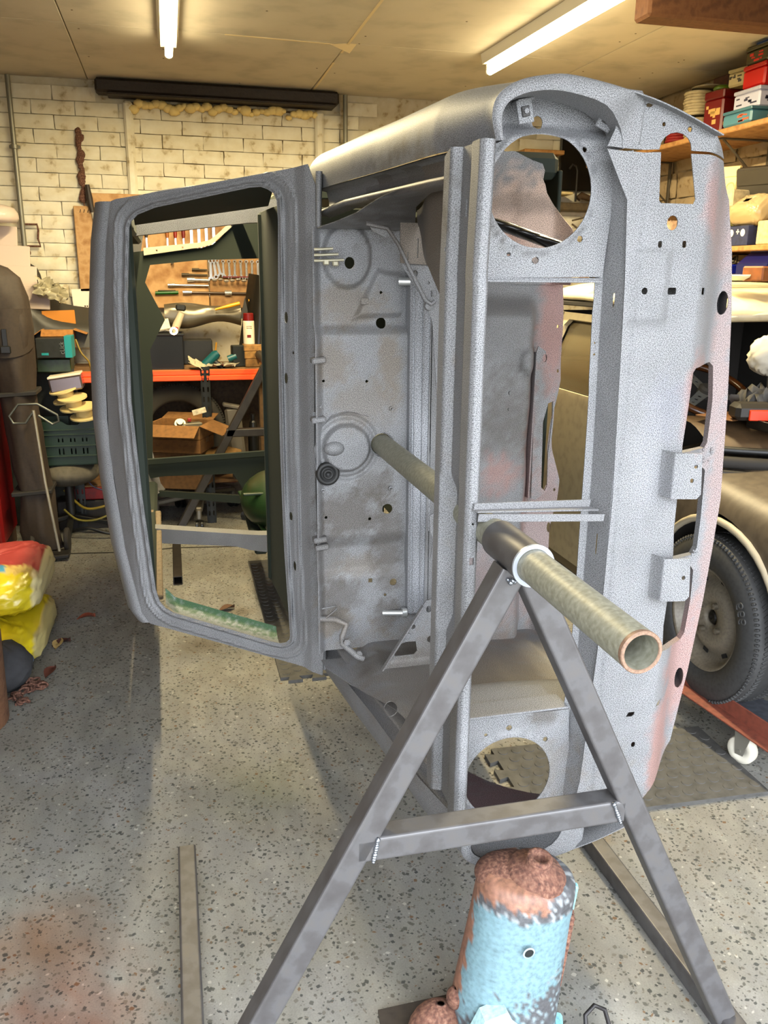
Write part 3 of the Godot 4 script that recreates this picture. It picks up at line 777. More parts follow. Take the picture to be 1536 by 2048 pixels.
	# headlamp panels, wing-nose arches and wings: the upper and the lower side alike
	for s in [1.0, -1.0]:
		var mir := func(p: PackedVector2Array) -> PackedVector2Array: return p if s > 0.0 else flip_y(p)
		m = MB.new()
		var hp := func(x: float, y: float) -> Vector3: return Vector3(x, y, -1.337 - 0.02 * sm(1.61, 1.63, MID + s * (y - MID)) + 0.004 * sm(0.1, 0.092, Vector2(x - 0.588, MID + s * (y - MID) - 1.532).length()))
		var hh := [ell(0.588, 1.531, 0.0885, 0.087, 48), ell(0.587, 1.425, 0.0062, 0.0058), ell(0.540, 1.434, 0.0036, 0.0034), ell(0.661, 1.596, 0.0046, 0.0046), ell(0.664, 1.460, 0.0052, 0.0055), ell(0.586, 1.6355, 0.009, 0.010)]
		var hm := []
		for h in hh: hm.append(mir.call(h))
		sheet(m, mir.call(pv([0.478, 1.60, 0.49, 1.396, 0.71, 1.400, 0.719, 1.52, 0.712, 1.60, 0.733, 1.632, 0.70, 1.66, 0.655, 1.67, 0.587, 1.676, 0.545, 1.67, 0.515, 1.655, 0.495, 1.63])), hm, 0.01, hp, 0.002, P)
		var ledge := MB.new()                 # lip along the panel's inner edge
		ledge.box(Vector3(0.215, 0.006, 0.05), Vector3(0.6, MID + s * 0.4, -1.362), Basis(), 0.002)
		ledge.box(Vector3(0.21, 0.004, 0.012), Vector3(0.6, MID + s * 0.397, -1.335), Basis(), 0.001)
		var hpo := cput(m, "headlamp_panel", M1)
		var rt := MB.new()                    # return from the slam panel's lip to the lamp panel
		rt.quad(Vector3(0.46, MID + s * 0.40, -1.232), Vector3(0.46, MID + s * 0.585, -1.232), Vector3(0.48, MID + s * 0.6, -1.338), Vector3(0.48, MID + s * 0.40, -1.338), Vector3.RIGHT)
		rt.quad(Vector3(0.459, MID + s * 0.40, -1.232), Vector3(0.459, MID + s * 0.585, -1.232), Vector3(0.479, MID + s * 0.6, -1.338), Vector3(0.479, MID + s * 0.40, -1.338), Vector3.LEFT)
		cput(rt, "panel_return", M1, "", hpo)
		if s < 0: ledge.box(Vector3(0.19, 0.003, 0.1), Vector3(0.6, MID - 0.402, -1.39), Basis(), 0.001)
		cput(ledge, "panel_ledge", M1, "", hpo)
		for cx in [[0.551, 1.645, 12.0], [0.69, 1.641, -24.0]]:      # spring clips for the lamp ring
			var c := MB.new()
			var b := rot(0, 0, s * cx[2])
			c.box(Vector3(0.026, 0.034, 0.004), Vector3(cx[0], MID + s * (cx[1] - MID), -1.326), b, 0.002)
			c.box(Vector3(0.028, 0.004, 0.03), Vector3(cx[0], MID + s * (cx[1] - MID) + s * 0.017, -1.338), b, 0.001)
			c.col = Color(0.05, 0.045, 0.04)
			c.box(Vector3(0.013, 0.015, 0.004), Vector3(cx[0], MID + s * (cx[1] - MID), -1.323), b, 0.001)
			c.col = Color.WHITE
			c.lathe([Vector2(0.004, 0), Vector2(0.004, 0.003), Vector2(0, 0.003)], 8, Transform3D(Basis(Vector3.RIGHT, Vector3.BACK, Vector3.DOWN), Vector3(cx[0], MID + s * (cx[1] - MID), -1.321)))
			cput(c, "lamp_clip", M1, "", hpo)
		# wing
		m = MB.new()
		var rows := []
		var back_ring := wing_row(-1.277, s)
		var front := PackedVector3Array()
		for p in wing_row(-1.275, s): front.append(p + (Vector3(0.58, MID + s * 0.6, -1.269) - p).normalized() * 0.004 + Vector3(0, 0, 0.002))
		var wmap := func(z: float, t: float) -> Vector3:
			var r := wing_row(z, s); var q := clampf(t / 0.06, 0.0, 7.999); var i := int(q)
			return r[i].cubic_interpolate(r[i + 1], r[maxi(i - 1, 0)], r[mini(i + 2, 8)], q - i)
		var wo := PackedVector2Array([Vector2(-2.2, 0), Vector2(-1.277, 0), Vector2(-1.277, 0.48)])
		for i in 23:                              # the wheel arch cut into the wing's lower edge
			var a := PI * (0.02 + 0.96 * i / 22.0)
			var z := -1.80 + 0.345 * cos(a); var x := 0.92 - 0.345 * sin(a)
			var lo := 0.0; var hi := 0.48
			for k in 16:
				var mid := (lo + hi) / 2.0
				if (wmap.call(z, mid) as Vector3).x < x: lo = mid
				else: hi = mid
			wo.append(Vector2(z, lo))
		wo.append(Vector2(-2.2, 0.48))
		sheet(m, wo, [], 0.014, wmap, 0.002, P)
		var wing := cput(m, "wing", M1)
		var gm := MB.new()                    # drain channel along the bonnet edge
		var gr := []
		for z in [-2.13, -1.95, -1.8, -1.65, -1.5, -1.4, -1.34]:
			var g := gut(z)
			var k := sm(-2.15, -1.9, z)
			var line := PackedVector3Array()
			for q in [[0.0, 1.595], [0.012, 1.594], [0.024, 1.591], [0.03, 1.58], [0.03, 1.568], [0.018, 1.562], [0.005, 1.558], [0.003, 1.553], [0.008, 1.549], [0.02, 1.548], [0.032, 1.545]]: line.append(Vector3(g + q[0], MID + s * (q[1] - 0.012 * (1.0 - k) * float(q[1] < 1.59) - MID), z))
			gr.append(line)
		painted_grid(gm, dense(gr, 2))
		cput(gm, "drain_channel", M1, "", wing)
		var rim := MB.new()                   # rounded nose rim round the lamp and the wall going in to the lamp panel
		var inner := [0.497, 1.594, 0.493, 1.626, 0.502, 1.646, 0.525, 1.659, 0.560, 1.666, 0.601, 1.665, 0.660, 1.651]
		var r0 := PackedVector3Array(); var r1 := PackedVector3Array(); var r2 := PackedVector3Array(); var r3 := PackedVector3Array()
		for i in 7:
			var o: Vector3 = front[i]
			var p := Vector3(inner[i * 2], MID + s * (inner[i * 2 + 1] - MID), -1.272)
			r0.append(o); r1.append(o.lerp(p, 0.5) + Vector3(0, 0, 0.002)); r2.append(p); r3.append(p + Vector3(0, 0, -0.07))
		r0.append(Vector3(0.735, MID + s * 0.673, -1.293)); r1.append(Vector3(0.725, MID + s * 0.66, -1.293)); r2.append(Vector3(0.700, MID + s * 0.628, -1.296)); r3.append(Vector3(0.700, MID + s * 0.628, -1.345))
		r0.append(Vector3(0.735, MID + s * 0.61, -1.297)); r1.append(Vector3(0.73, MID + s * 0.605, -1.297)); r2.append(Vector3(0.708, MID + s * 0.600, -1.299)); r3.append(Vector3(0.708, MID + s * 0.600, -1.345))
		var rb := back_ring.slice(0, 7); rb.append(Vector3(0.738, MID + s * 0.677, -1.297)); rb.append(Vector3(0.738, MID + s * 0.608, -1.3))
		painted_grid(rim, dense(smooth_rows([rb, r0, r1, r2]), 2)); painted_grid(rim, dense(smooth_rows([r2, r3]), 4))
		cput(rim, "nose_rim", M1, "", wing)
		# inner wing, from the drain channel down beside the engine bay
		m = MB.new()
		var iw := func(z: float, x: float) -> Vector3:
			var y := 1.555 - 0.055 * sm(-1.6, -1.97, z)
			if s < 0.0: y = lerpf(1.553, 1.508, sm(0.37, 0.45, x + 0.05 * (z + 1.7))) + 0.012 * sm(0.6, 0.85, x) - 0.11 * sm(-1.66, -1.45, z) * sm(0.47, 0.54, x)
			return Vector3(x, MID + s * (y - MID), z)
		var far_x := 0.5 if s > 0.0 else 0.93
		var ih := [ell(-1.4, 0.375, 0.06, 0.018)] if s > 0.0 else [ell(-1.62, 0.425, 0.03, 0.014)]
		if s > 0.0: ih = []
		sheet(m, pv([-1.97, 0.33, -1.97, far_x + (0.06 if s > 0.0 else 0.0), -1.75, far_x, -1.36, far_x, -1.36, gut(-1.36) + 0.01, -1.6, gut(-1.6) + 0.0, -1.8, gut(-1.8) - 0.02, -1.92, 0.335]), ih, 0.015, iw, 0.002, P)
		cput(m, "inner_wing", M1)
		# closing panel behind the wheel
		m = MB.new()
		var cp := func(x: float, y: float) -> Vector3: return Vector3(x, y, -1.975 + 0.12 * sm(0.9, 0.99, x) + 0.006 * sm(1.62, 1.61, y) * sm(0.8, 0.82, x))
		sheet(m, mir.call(pv([0.60, 1.38, 0.60, 1.66, 0.80, 1.68, 0.845, 1.662, 0.872, 1.655, 0.879, 1.640, 0.876, 1.62, 0.885, 1.59, 0.91, 1.555, 0.935, 1.51, 0.945, 1.47, 0.94, 1.42, 0.938, 1.38])), [], 0.012, cp, 0.002, P)
		cput(m, "wheel_arch_panel", M1)
	# slam panel: pressed channel under the bonnet's front edge
	var prof := [Vector2(0.488, -1.306), Vector2(0.486, -1.288), Vector2(0.472, -1.287), Vector2(0.468, -1.294), Vector2(0.471, -1.335), Vector2(0.479, -1.350), Vector2(0.481, -1.402), Vector2(0.463, -1.409), Vector2(0.462, -1.440), Vector2(0.474, -1.452), Vector2(0.500, -1.456)]
	var cum := [0.0]
	for i in prof.size() - 1: cum.append(cum[-1] + prof[i].distance_to(prof[i + 1]))
	var slam := func(s: float, y: float) -> Vector3:
		var i := 0
		while i < prof.size() - 2 and s > cum[i + 1]: i += 1
		var p: Vector2 = prof[i].lerp(prof[i + 1], clampf((s - cum[i]) / (cum[i + 1] - cum[i]), 0, 1))
		var dx := 0.0
		if i >= 4 and i <= 6: dx = 0.012 * sm(0.15, 0.11, absf(y - 0.93))
		return Vector3(p.x + dx - 0.0275, y, p.y + 0.073 + 0.012 * sm(1.35, 1.6, y) - 0.004 * sm(1.38, 1.4, y))
	m = MB.new()
	var E: float = cum[-1]
	sheet(m, pv([0, 0.455, 0, 1.585, E * 0.7, 1.59, E, 1.56, E, 0.47, E * 0.8, 0.455]), [ell(0.118, 0.905, 0.011, 0.03), rrect(0.108, 0.962, 0.006, 0.011, 0.003), rrect(0.122, 1.004, 0.007, 0.005, 0.002), ell(0.1, 0.985, 0.003, 0.004), rrect(0.118, 0.848, 0.004, 0.012, 0.003), ell(0.026, 1.018, 0.0025, 0.0025), rrect(0.026, 0.955, 0.004, 0.006, 0.001), rrect(0.12, 1.5, 0.003, 0.014, 0.002), ell(0.175, 1.44, 0.004, 0.004)], 0.0055, slam, 0.002, P)
	cput(m, "slam_panel", M1)
	# upper closing gusset of the slam panel
	m = MB.new()
	sheet(m, pv([-1.80, 1.53, -1.45, 1.56, -1.45, 1.27, -1.465, 1.279, -1.517, 1.356, -1.607, 1.414, -1.707, 1.453, -1.795, 1.506]), [], 0.014, func(z, y): return Vector3(0.488 + 0.03 * sm(-1.6, -1.8, z), y, z), -0.002, P)
	cput(m, "slam_gusset", M1)
	# grille stay across the opening
	m = MB.new()
	m.bar(Vector3(0.449, 1.0475, -1.207), Vector3(0.70, 1.016, -1.30), 0.013, 0.003, Vector3.BACK, 0.001)
	m.bar(Vector3(0.449, 1.0425, -1.205), Vector3(0.705, 1.008, -1.29), 0.003, 0.02, Vector3.BACK, 0.001)
	m.bar(Vector3(0.453, 1.0325, -1.197), Vector3(0.714, 0.996, -1.272), 0.013, 0.003, Vector3.BACK, 0.001)
	cput(m, "grille_stay", M1)
	# bulkhead with pressings, holes and the round cover plate
	m = MB.new()
	var bh := func(x: float, y: float) -> Vector3:
		var z := -1.972
		z += 0.02 * sm(1.29, 1.26, y) - 0.012 * sm(0.78, 0.74, y) + 0.01 * sm(0.69, 0.66, y)
		var d1 := Vector2((x - 0.40) * 1.25, y - 1.44).length() - 0.065       # two pressed dishes near the top
		z += 0.014 * sm(0.012, -0.004, d1)
		var q := Vector2(x, y)
		var tri := maxf(maxf((q - Vector2(0.44, 1.335)).dot(Vector2(-0.9, 0.45)), (q - Vector2(0.46, 1.31)).dot(Vector2(0.05, -1.0))), (q - Vector2(0.5, 1.4)).dot(Vector2(0.15, 0.99)))
		z += 0.012 * sm(0.012, -0.004, tri) * float(x < 0.53)
		z += 0.02 * sm(0.34, 0.318, x)
		return Vector3(x, y, z)
	var bholes := [ell(0.404, 1.425, 0.0117, 0.0132), ell(0.482, 1.290, 0.0122, 0.0127), ell(0.333, 1.36, 0.0035, 0.0035), ell(0.479, 1.36, 0.0035, 0.0035), ell(0.498, 0.839, 0.013, 0.013), ell(0.34, 1.159, 0.0036, 0.0036), ell(0.444, 1.156, 0.0036, 0.0036), ell(0.453, 0.816, 0.004, 0.004), ell(0.343, 0.826, 0.0038, 0.0038), rrect(0.456, 0.652, 0.0053, 0.0054, 0.001), ell(0.516, 0.643, 0.0093, 0.0096), ell(0.495, 0.61, 0.004, 0.004), ell(0.482, 1.003, 0.027, 0.027)]
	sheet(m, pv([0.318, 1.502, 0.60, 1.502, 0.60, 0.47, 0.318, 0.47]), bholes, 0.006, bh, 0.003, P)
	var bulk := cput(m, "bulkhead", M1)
	m = MB.new()
	var pl := pv([0.318, 0.93, 0.316, 1.0, 0.33, 1.045, 0.36, 1.075, 0.40, 1.085, 0.45, 1.072, 0.485, 1.035, 0.498, 0.985, 0.49, 0.94, 0.465, 0.91, 0.42, 0.902, 0.35, 0.905, 0.326, 0.915])
	sheet(m, pl, [ell(0.482, 1.003, 0.03, 0.03)], 0.005, func(x, y): return Vector3(x, y, -1.944 + 0.018 * sm(0.062, 0.05, Vector2(x - 0.392, y - 1.0).length()) - 0.006 * sm(0.01, 0.0, absf(Vector2(x - 0.392, y - 1.0).length() - 0.075))), 0.006, P)
	cput(m, "cover_plate", M1, "round cover plate on the bulkhead", bulk)
	m = MB.new()
	m.blob(Vector3(0.36, 1.002, -1.93), Vector3(0.05, 0.036, 0.035), 12)
	cput(m, "pressed_bump", M1, "", bulk)
	var fz := Basis(Vector3.RIGHT, Vector3.BACK, Vector3.DOWN)
	m = MB.new()
	m.lathe([Vector2(0.0285, 0), Vector2(0.0285, 0.008), Vector2(0.024, 0.013), Vector2(0.019, 0.012), Vector2(0.016, 0.006), Vector2(0.012, 0.006), Vector2(0.012, 0.018), Vector2(0.007, 0.018), Vector2(0.005, 0.008), Vector2(0, 0.008)], 28, Transform3D(fz, Vector3(0.345, 0.94, -1.94)), false)
	cput(m, "grommet", mat("black_rubber", Color(0.06, 0.06, 0.06), 0.6), "black rubber grommet in the bulkhead plate", bulk)
	m = MB.new()                              # brackets, studs and clips along the bulkhead
	for b in [[0.327, 1.208], [0.326, 0.774], [0.33, 0.755], [0.325, 1.07]]:
		m = MB.new()
		m.box(Vector3(0.034, 0.014, 0.03), Vector3(b[0], b[1], -1.945), rot(0, 0, 6), 0.003)
		m.box(Vector3(0.03, 0.024, 0.003), Vector3(b[0] + 0.004, b[1] + 0.004, -1.958), Basis(), 0.001)
		cput(m, "bracket", M1, "", bulk)
	for b in [[0.33, 1.1], [0.335, 0.895], [0.505, 1.09], [0.505, 0.892]]:
		m = MB.new(); m.lathe([Vector2(0.006, 0), Vector2(0.006, 0.006), Vector2(0.003, 0.007), Vector2(0.003, 0.016), Vector2(0, 0.016)], 8, Transform3D(fz, Vector3(b[0], b[1], -1.952)))
		cput(m, "stud", M1, "", bulk)
	m = MB.new()
	m.box(Vector3(0.018, 0.014, 0.003), Vector3(0.44, 1.34, -1.957), Basis(), 0.001)
	cput(m, "clip", M1, "", bulk)
	m = MB.new()
	m.tube([Vector3(0.52, 1.385, -1.95), Vector3(0.565, 1.385, -1.93)], 0.009, 12)
	m.tube([Vector3(0.49, 0.56, -1.955), Vector3(0.545, 0.565, -1.93)], 0.007, 8)
	m.lathe([Vector2(0, 0), Vector2(0.013, 0), Vector2(0.013, 0.012), Vector2(0, 0.012)], 6, Transform3D(Basis(Vector3(0, 0, -1), Vector3.RIGHT, Vector3.DOWN), Vector3(0.535, 0.565, -1.935)))
	cput(m, "bolt", mat("zinc_bolt", Color(0.75, 0.76, 0.76), 0.35, 0.7), "bright bolt through the bulkhead member", bulk)
	m = MB.new()                              # dark heater pipes in the upper corner
	for k in 3: m.tube([Vector3(0.318, 1.452 - k * 0.012, -1.93), Vector3(0.36 + 0.012 * k, 1.455 - k * 0.012, -1.925)], 0.003, 8)
	m.box(Vector3(0.014, 0.012, 0.01), Vector3(0.345, 1.425, -1.93)); m.box(Vector3(0.014, 0.012, 0.01), Vector3(0.366, 1.423, -1.93))
	cput(m, "pipe_clip", mat("zinc_dull", Color(0.6, 0.58, 0.5), 0.45, 0.5), "", bulk)
	# box member across the bulkhead, toe board and its rail
	m = MB.new()
	m.box(Vector3(0.066, 0.85, 0.05), Vector3(0.578, 0.985, -1.95), rot(0, 0, 0.5), 0.006)
	for k in 3: m.box(Vector3(0.004, 0.84, 0.004), Vector3(0.556 + k * 0.02, 0.985, -1.924), rot(0, 0, 0.5), 0.0015)
	cput(m, "bulkhead_member", mat("ribbed_steel", Color(0.62, 0.63, 0.65), 0.5, 0.3, T.blast, 2.0, T.fine, 0.01), "ribbed box section across the bulkhead")
	m = MB.new()
	var toe := func(x: float, y: float) -> Vector3: return Vector3(x, y, -1.972 + 0.05 * sm(1.36, 1.3, y) * sm(0.88, 0.84, x) * sm(0.3, 0.4, y) + 0.015 * sm(0.012, -0.012, Vector2(x - 0.85, y - 1.2).length() - 0.03) + 0.004 * sin(y * 30.0) * sm(0.7, 0.72, x))
	sheet(m, pv([0.59, 0.42, 0.59, 1.45, 0.857, 1.45, 0.940, 1.45, 0.952, 1.222, 0.953, 1.147, 0.936, 1.058, 0.943, 0.967, 0.967, 0.886, 0.966, 0.831, 0.950, 0.749, 0.948, 0.679, 0.905, 0.554, 0.86, 0.47, 0.824, 0.42]), [ell(0.96 - 0.012, 0.756, 0.0055, 0.014), rrect(0.64, 1.0, 0.012, 0.07, 0.01), ell(0.62, 0.62, 0.004, 0.004), ell(0.935, 1.28, 0.003, 0.005), ell(0.945, 1.17, 0.003, 0.005), ell(0.955, 0.86, 0.003, 0.005), pv([0.906, 1.11, 0.93, 1.115, 0.935, 1.059, 0.93, 0.968, 0.933, 0.88, 0.925, 0.86, 0.905, 0.87, 0.898, 1.047])], 0.011, toe, 0.003, P)
	var toeb := cput(m, "toe_board", M1)
	m = MB.new()
	sheet(m, pv([0.871, 1.235, 0.891, 1.223, 0.904, 1.154, 0.923, 1.151, 0.924, 1.103, 0.923, 1.097, 0.9235, 1.06, 0.92, 0.968, 0.921, 0.874, 0.911, 0.862, 0.887, 0.845, 0.875, 0.85, 0.866, 1.149, 0.867, 1.223]), [pv([0.906, 1.094, 0.919, 1.099, 0.920, 1.059, 0.914, 0.968, 0.917, 0.88, 0.911, 0.868, 0.901, 0.878, 0.895, 1.047]), ell(0.889, 1.206, 0.006, 0.01)], 0.008, func(x, y): return Vector3(x, y, -1.935), 0.004, P)
	m.box(Vector3(0.004, 0.37, 0.035), Vector3(0.868, 1.035, -1.953))
	cput(m, "chassis_rail", M1, "slotted rail on the toe board", toeb)
	m = MB.new()
	for y in [1.125, 1.085]:
		m = MB.new(); m.lathe([Vector2(0.0105, 0), Vector2(0.0105, 0.002), Vector2(0.008, 0.002), Vector2(0.008, 0.008), Vector2(0.0045, 0.009), Vector2(0.0045, 0.014), Vector2(0, 0.014)], 6, Transform3D(fz, Vector3(0.796, y, -1.93)))
		cput(m, "bolt", M1, "", toeb)
	# gussets between bulkhead and inner wings
	m = MB.new()
	sheet(m, pv([0.64, 0.652, 0.575, 0.652, 0.558, 0.648, 0.54, 0.623, 0.458, 0.49, 0.433, 0.468, 0.44, 0.462, 0.47, 0.474, 0.64, 0.476]), [ell(0.565, 0.626, 0.0075, 0.0085), ell(0.526, 0.584, 0.0065, 0.0065), ell(0.570, 0.547, 0.0075, 0.0085), pv([0.483, 0.51, 0.478, 0.519, 0.494, 0.541, 0.51, 0.546, 0.534, 0.545, 0.538, 0.52, 0.53, 0.511])], 0.007, func(x, y): return Vector3(x, y, -1.8 + 0.004 * sm(0.5, 0.49, y)), 0.003, P)
	m.lathe([Vector2(0, 0), Vector2(0.009, 0), Vector2(0.008, 0.004), Vector2(0.003, 0.005), Vector2(0, 0.005)], 14, Transform3D(fz, Vector3(0.513, 0.561, -1.8)))
	m.bar(Vector3(0.445, 0.474, -1.793), Vector3(0.548, 0.638, -1.793), 0.004, 0.014, Vector3.BACK, 0.001)
	cput(m, "gusset", M1)
	m = MB.new()
	sheet(m, pv([0.484, 1.42, 0.60, 1.42, 0.60, 1.10, 0.575, 1.10, 0.556, 1.30, 0.543, 1.335, 0.52, 1.37]), [ell(0.515, 1.403, 0.006, 0.0065), ell(0.557, 1.362, 0.008, 0.008), ell(0.545, 1.384, 0.003, 0.003), ell(0.50, 1.413, 0.005, 0.005)], 0.008, func(x, y): return Vector3(x, y, -1.8), 0.003, P)
	cput(m, "gusset", M1)
	m = MB.new()
	sheet(m, pv([0.478, 1.505, 0.60, 1.505, 0.60, 1.418, 0.479, 1.424]), [rrect(0.517, 1.455, 0.0012, 0.02, 0.001), rrect(0.495, 1.437, 0.001, 0.009, 0.0008), rrect(0.54, 1.437, 0.001, 0.01, 0.0008)], 0.01, func(x, y): return Vector3(x, y, -1.79), 0.003, func(p): return Color(0.15, 0.12, 0.09))
	cput(m, "support_plate", M1)
	m = MB.new()                              # stay rod hooked between wing and gusset
	m.tube([Vector3(0.40, 1.50, -1.77), Vector3(0.445, 1.492, -1.77), Vector3(0.468, 1.462, -1.77), Vector3(0.512, 1.385, -1.78), Vector3(0.535, 1.348, -1.785), Vector3(0.548, 1.34, -1.785), Vector3(0.556, 1.346, -1.785)], 0.0042, 8)
	m.lathe([Vector2(0, 0), Vector2(0.011, 0), Vector2(0.009, 0.008), Vector2(0, 0.01)], 12, Transform3D(fz, Vector3(0.546, 1.336, -1.8)))
	m.prism(pv([0.40, 1.505, 0.43, 1.50, 0.455, 1.478, 0.44, 1.475, 0.415, 1.485]), 0.003, Transform3D(Basis(), Vector3(0, 0, -1.775)))
	cput(m, "bonnet_stay", M1)
	m = MB.new()                              # hinge bracket in the lower corner
	m.tube([Vector3(0.325, 0.565, -1.94), Vector3(0.36, 0.568, -1.92), Vector3(0.385, 0.556, -1.91), Vector3(0.372, 0.53, -1.9), Vector3(0.37, 0.515, -1.89), Vector3(0.405, 0.485, -1.87), Vector3(0.42, 0.478, -1.87)], 0.008, 8)
	m.tube([Vector3(0.325, 0.6, -1.92), Vector3(0.36, 0.605, -1.92), Vector3(0.362, 0.596, -1.92), Vector3(0.335, 0.575, -1.92)], 0.0025, 6)
	for b in [[0.378, 0.527], [0.408, 0.492]]: m.lathe([Vector2(0, 0), Vector2(0.009, 0), Vector2(0.009, 0.008), Vector2(0, 0.008)], 6, Transform3D(fz, Vector3(b[0], b[1], -1.875)))
	cput(m, "hinge", M1)
	m = MB.new()                              # lever bracket by the pole
	sheet(m, pv([0.560, 0.86, 0.575, 0.868, 0.62, 0.85, 0.62, 0.74, 0.585, 0.735, 0.565, 0.752, 0.568, 0.77, 0.572, 0.80, 0.563, 0.82]), [ell(0.571, 0.845, 0.004, 0.007), ell(0.574, 0.758, 0.004, 0.005)], 0.008, func(x, y): return Vector3(x, y, -1.8), 0.003, P)
	cput(m, "lever_bracket", M1)
	# inner wing shelf: the dark of its oval slots painted as glossy black ovals
	m = MB.new()
	for k in 4: m.blob(Vector3(0.71 + k * 0.03, 1.497 - k * 0.011, -1.76 + k * 0.012), Vector3(0.14, 0.022, 0.06), 10, null, 0.0, rot(0, 0, -16))
	cput(m, "dark_oval_slot", mat("black_gloss", Color(0.03, 0.03, 0.032), 0.22), "row of glossy black ovals standing for dark slots behind the headlamp opening")
	m = boxed(Vector3(0.16, 0.006, 0.05), Vector3(0.76, 1.449, -1.75), rot(0, 0, 1))
	cput(m, "shelf_plate", M1)
	# windscreen frame with its stepped glass channel
	var fin := pv([-0.090, 1.511, -0.084, 1.526, -0.066, 1.542, -0.021, 1.558, 0.204, 1.599, 0.228, 1.600, 0.243, 1.594, 0.256, 1.585, 0.263, 1.568, 0.265, 1.524, 0.258, 1.216, 0.257, 0.960, 0.261, 0.688, 0.271, 0.443, 0.269, 0.43, 0.260, 0.419, 0.245, 0.413, 0.219, 0.414, -0.041, 0.452, -0.062, 0.462, -0.077, 0.48, -0.086, 0.514, -0.105, 0.782, -0.117, 1.063, -0.107, 1.329])
	var near := func(p: Vector2) -> float:
		var best := 9.0
		for i in fin.size():
			var a := fin[i]; var b := fin[(i + 1) % fin.size()]
			best = minf(best, p.distance_squared_to(Geometry2D.get_closest_point_to_segment(p, a, b)))
		return sqrt(best)
	m = MB.new()
	var fr := func(x: float, y: float) -> Vector3:
		var d: float = near.call(Vector2(x, y))
		var z := -2.314 + 0.681 * x
		z += 0.010 * sm(0.006, 0.001, absf(d - 0.007)) + 0.008 * sm(0.016, 0.026, d) + 0.006 * sm(0.006, 0.0, absf(d - 0.036)) - 0.05 * sm(-0.13, -0.2, x) + 0.016 * sm(0.30, 0.325, x)
		return Vector3(x, y, z)
	sheet(m, pv([-0.131, 1.575, -0.118, 1.580, 0.090, 1.608, 0.288, 1.637, 0.328, 1.644, 0.343, 1.60, 0.343, 1.489, 0.337, 1.219, 0.334, 0.968, 0.339, 0.700, 0.352, 0.460, 0.349, 0.39, 0.347, 0.350, 0.295, 0.360, 0.100, 0.384, -0.108, 0.408, -0.128, 0.436, -0.165, 0.624, -0.190, 0.917, -0.177, 1.275, -0.151, 1.480]), [fin, ell(0.278, 1.296, 0.0036, 0.0144), ell(0.275, 1.146, 0.0036, 0.0150), ell(0.291, 1.211, 0.0023, 0.0049), ell(0.279, 0.785, 0.0037, 0.0124), ell(0.285, 0.648, 0.0038, 0.0142)], 0.0052, fr, 0.003, P)
	cput(m, "windscreen_frame", M1)
	m = MB.new()                              # scuttle top lip turning down into the engine bay
	var sc := []
	for i in 20:
		var y := lerpf(0.36, 1.63, i / 19.0)
		var x := 0.339 + 0.01 * pow(absf(y - MID) / 0.63, 2.0)
		sc.append(PackedVector3Array([Vector3(x, y, -2.073), Vector3(x + 0.006, y, -2.066), Vector3(x + 0.012, y, -2.07), Vector3(x + 0.012, y, -2.12)]))
	painted_grid(m, sc)
	cput(m, "scuttle_lip", M1)
	# roof skin rolling back from the header, door openings, pillars and rear: seen through the windscreen
	m = MB.new()
	var roof := []
	var hx := [-0.131, 1.575, -0.151, 1.48, -0.177, 1.275, -0.190, 0.995, -0.184, 0.82, -0.165, 0.624, -0.128, 0.436, -0.108, 0.408]
	for i in range(0, 16, 2):
		var p := Vector3(hx[i], hx[i + 1], -2.314 + 0.681 * hx[i] - 0.05 * sm(-0.13, -0.2, hx[i]))
		var line := PackedVector3Array()
		for q in [[0, 0], [-0.02, -0.006], [-0.035, -0.035], [-0.045, -0.09], [-0.05, -0.25], [-0.055, -0.7], [-0.05, -1.1], [-0.02, -1.45], [0.04, -1.62]]: line.append(p + Vector3(q[0], 0, q[1]))
		roof.append(line)
	painted_grid(m, dense(smooth_rows(roof), 2))
	cput(m, "roof", M1)
	m = MB.new()
	m.box(Vector3(0.006, 1.14, 1.45), Vector3(-0.165, MID, -3.2))
	m.bar(Vector3(-0.155, 1.2, -2.55), Vector3(-0.155, 1.2, -3.9), 0.03, 0.03, Vector3.UP, 0.006)
	m.bar(Vector3(-0.12, 0.45, -2.42), Vector3(-0.13, 0.45, -3.9), 0.06, 0.05, Vector3.UP, 0.01)
	m.bar(Vector3(-0.12, 1.54, -2.42), Vector3(-0.13, 1.54, -3.9), 0.06, 0.05, Vector3.UP, 0.01)
	m.bar(Vector3(-0.10, 0.45, -2.42), Vector3(-0.10, 1.54, -2.42), 0.03, 0.05, Vector3.FORWARD, 0.01)
	cput(m, "roof_lining", MG, "dark green inside of the roof")
	m = MB.new()                              # dark inner faces of the upper A-pillar and dash
	m.quad(Vector3(-0.08, 1.565, -2.40), Vector3(0.262, 1.61, -2.15), Vector3(0.29, 1.585, -2.55), Vector3(-0.09, 1.54, -2.85), Vector3.DOWN)
	m.quad(Vector3(-0.08, 1.571, -2.40), Vector3(0.262, 1.616, -2.15), Vector3(0.29, 1.591, -2.55), Vector3(-0.09, 1.546, -2.85), Vector3.UP)
	m.box(Vector3(0.004, 1.16, 0.5), Vector3(0.292, MID, -2.42), rot(0, 3, 0))
	m.box(Vector3(0.03, 1.16, 0.03), Vector3(0.285, MID, -2.66), Basis(), 0.01)
	m.box(Vector3(0.34, 1.2, 0.02), Vector3(0.5, MID, -2.68))
	cput(m, "dash_panel", MG, "dark green dash panel")
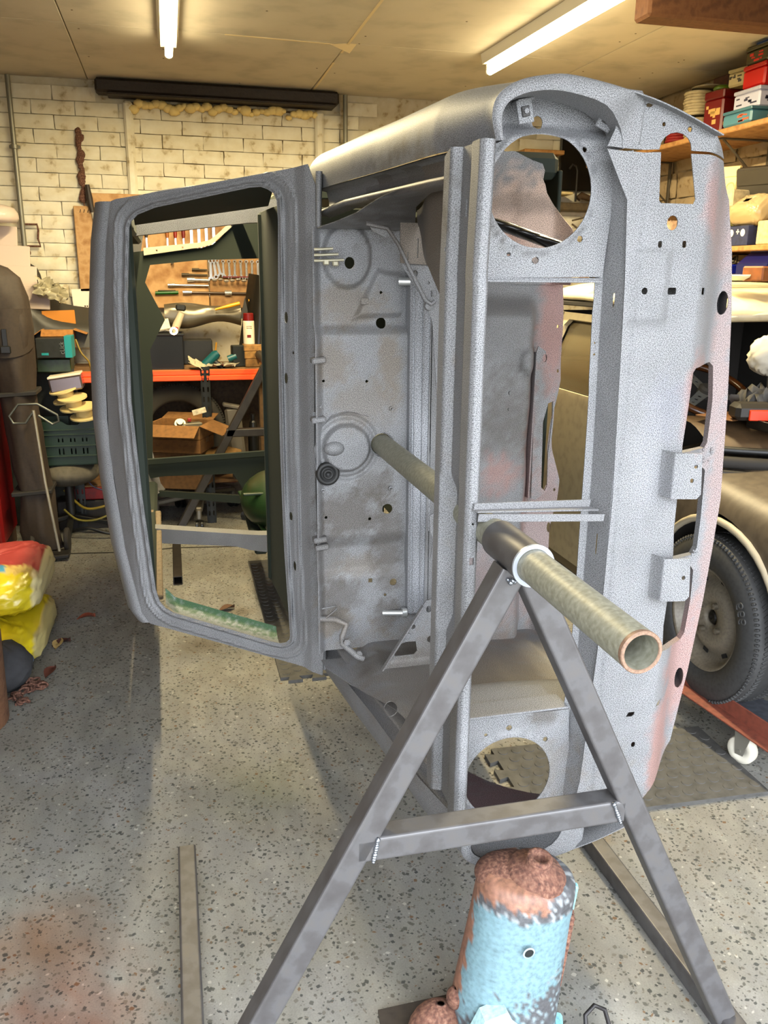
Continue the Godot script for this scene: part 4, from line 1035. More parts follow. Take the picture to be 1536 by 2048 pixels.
	for s in [1.0, -1.0]:
		var mir := func(p: PackedVector2Array) -> PackedVector2Array: return p if s > 0.0 else flip_y(p)
		m = MB.new()                          # B-post
		var bp := pv([-0.125, 1.575, 0.20, 1.612, 0.25, 1.63, 0.291, 1.639, 0.391, 1.655, 0.42, 1.60, 0.391, 1.578, 0.292, 1.572, 0.240, 1.566, -0.109, 1.519, -0.125, 1.54])
		sheet(m, mir.call(bp), [], 0.012, func(x, y): return Vector3(x, y, -3.15), 0.06, P)
		cput(m, "door_post", M1)
		m = MB.new()                          # sill and rear quarter skin, quarter window frame
		m.box(Vector3(0.42, 0.03, 0.85), Vector3(0.62, MID + s * 0.68, -3.6)); m.box(Vector3(0.14, 0.06, 1.2), Vector3(0.86, MID + s * 0.66, -2.6), Basis(), 0.02)
		m.bar(Vector3(0.3, MID + s * 0.66, -3.2), Vector3(0.3, MID + s * 0.63, -4.0), 0.05, 0.03, Vector3.UP, 0.008)
		cput(m, "quarter_panel", MG, "dark green quarter panel")
	m = MB.new()
	var qp := pv([-0.095, 1.47, -0.095, 1.501, 0.146, 1.528, 0.189, 1.54, 0.223, 1.566, 0.262, 1.60, 0.29, 1.60, 0.225, 1.545, 0.195, 1.52, 0.15, 1.508])
	sheet(m, qp, [ell(-0.04, 1.492, 0.004, 0.004), ell(0.07, 1.505, 0.004, 0.004)], 0.014, func(x, y): return Vector3(x, y, -3.93), 0.03, func(p): return Color(0.6, 0.52, 0.38))
	cput(m, "quarter_window_frame", M1)
	# rear panel round the boot opening
	m = MB.new()
	sheet(m, pv([-0.20, 0.40, -0.20, 1.475, -0.09, 1.49, 0.15, 1.505, 0.20, 1.52, 0.235, 1.55, 0.30, 1.62, 0.60, 1.66, 0.60, 0.35, 0.30, 0.33, -0.17, 0.40]), [pv([-0.072, 1.431, 0.142, 1.454, 0.455, 1.467, 0.44, 0.577, 0.168, 0.571, -0.117, 0.553, -0.09, 0.95, -0.096, 1.066, -0.023, 1.197, -0.098, 1.357]), pv([-0.14, 0.42, -0.13, 0.478, -0.065, 0.485, 0.25, 0.482, 0.285, 0.42, 0.30, 0.37])], 0.02, func(x, y): return Vector3(x, y, -3.95), 0.02)
	m.bar(Vector3(-0.15, 0.56, -3.93), Vector3(0.44, 0.58, -3.93), 0.03, 0.012, Vector3.BACK, 0.003)
	cput(m, "rear_panel", MG, "dark green rear panel round the boot opening")
	m = MB.new()                              # rear seat pan corner, green at the rim
	m.blob(Vector3(0.42, 0.45, -3.55), Vector3(0.34, 0.26, 0.5), 14)
	m.bar(Vector3(0.255, 0.47, -3.65), Vector3(0.36, 0.33, -3.25), 0.02, 0.012, Vector3.UP, 0.003)
	m.box(Vector3(0.3, 0.012, 0.02), Vector3(0.4, 0.52, -3.4))
	cput(m, "wheel_housing", mat("green_paint", Color(0.08, 0.16, 0.07), 0.35, 0.0), "dark green inner wheel housing")
	m = MB.new()
	for k in 2: m.bar(Vector3(-0.118 + 0.027 * k, 0.47, -3.4 + 0.02 * k), Vector3(-0.105 + 0.024 * k, 0.42, -2.55), 0.022, 0.014, Vector3.UP, 0.004)
	cput(m, "cant_rail", mat("beige_primer", Color(0.42, 0.36, 0.28), 0.7, 0.0, T.grain, 5.0), "brown primed inner roof rail")
	m = MB.new()
	var pin := []
	for i in 25:
		var x := lerpf(-0.06, 0.245, i / 24.0); var y := 0.444 - 0.146 * x + 0.02 * sm(-0.03, -0.06, x)
		var z := -2.318 + 0.681 * x
		pin.append(PackedVector3Array([Vector3(x, y, z), Vector3(x, y - 0.004, z - 0.02), Vector3(x, y - 0.004, z - 0.05), Vector3(x, y + 0.004, z - 0.075), Vector3(x, y + 0.018, z - 0.085)]))
	m.grid(dense(smooth_rows(pin), 2))
	for i in m.v.size():
		var p: Vector3 = m.v[i]
		var w: float = clampf(0.5 + 1.6 * fn.get_noise_3d(p.x * 60.0, p.y * 60.0, p.z * 60.0) + (-p.z - 2.318 + 0.681 * p.x - 0.05) * 22.0, 0.0, 1.0)
		m.c[i] = Color(0.36, 0.38, 0.36).lerp(Color(0.06, 0.14, 0.06), w)
	cput(m, "pillar_inside", M1, "green paint left on the lower windscreen pillar")
	m = MB.new()                              # floor pan closing the underside
	m.box(Vector3(0.01, 1.3, 1.95), Vector3(0.93, MID, -2.97))
	cput(m, "floor_pan", MG)

# ---------- the back of the garage
func bx(called: String, label: String, cat: String, size: Vector3, at: Vector3, c: Color, turn := 0.0, group := "", rough := 0.7, bev := 0.005) -> MeshInstance3D:
	var o := solo(boxed(size, Vector3(0, size.y / 2, 0), Basis(), bev), called, grainy(c, rough), label, cat, group, at)
	o.rotation_degrees.y = turn
	return o
func carton(called: String, label: String, size: Vector3, at: Vector3, c: Color, turn := 0.0, open := false, group := "") -> Node3D:
	var t := thing(called, label, "box", at, group)
	t.rotation_degrees.y = turn
	var m := MB.new(); var w := 0.004
	if open:
		m.box(Vector3(size.x, w, size.z), Vector3(0, w / 2, 0), Basis(), 0.001)
		for s in [-1, 1]:
			m.box(Vector3(w, size.y, size.z), Vector3(s * (size.x - w) / 2, size.y / 2, 0), Basis(), 0.001)
			m.box(Vector3(size.x - 2 * w, size.y, w), Vector3(0, size.y / 2, s * (size.z - w) / 2), Basis(), 0.001)
		put(m, "body", grainy(c, 0.85), t)
		for q in [[-1, 0, 35.0], [1, 0, 20.0], [0, 1, 30.0], [0, -1, -12.0]]:
			var f := MB.new()
			var L: float = size.x if q[0] == 0 else size.z
			var b: Basis = rot(q[2] * q[1], 0, -q[2] * q[0])
			var flap := 0.45 * (size.z if q[0] == 0 else size.x)
			f.box(Vector3(L if q[0] == 0 else flap, w, L if q[1] == 0 else flap), Vector3(q[0] * size.x / 2, size.y, q[1] * size.z / 2) + b * Vector3(q[0] * flap / 2, 0, q[1] * flap / 2), b, 0.001)
			put(f, "flap", grainy(c, 0.85), t)
	else:
		m.box(size, Vector3(0, size.y / 2, 0), Basis(), 0.003)
		put(m, "body", grainy(c, 0.85), t)
		var s := MB.new()
		s.box(Vector3(size.x + 0.001, 0.0008, minf(0.05, size.z * 0.3)), Vector3(0, size.y + 0.0003, 0), Basis(), 0.0002)
		s.box(Vector3(0.0008, size.y * 0.35, minf(0.05, size.z * 0.3)), Vector3(size.x / 2 + 0.0002, size.y * 0.82, 0), Basis(), 0.0002)
		put(s, "packing_tape", grainy(Color(c.r * 0.85, c.g * 0.8, c.b * 0.7), 0.35), t)
	return t
func chrome() -> StandardMaterial3D: return mat("chrome_vanadium", Color(0.8, 0.79, 0.77), 0.22, 0.85)
func spanner(L: float, ring: bool) -> MB:      # flat combination spanner hanging along -y, open jaw at the bottom
	var m := MB.new()
	var w := L * 0.055
	var shaft := pv([-w, -L * 0.12, w, -L * 0.12, w * 1.1, -L * 0.8, -w * 1.1, -L * 0.8])
	m.prism(shaft, 0.005, Transform3D(Basis(), Vector3(0, 0, -0.0025)))
	var R := L * 0.1
	sheet(m, ell(0, -L * 0.07, R, R, 18), [ell(0, -L * 0.07, R * 0.55, R * 0.55, 12)], 0.02, func(a, b): return Vector3(a, b, 0.004), 0.008)
	if ring: sheet(m, ell(0, -L * 0.9, R * 1.15, R * 1.15, 18), [ell(0, -L * 0.9, R * 0.65, R * 0.65, 12)], 0.02, func(a, b): return Vector3(a, b, 0.004), 0.008)
	else:
		var j := R * 1.25
		m.prism(pv([-w, -L * 0.78, w, -L * 0.78, j, -L * 0.86, j * 0.95, -L * 0.95, j * 0.45, -L, j * 0.42, -L * 0.92, 0, -L * 0.885, -j * 0.42, -L * 0.92, -j * 0.45, -L, -j * 0.95, -L * 0.95, -j, -L * 0.86]), 0.007, Transform3D(Basis(), Vector3(0, 0, -0.0035)))
	return m
func text(s: String, h: float, parent: Node, at: Vector3, basis: Basis, c: Color, called := "lettering", depth := 0.0015, font := "Droid Sans"):
	var t := TextMesh.new(); t.text = s; t.font_size = 32; t.pixel_size = h / 24.0; t.depth = depth
	var f := SystemFont.new(); f.font_names = PackedStringArray([font]); t.font = f
	var o := put(t, called, plainm(c, 0.6), parent, at)
	o.basis = basis
func cable(called: String, label: String, pts: Array, r: float, c: Color, group := ""):
	var out := []
	for i in pts.size() - 1:
		for k in 6: out.append(pts[i].cubic_interpolate(pts[i + 1], pts[maxi(i - 1, 0)], pts[mini(i + 2, pts.size() - 1)], k / 6.0))
	out.append(pts[-1])
	var m := MB.new(); m.tube(out, r, 7)
	solo(m, called, plainm(c, 0.5), label, "cable", group)

func back_wall_things():
	var W := BACK + 0.04
	# conduits and rusty iron on the wall
	for k in 2:
		var x: float = [-0.757, 1.048][k]
		var t := thing("conduit_pipe", ["galvanised conduit pipe down the left of the back wall", "galvanised conduit pipe to the right of the timber lintel"][k], "pipe", Vector3(x, 0.9, W + 0.02), "wall conduits")
		var m := MB.new(); m.tube([Vector3(0, 1.49, 0), Vector3(0, -0.2, 0)], 0.0135, 12)
		put(m, "tube", mat("galv_conduit", Color(0.48, 0.47, 0.42), 0.45, 0.5), t)
		for y in [1.14, 0.4]:
			var c := MB.new(); c.lathe([Vector2(0.014, -0.012), Vector2(0.02, -0.01), Vector2(0.02, 0.01), Vector2(0.014, 0.012)], 14, Transform3D(Basis(), Vector3(0, y, 0))); c.box(Vector3(0.055, 0.016, 0.006), Vector3(0, y, -0.014), Basis(), 0.002)
			put(c, "saddle_clip", mat("galv_conduit", Color(0.48, 0.47, 0.42), 0.45, 0.5), t)
	var rust := mat("rust", Color(1, 1, 1), 0.9, 0.0, T.rust, 6.0, T.grain, 0.1)
	var m := MB.new(); fn.frequency = 0.5
	for i in 13: m.blob(Vector3(0.004 * sin(i * 2.0), -i * 0.028, 0), Vector3(0.035 + 0.012 * sin(i * 1.7), 0.05, 0.02), 6, fn, 0.4)
	m.tube([Vector3(0, -0.36, 0), Vector3(0.012, -0.46, 0.0), Vector3(0.018, -0.62, 0.0)], 0.004, 6)
	fn.frequency = 1.0
	solo(m, "rusty_flashing", rust, "strip of rusted iron bleeding down the whitewashed bricks", "iron", "", Vector3(-0.428, 2.13, W))
	m = MB.new()
	m.tube([Vector3(0, 0.0, 0), Vector3(0.062, 0.0, 0.012), Vector3(0.066, -0.03, 0.012), Vector3(0.06, -0.075, 0.012), Vector3(0.07, -0.115, 0.012), Vector3(0.0, -0.115, 0)], 0.006, 7)
	m.lathe([Vector2(0.004, 0), Vector2(0.016, 0), Vector2(0.016, 0.01), Vector2(0.004, 0.01)], 12, Transform3D(rot(90, 0, 0), Vector3(0.0, -0.15, 0)))
	solo(m, "gate_hook", rust, "rusted iron staple beside the left conduit", "hook", "", Vector3(-0.745, 1.648, W))
	# two boards on the wall with saw-tooth marks and a handsaw-like blade hung over them
	var ply := mat("plywood", Color(0.68, 0.54, 0.37), 0.8, 0.0, T.wood, 3.0)
	for k in 2:
		var sx: float = [0.128, 0.16][k]
		var t := thing("wall_board", ["narrow plywood board on the back wall with ticks at the top", "wider plywood board beside it, behind the windscreen frame"][k], "board", Vector3([-0.422, -0.27][k], 1.29, W + 0.012), "wall boards")
		put(boxed(Vector3(sx, 0.46, 0.018), Vector3(0, 0.23, 0)), "panel", ply, t)
		var tk := MB.new()
		for i in 3: tk.bar(Vector3(-0.03 + i * 0.02, 0.425, 0.0095), Vector3(-0.025 + i * 0.02, 0.442, 0.0095), 0.004, 0.001, Vector3.BACK, 0.0003)
		put(tk, "pencil_mark", plainm(Color(0.15, 0.1, 0.06), 0.9), t)
	var lv := thing("hung_file", "long rusty file with a dark handle hung over the boards", "tool", Vector3(-0.395, 1.79, W + 0.035))
	m = MB.new(); m.tube([Vector3(-0.006, 0.07, 0), Vector3(0.0, 0.0, 0), Vector3(0.01, -0.07, 0)], [0.012, 0.018, 0.013], 10)
	put(m, "handle", plainm(Color(0.12, 0.08, 0.06), 0.6), lv)
	m = MB.new(); m.bar(Vector3(0.01, -0.07, 0), Vector3(0.035, -0.34, -0.01), 0.012, 0.004, Vector3.BACK, 0.001)
	put(m, "blade", mat("old_blade", Color(0.5, 0.46, 0.38), 0.4, 0.6), lv)
	# sheet of paper pinned to the wall, and a box below it
	var nt := thing("wall_notice", "white printed sheet of paper pinned under the boards", "notice", Vector3(-0.475, 1.14, W + 0.02))
	put(boxed(Vector3(0.25, 0.17, 0.002), Vector3(0.07, 0.085, 0), rot(0, 0, 3), 0.0005), "sheet", plainm(Color(0.86, 0.82, 0.76), 0.85), nt)
	m = MB.new()
	for i in 5: m.box(Vector3(0.07 - 0.012 * (i % 3), 0.003, 0.0006), Vector3(0.12, 0.145 - i * 0.011, 0.0015), rot(0, 0, 3), 0.0)
	for i in 3: for j in 4: m.box(Vector3(0.007, 0.009, 0.0006), Vector3(0.005 + i * 0.012 + 0.004 * (j % 2), 0.035 + j * 0.012, 0.0015), rot(0, 0, 3), 0.0)
	put(m, "print", plainm(Color(0.25, 0.22, 0.2), 0.9), nt)
	var fb := carton("filter_box", "small white box with a blue band below the notice", Vector3(0.14, 0.12, 0.1), Vector3(-0.41, 1.02, -5.08), Color(0.82, 0.78, 0.72))
	put(boxed(Vector3(0.142, 0.03, 0.102), Vector3(0, 0.107, 0)), "blue_band", plainm(Color(0.12, 0.3, 0.5), 0.6), fb)
	# stack of white glossy panels
	var gloss := mat("white_gloss", Color(0.78, 0.71, 0.66), 0.18, 0.0)
	m = MB.new(); m.lathe([Vector2(0, 0.07), Vector2(0.08, 0.066), Vector2(0.12, 0.05), Vector2(0.135, 0.025), Vector2(0.137, 0.0), Vector2(0.125, -0.02), Vector2(0, -0.02)], 28, Transform3D(), false)
	solo(m, "lamp_shade", gloss, "round white enamel dish on top of the white panels", "shade", "", Vector3(-0.88, 1.665, -5.0))
	var wl := ["topmost small white glossy panel under the round dish", "second white glossy panel from the top of the leaning stack", "third white glossy panel, a broad one, in the leaning stack", "lowest white glossy panel, against the dark trim"]
	for k in 4:
		var w: float = [0.2, 0.28, 0.3, 0.34][k]
		var o := solo(boxed(Vector3(w, 0.125, 0.012), Vector3.ZERO, Basis(), 0.006), "enamel_sheet", gloss, wl[k], "panel", "white glossy panels", Vector3([-0.88, -0.86, -0.84, -0.80][k], [1.575, 1.475, 1.37, 1.265][k], -5.12 + 0.035 * k))
		o.rotation_degrees = Vector3(-18, 4, -2.5)
	m = MB.new()
	m.grid(dense(smooth_rows([PackedVector3Array([Vector3(-0.8, 1.46, -5.17), Vector3(-0.7, 1.42, -5.16), Vector3(-0.66, 1.3, -5.13), Vector3(-0.58, 1.23, -5.13), Vector3(-0.4, 1.2, -5.12)]), PackedVector3Array([Vector3(-0.8, 1.3, -5.0), Vector3(-0.74, 1.22, -5.0), Vector3(-0.68, 1.15, -4.98), Vector3(-0.58, 1.12, -4.98), Vector3(-0.4, 1.1, -4.98)]), PackedVector3Array([Vector3(-0.8, 1.1, -4.95), Vector3(-0.74, 1.05, -4.95), Vector3(-0.68, 1.02, -4.95), Vector3(-0.58, 1.0, -4.95), Vector3(-0.4, 1.0, -4.95)])]), 4))
	solo(m, "bumper_trim", plainm(Color(0.2, 0.19, 0.17), 0.35), "dark grey moulded bumper trim behind the canvas bag", "trim")
	m = MB.new(); m.grid(crumple(0.16, 0.12, 0.05, 44))
	solo(m, "plastic_bag", plainm(Color(0.6, 0.57, 0.47), 0.3), "crumpled pale plastic bag between the white panels and the bumper trim", "bag", "", Vector3(-0.63, 1.29, -4.99)).rotation_degrees = Vector3(50, 0, -30)
	# red tool cabinet at the left edge
	var rc := thing("tool_cabinet", "red steel tool cabinet at the left edge of the floor", "cabinet", Vector3(-1.07, 0, -4.5))
	put(boxed(Vector3(0.42, 0.84, 0.38), Vector3(0, 0.5, 0), Basis(), 0.012), "body", plainm(Color(0.4, 0.02, 0.02), 0.4), rc)
	for k in 4: put(boxed(Vector3(0.36, 0.18, 0.01), Vector3(-0.01, 0.2 + k * 0.2, 0.193), Basis(), 0.006), "drawer", plainm(Color(0.36, 0.02, 0.02), 0.35), rc)
	put(boxed(Vector3(0.4, 0.08, 0.36), Vector3(0, 0.04, 0)), "plinth", plainm(Color(0.25, 0.17, 0.1), 0.8), rc)
	# long canvas bag standing on a folded trolley
	var canvas := mat("canvas", Color(0.17, 0.125, 0.085), 0.75, 0.0, T.grain, 5.0)
	var bag := thing("canvas_bag", "long brown canvas bag with a buckled flap standing against the red cabinet", "bag", Vector3(-0.71, 0.03, -4.42))
	var rows := []
	var secs := [[0.0, 0.02, 0.088, 0.07], [0.1, 0.0, 0.09, 0.08], [0.3, 0.005, 0.08, 0.08], [0.42, -0.01, 0.082, 0.085], [0.6, -0.02, 0.085, 0.09], [0.78, -0.03, 0.08, 0.09], [0.9, -0.04, 0.095, 0.1], [1.1, -0.045, 0.115, 0.11], [1.25, -0.05, 0.11, 0.105], [1.34, -0.055, 0.085, 0.085], [1.385, -0.06, 0.04, 0.05], [1.4, -0.06, 0.001, 0.001]]
	for s in secs:
		var line := PackedVector3Array()
		for j in 28:
			var a := TAU * j / 28
			var f: float = 1.0 + 0.07 * sin(a * 5.0 + s[0] * 9.0) + 0.05 * sin(a * 3.0 - s[0] * 17.0) + 0.04 * sin(a * 9.0 + s[0] * 23.0)
			line.append(Vector3(s[1] - 0.0 + cos(a) * s[2] * f, s[0], sin(a) * s[3] * f))
		rows.append(line)
	m = MB.new(); m.grid(dense(rows, 3), true, -1.0)
	put(m, "body", canvas, bag)
	m = MB.new()
	var fl := []
	for i in 7:
		var line := PackedVector3Array()
		for j in 9:
			var a := PI * (0.08 + 0.84 * j / 8.0)
			var yy := 1.32 - 0.03 * i - 0.045 * (1.0 - pow(absf(j - 4.0) / 4.0, 2.0)) * (i / 6.0)
			line.append(Vector3(-0.05 + cos(a) * 0.118, yy - 0.12, sin(a) * 0.118))
		fl.append(line)
	m.grid(fl)
	put(m, "flap", canvas, bag)
	m = MB.new(); m.box(Vector3(0.022, 0.1, 0.006), Vector3(-0.045, 1.06, 0.122), Basis(), 0.002); m.box(Vector3(0.045, 0.035, 0.014), Vector3(-0.045, 1.015, 0.126), Basis(), 0.004)
	put(m, "buckle", plainm(Color(0.03, 0.03, 0.03), 0.4), bag, Vector3.ZERO, "black plastic buckle")
	for y in [0.31, 0.8]: put(boxed(Vector3(0.19, 0.022, 0.19), Vector3(-0.005 if y < 0.5 else -0.03, y, 0), rot(0, 0, 3), 0.004), "strap", plainm(Color(0.07, 0.055, 0.04), 0.7), bag)
	var tr := thing("folding_trolley", "folded luggage trolley with a looped handle in front of the canvas bag", "trolley", Vector3(-0.64, 0.0, -4.3))
	var gm := plainm(Color(0.33, 0.34, 0.32), 0.4, 0.6)
	m = MB.new(); m.tube([Vector3(-0.02, 0.76, 0.02), Vector3(0.0, 0.4, 0.02), Vector3(0.035, 0.05, 0.03)], 0.007, 8)
	put(m, "post", plainm(Color(0.6, 0.58, 0.52), 0.35, 0.5), tr)
	m = MB.new(); m.tube([Vector3(-0.02, 0.755, 0.02), Vector3(-0.06, 0.70, 0.02), Vector3(-0.115, 0.70, 0.02), Vector3(-0.13, 0.735, 0.02), Vector3(-0.085, 0.79, 0.02), Vector3(0.0, 0.79, 0.02), Vector3(0.085, 0.735, 0.02), Vector3(0.09, 0.705, 0.02), Vector3(0.06, 0.69, 0.02), Vector3(0.0, 0.735, 0.02)], 0.006, 8)
	put(m, "handle", gm, tr)
	put(boxed(Vector3(0.2, 0.02, 0.09), Vector3(-0.02, 0.02, 0.0), rot(0, 0, 3)), "foot_plate", plainm(Color(0.1, 0.09, 0.08), 0.6), tr)
	for s in [0.0, 1.0]:
		m = MB.new(); m.lathe([Vector2(0.0, -0.012), Vector2(0.06, -0.012), Vector2(0.066, -0.006), Vector2(0.066, 0.006), Vector2(0.06, 0.012), Vector2(0, 0.012)], 20, Transform3D(rot(0, 0, 90), Vector3(0.06 - s * 0.16, 0.066, -0.1)))
		put(m, "wheel", plainm(Color(0.12, 0.1, 0.08), 0.8), tr)
	# heap beside the bag: boxes, spools, crate, seat
	var hb := carton("parts_carton", "open cardboard box with an orange-brown raised lid behind the dark teal box", Vector3(0.16, 0.1, 0.14), Vector3(-0.59, 1.0, -4.94), Color(0.62, 0.42, 0.2), 0, true)
	put(boxed(Vector3(0.17, 0.18, 0.005), Vector3(0, 0.105, -0.06), rot(-6, 0, 2)), "raised_lid", plainm(Color(0.7, 0.44, 0.13), 0.8), hb)
	var tb := carton("tablet_box", "dark grey box with a bright teal end and sideways grey lettering", Vector3(0.175, 0.1, 0.12), Vector3(-0.595, 0.965, -4.78), Color(0.1, 0.115, 0.12), -2)
	put(boxed(Vector3(0.036, 0.112, 0.122), Vector3(0.071, 0.056, 0), Basis(), 0.002), "teal_end", plainm(Color(0.05, 0.5, 0.52), 0.5), tb)
	put(boxed(Vector3(0.035, 0.012, 0.002), Vector3(-0.045, 0.02, 0.061), Basis(), 0.0005), "teal_mark", plainm(Color(0.05, 0.5, 0.52), 0.5), tb)
	text("cLick", 0.022, tb, Vector3(0.042, 0.05, 0.062), rot(0, 0, 90), Color(0.4, 0.42, 0.42))
	bx("storage_case", "green case under the dark teal box", "case", Vector3(0.17, 0.07, 0.16), Vector3(-0.61, 0.885, -4.85), Color(0.13, 0.2, 0.1), 0, "", 0.4)
	bx("metal_locker", "dark steel locker behind the heap, under the case", "locker", Vector3(0.44, 0.87, 0.2), Vector3(-0.8, 0.0, -5.06), Color(0.12, 0.14, 0.12), 0)
	var cb := thing("chrome_case", "battered chrome box with a white lid on the spools", "case", Vector3(-0.545, 0.795, -4.74))
	cb.rotation_degrees.z = 8
	put(boxed(Vector3(0.165, 0.075, 0.12), Vector3(0, 0.0375, 0), Basis(), 0.008), "body", mat("dented_chrome", Color(0.5, 0.46, 0.48), 0.25, 0.8), cb)
	put(boxed(Vector3(0.168, 0.012, 0.124), Vector3(0, 0.08, 0), Basis(), 0.003), "lid", plainm(Color(0.85, 0.8, 0.72), 0.4), cb)
	var sl := ["cream plastic spool lying uppermost under the chrome box", "cream plastic spool in the middle of the three", "cream plastic spool lowest, over the green crate"]
	for k in 3:
		m = MB.new()
		m.lathe([Vector2(0, -0.032), Vector2(0.075, -0.032), Vector2(0.075, -0.024), Vector2(0.042, -0.02), Vector2(0.042, 0.02), Vector2(0.075, 0.024), Vector2(0.075, 0.032), Vector2(0, 0.032)], 26)
		var o := solo(m, "plastic_spool", plainm(Color(0.8, 0.72, 0.5), 0.45), sl[k], "spool", "cream spools", Vector3([-0.56, -0.52, -0.47][k], [0.775, 0.735, 0.69][k], [-4.72, -4.68, -4.66][k]))
		o.rotation_degrees = Vector3(10, 0, [14, 6, 4][k])
	var cr := thing("plastic_crate", "dark green slotted plastic crate on the chair seat", "crate", Vector3(-0.555, 0.41, -4.72))
	var gp := plainm(Color(0.02, 0.13, 0.07), 0.5)
	var hs := []
	for g in 3: for k in 2:
		hs.append(rrect(-0.05 + g * 0.06 + k * 0.02, 0.075, 0.004, 0.016, 0.002)); hs.append(rrect(-0.05 + g * 0.06 + k * 0.02, 0.135, 0.004, 0.01, 0.002))
	put(plate(pv([-0.13, 0, 0.13, 0, 0.14, 0.19, 0.13, 0.235, 0.08, 0.235, 0.05, 0.215, 0.0, 0.215, -0.03, 0.235, -0.14, 0.235]), hs, 0.004, Transform3D(Basis(), Vector3(0, 0, 0.09))), "slotted_side", gp, cr)
	put(plate(pv([-0.13, 0, 0.13, 0, 0.14, 0.235, -0.14, 0.235]), [], 0.004, Transform3D(Basis(), Vector3(0, 0, -0.09))), "slotted_side", gp, cr)
	for s in [-1, 1]: put(boxed(Vector3(0.004, 0.235, 0.18), Vector3(s * 0.133, 0.118, 0)), "end_side", gp, cr)
	m = MB.new()
	for y in [0.05, 0.105, 0.165, 0.19]: m.box(Vector3(0.275, 0.006, 0.012), Vector3(0, y, 0.094), Basis(), 0.002)
	m.box(Vector3(0.26, 0.005, 0.18), Vector3(0, 0.003, 0)); m.box(Vector3(0.25, 0.02, 0.16), Vector3(0, 0.17, 0))
	put(m, "rib", gp, cr)
	var ch := thing("office_chair", "grey upholstered office chair seat under the green crate, on a five-star base", "chair", Vector3(-0.59, 0.0, -4.75))
	m = MB.new(); m.blob(Vector3(0, 0.35, 0), Vector3(0.34, 0.15, 0.34), 16)
	put(m, "seat", grainy(Color(0.3, 0.28, 0.24), 0.85), ch)
	m = MB.new(); m.tube([Vector3(0, 0.1, 0), Vector3(0, 0.3, 0)], 0.025, 12)
	for k in 5: m.bar(Vector3(0, 0.1, 0), Vector3(cos(k * TAU / 5 + 0.3) * 0.26, 0.06, sin(k * TAU / 5 + 0.3) * 0.26), 0.03, 0.025)
	put(m, "base", plainm(Color(0.05, 0.05, 0.05), 0.5), ch)
	bx("jack_beam", "low red steel beam on the floor behind the office chair", "beam", Vector3(0.26, 0.07, 0.1), Vector3(-0.46, 0.17, -4.86), Color(0.45, 0.03, 0.02), -4, "", 0.4)
	bx("floor_trunk", "dark low trunk on the floor under the red beam", "trunk", Vector3(0.5, 0.165, 0.22), Vector3(-0.42, 0.0, -4.92), Color(0.12, 0.1, 0.09))
	cable("power_cable", "yellow cable looping over the dark trunk", [Vector3(-0.62, 0.24, -4.78), Vector3(-0.52, 0.15, -4.72), Vector3(-0.42, 0.155, -4.7), Vector3(-0.32, 0.19, -4.72)], 0.007, Color(0.5, 0.42, 0.1), "loose cables")
	cable("power_cable", "lower yellow cable trailing near the floor by the trunk", [Vector3(-0.62, 0.15, -4.7), Vector3(-0.55, 0.1, -4.66), Vector3(-0.45, 0.1, -4.64), Vector3(-0.34, 0.14, -4.66)], 0.006, Color(0.42, 0.38, 0.12), "loose cables")
	cable("power_cable", "thin blue cable hanging across the red beam", [Vector3(-0.5, 0.32, -4.74), Vector3(-0.46, 0.26, -4.74), Vector3(-0.36, 0.22, -4.74)], 0.004, Color(0.06, 0.1, 0.25), "loose cables")
	cable("power_cable", "black cable coiled on the floor in front of the trunk", [Vector3(-0.6, 0.03, -4.66), Vector3(-0.5, 0.06, -4.62), Vector3(-0.38, 0.03, -4.6), Vector3(-0.3, 0.05, -4.64), Vector3(-0.36, 0.09, -4.7)], 0.009, Color(0.03, 0.03, 0.03), "loose cables")
	cable("power_cable", "yellow lead hanging beside the teal box", [Vector3(-0.5, 1.05, -4.86), Vector3(-0.475, 0.98, -4.84), Vector3(-0.44, 0.93, -4.84), Vector3(-0.43, 0.86, -4.84)], 0.005, Color(0.45, 0.36, 0.06), "loose cables")

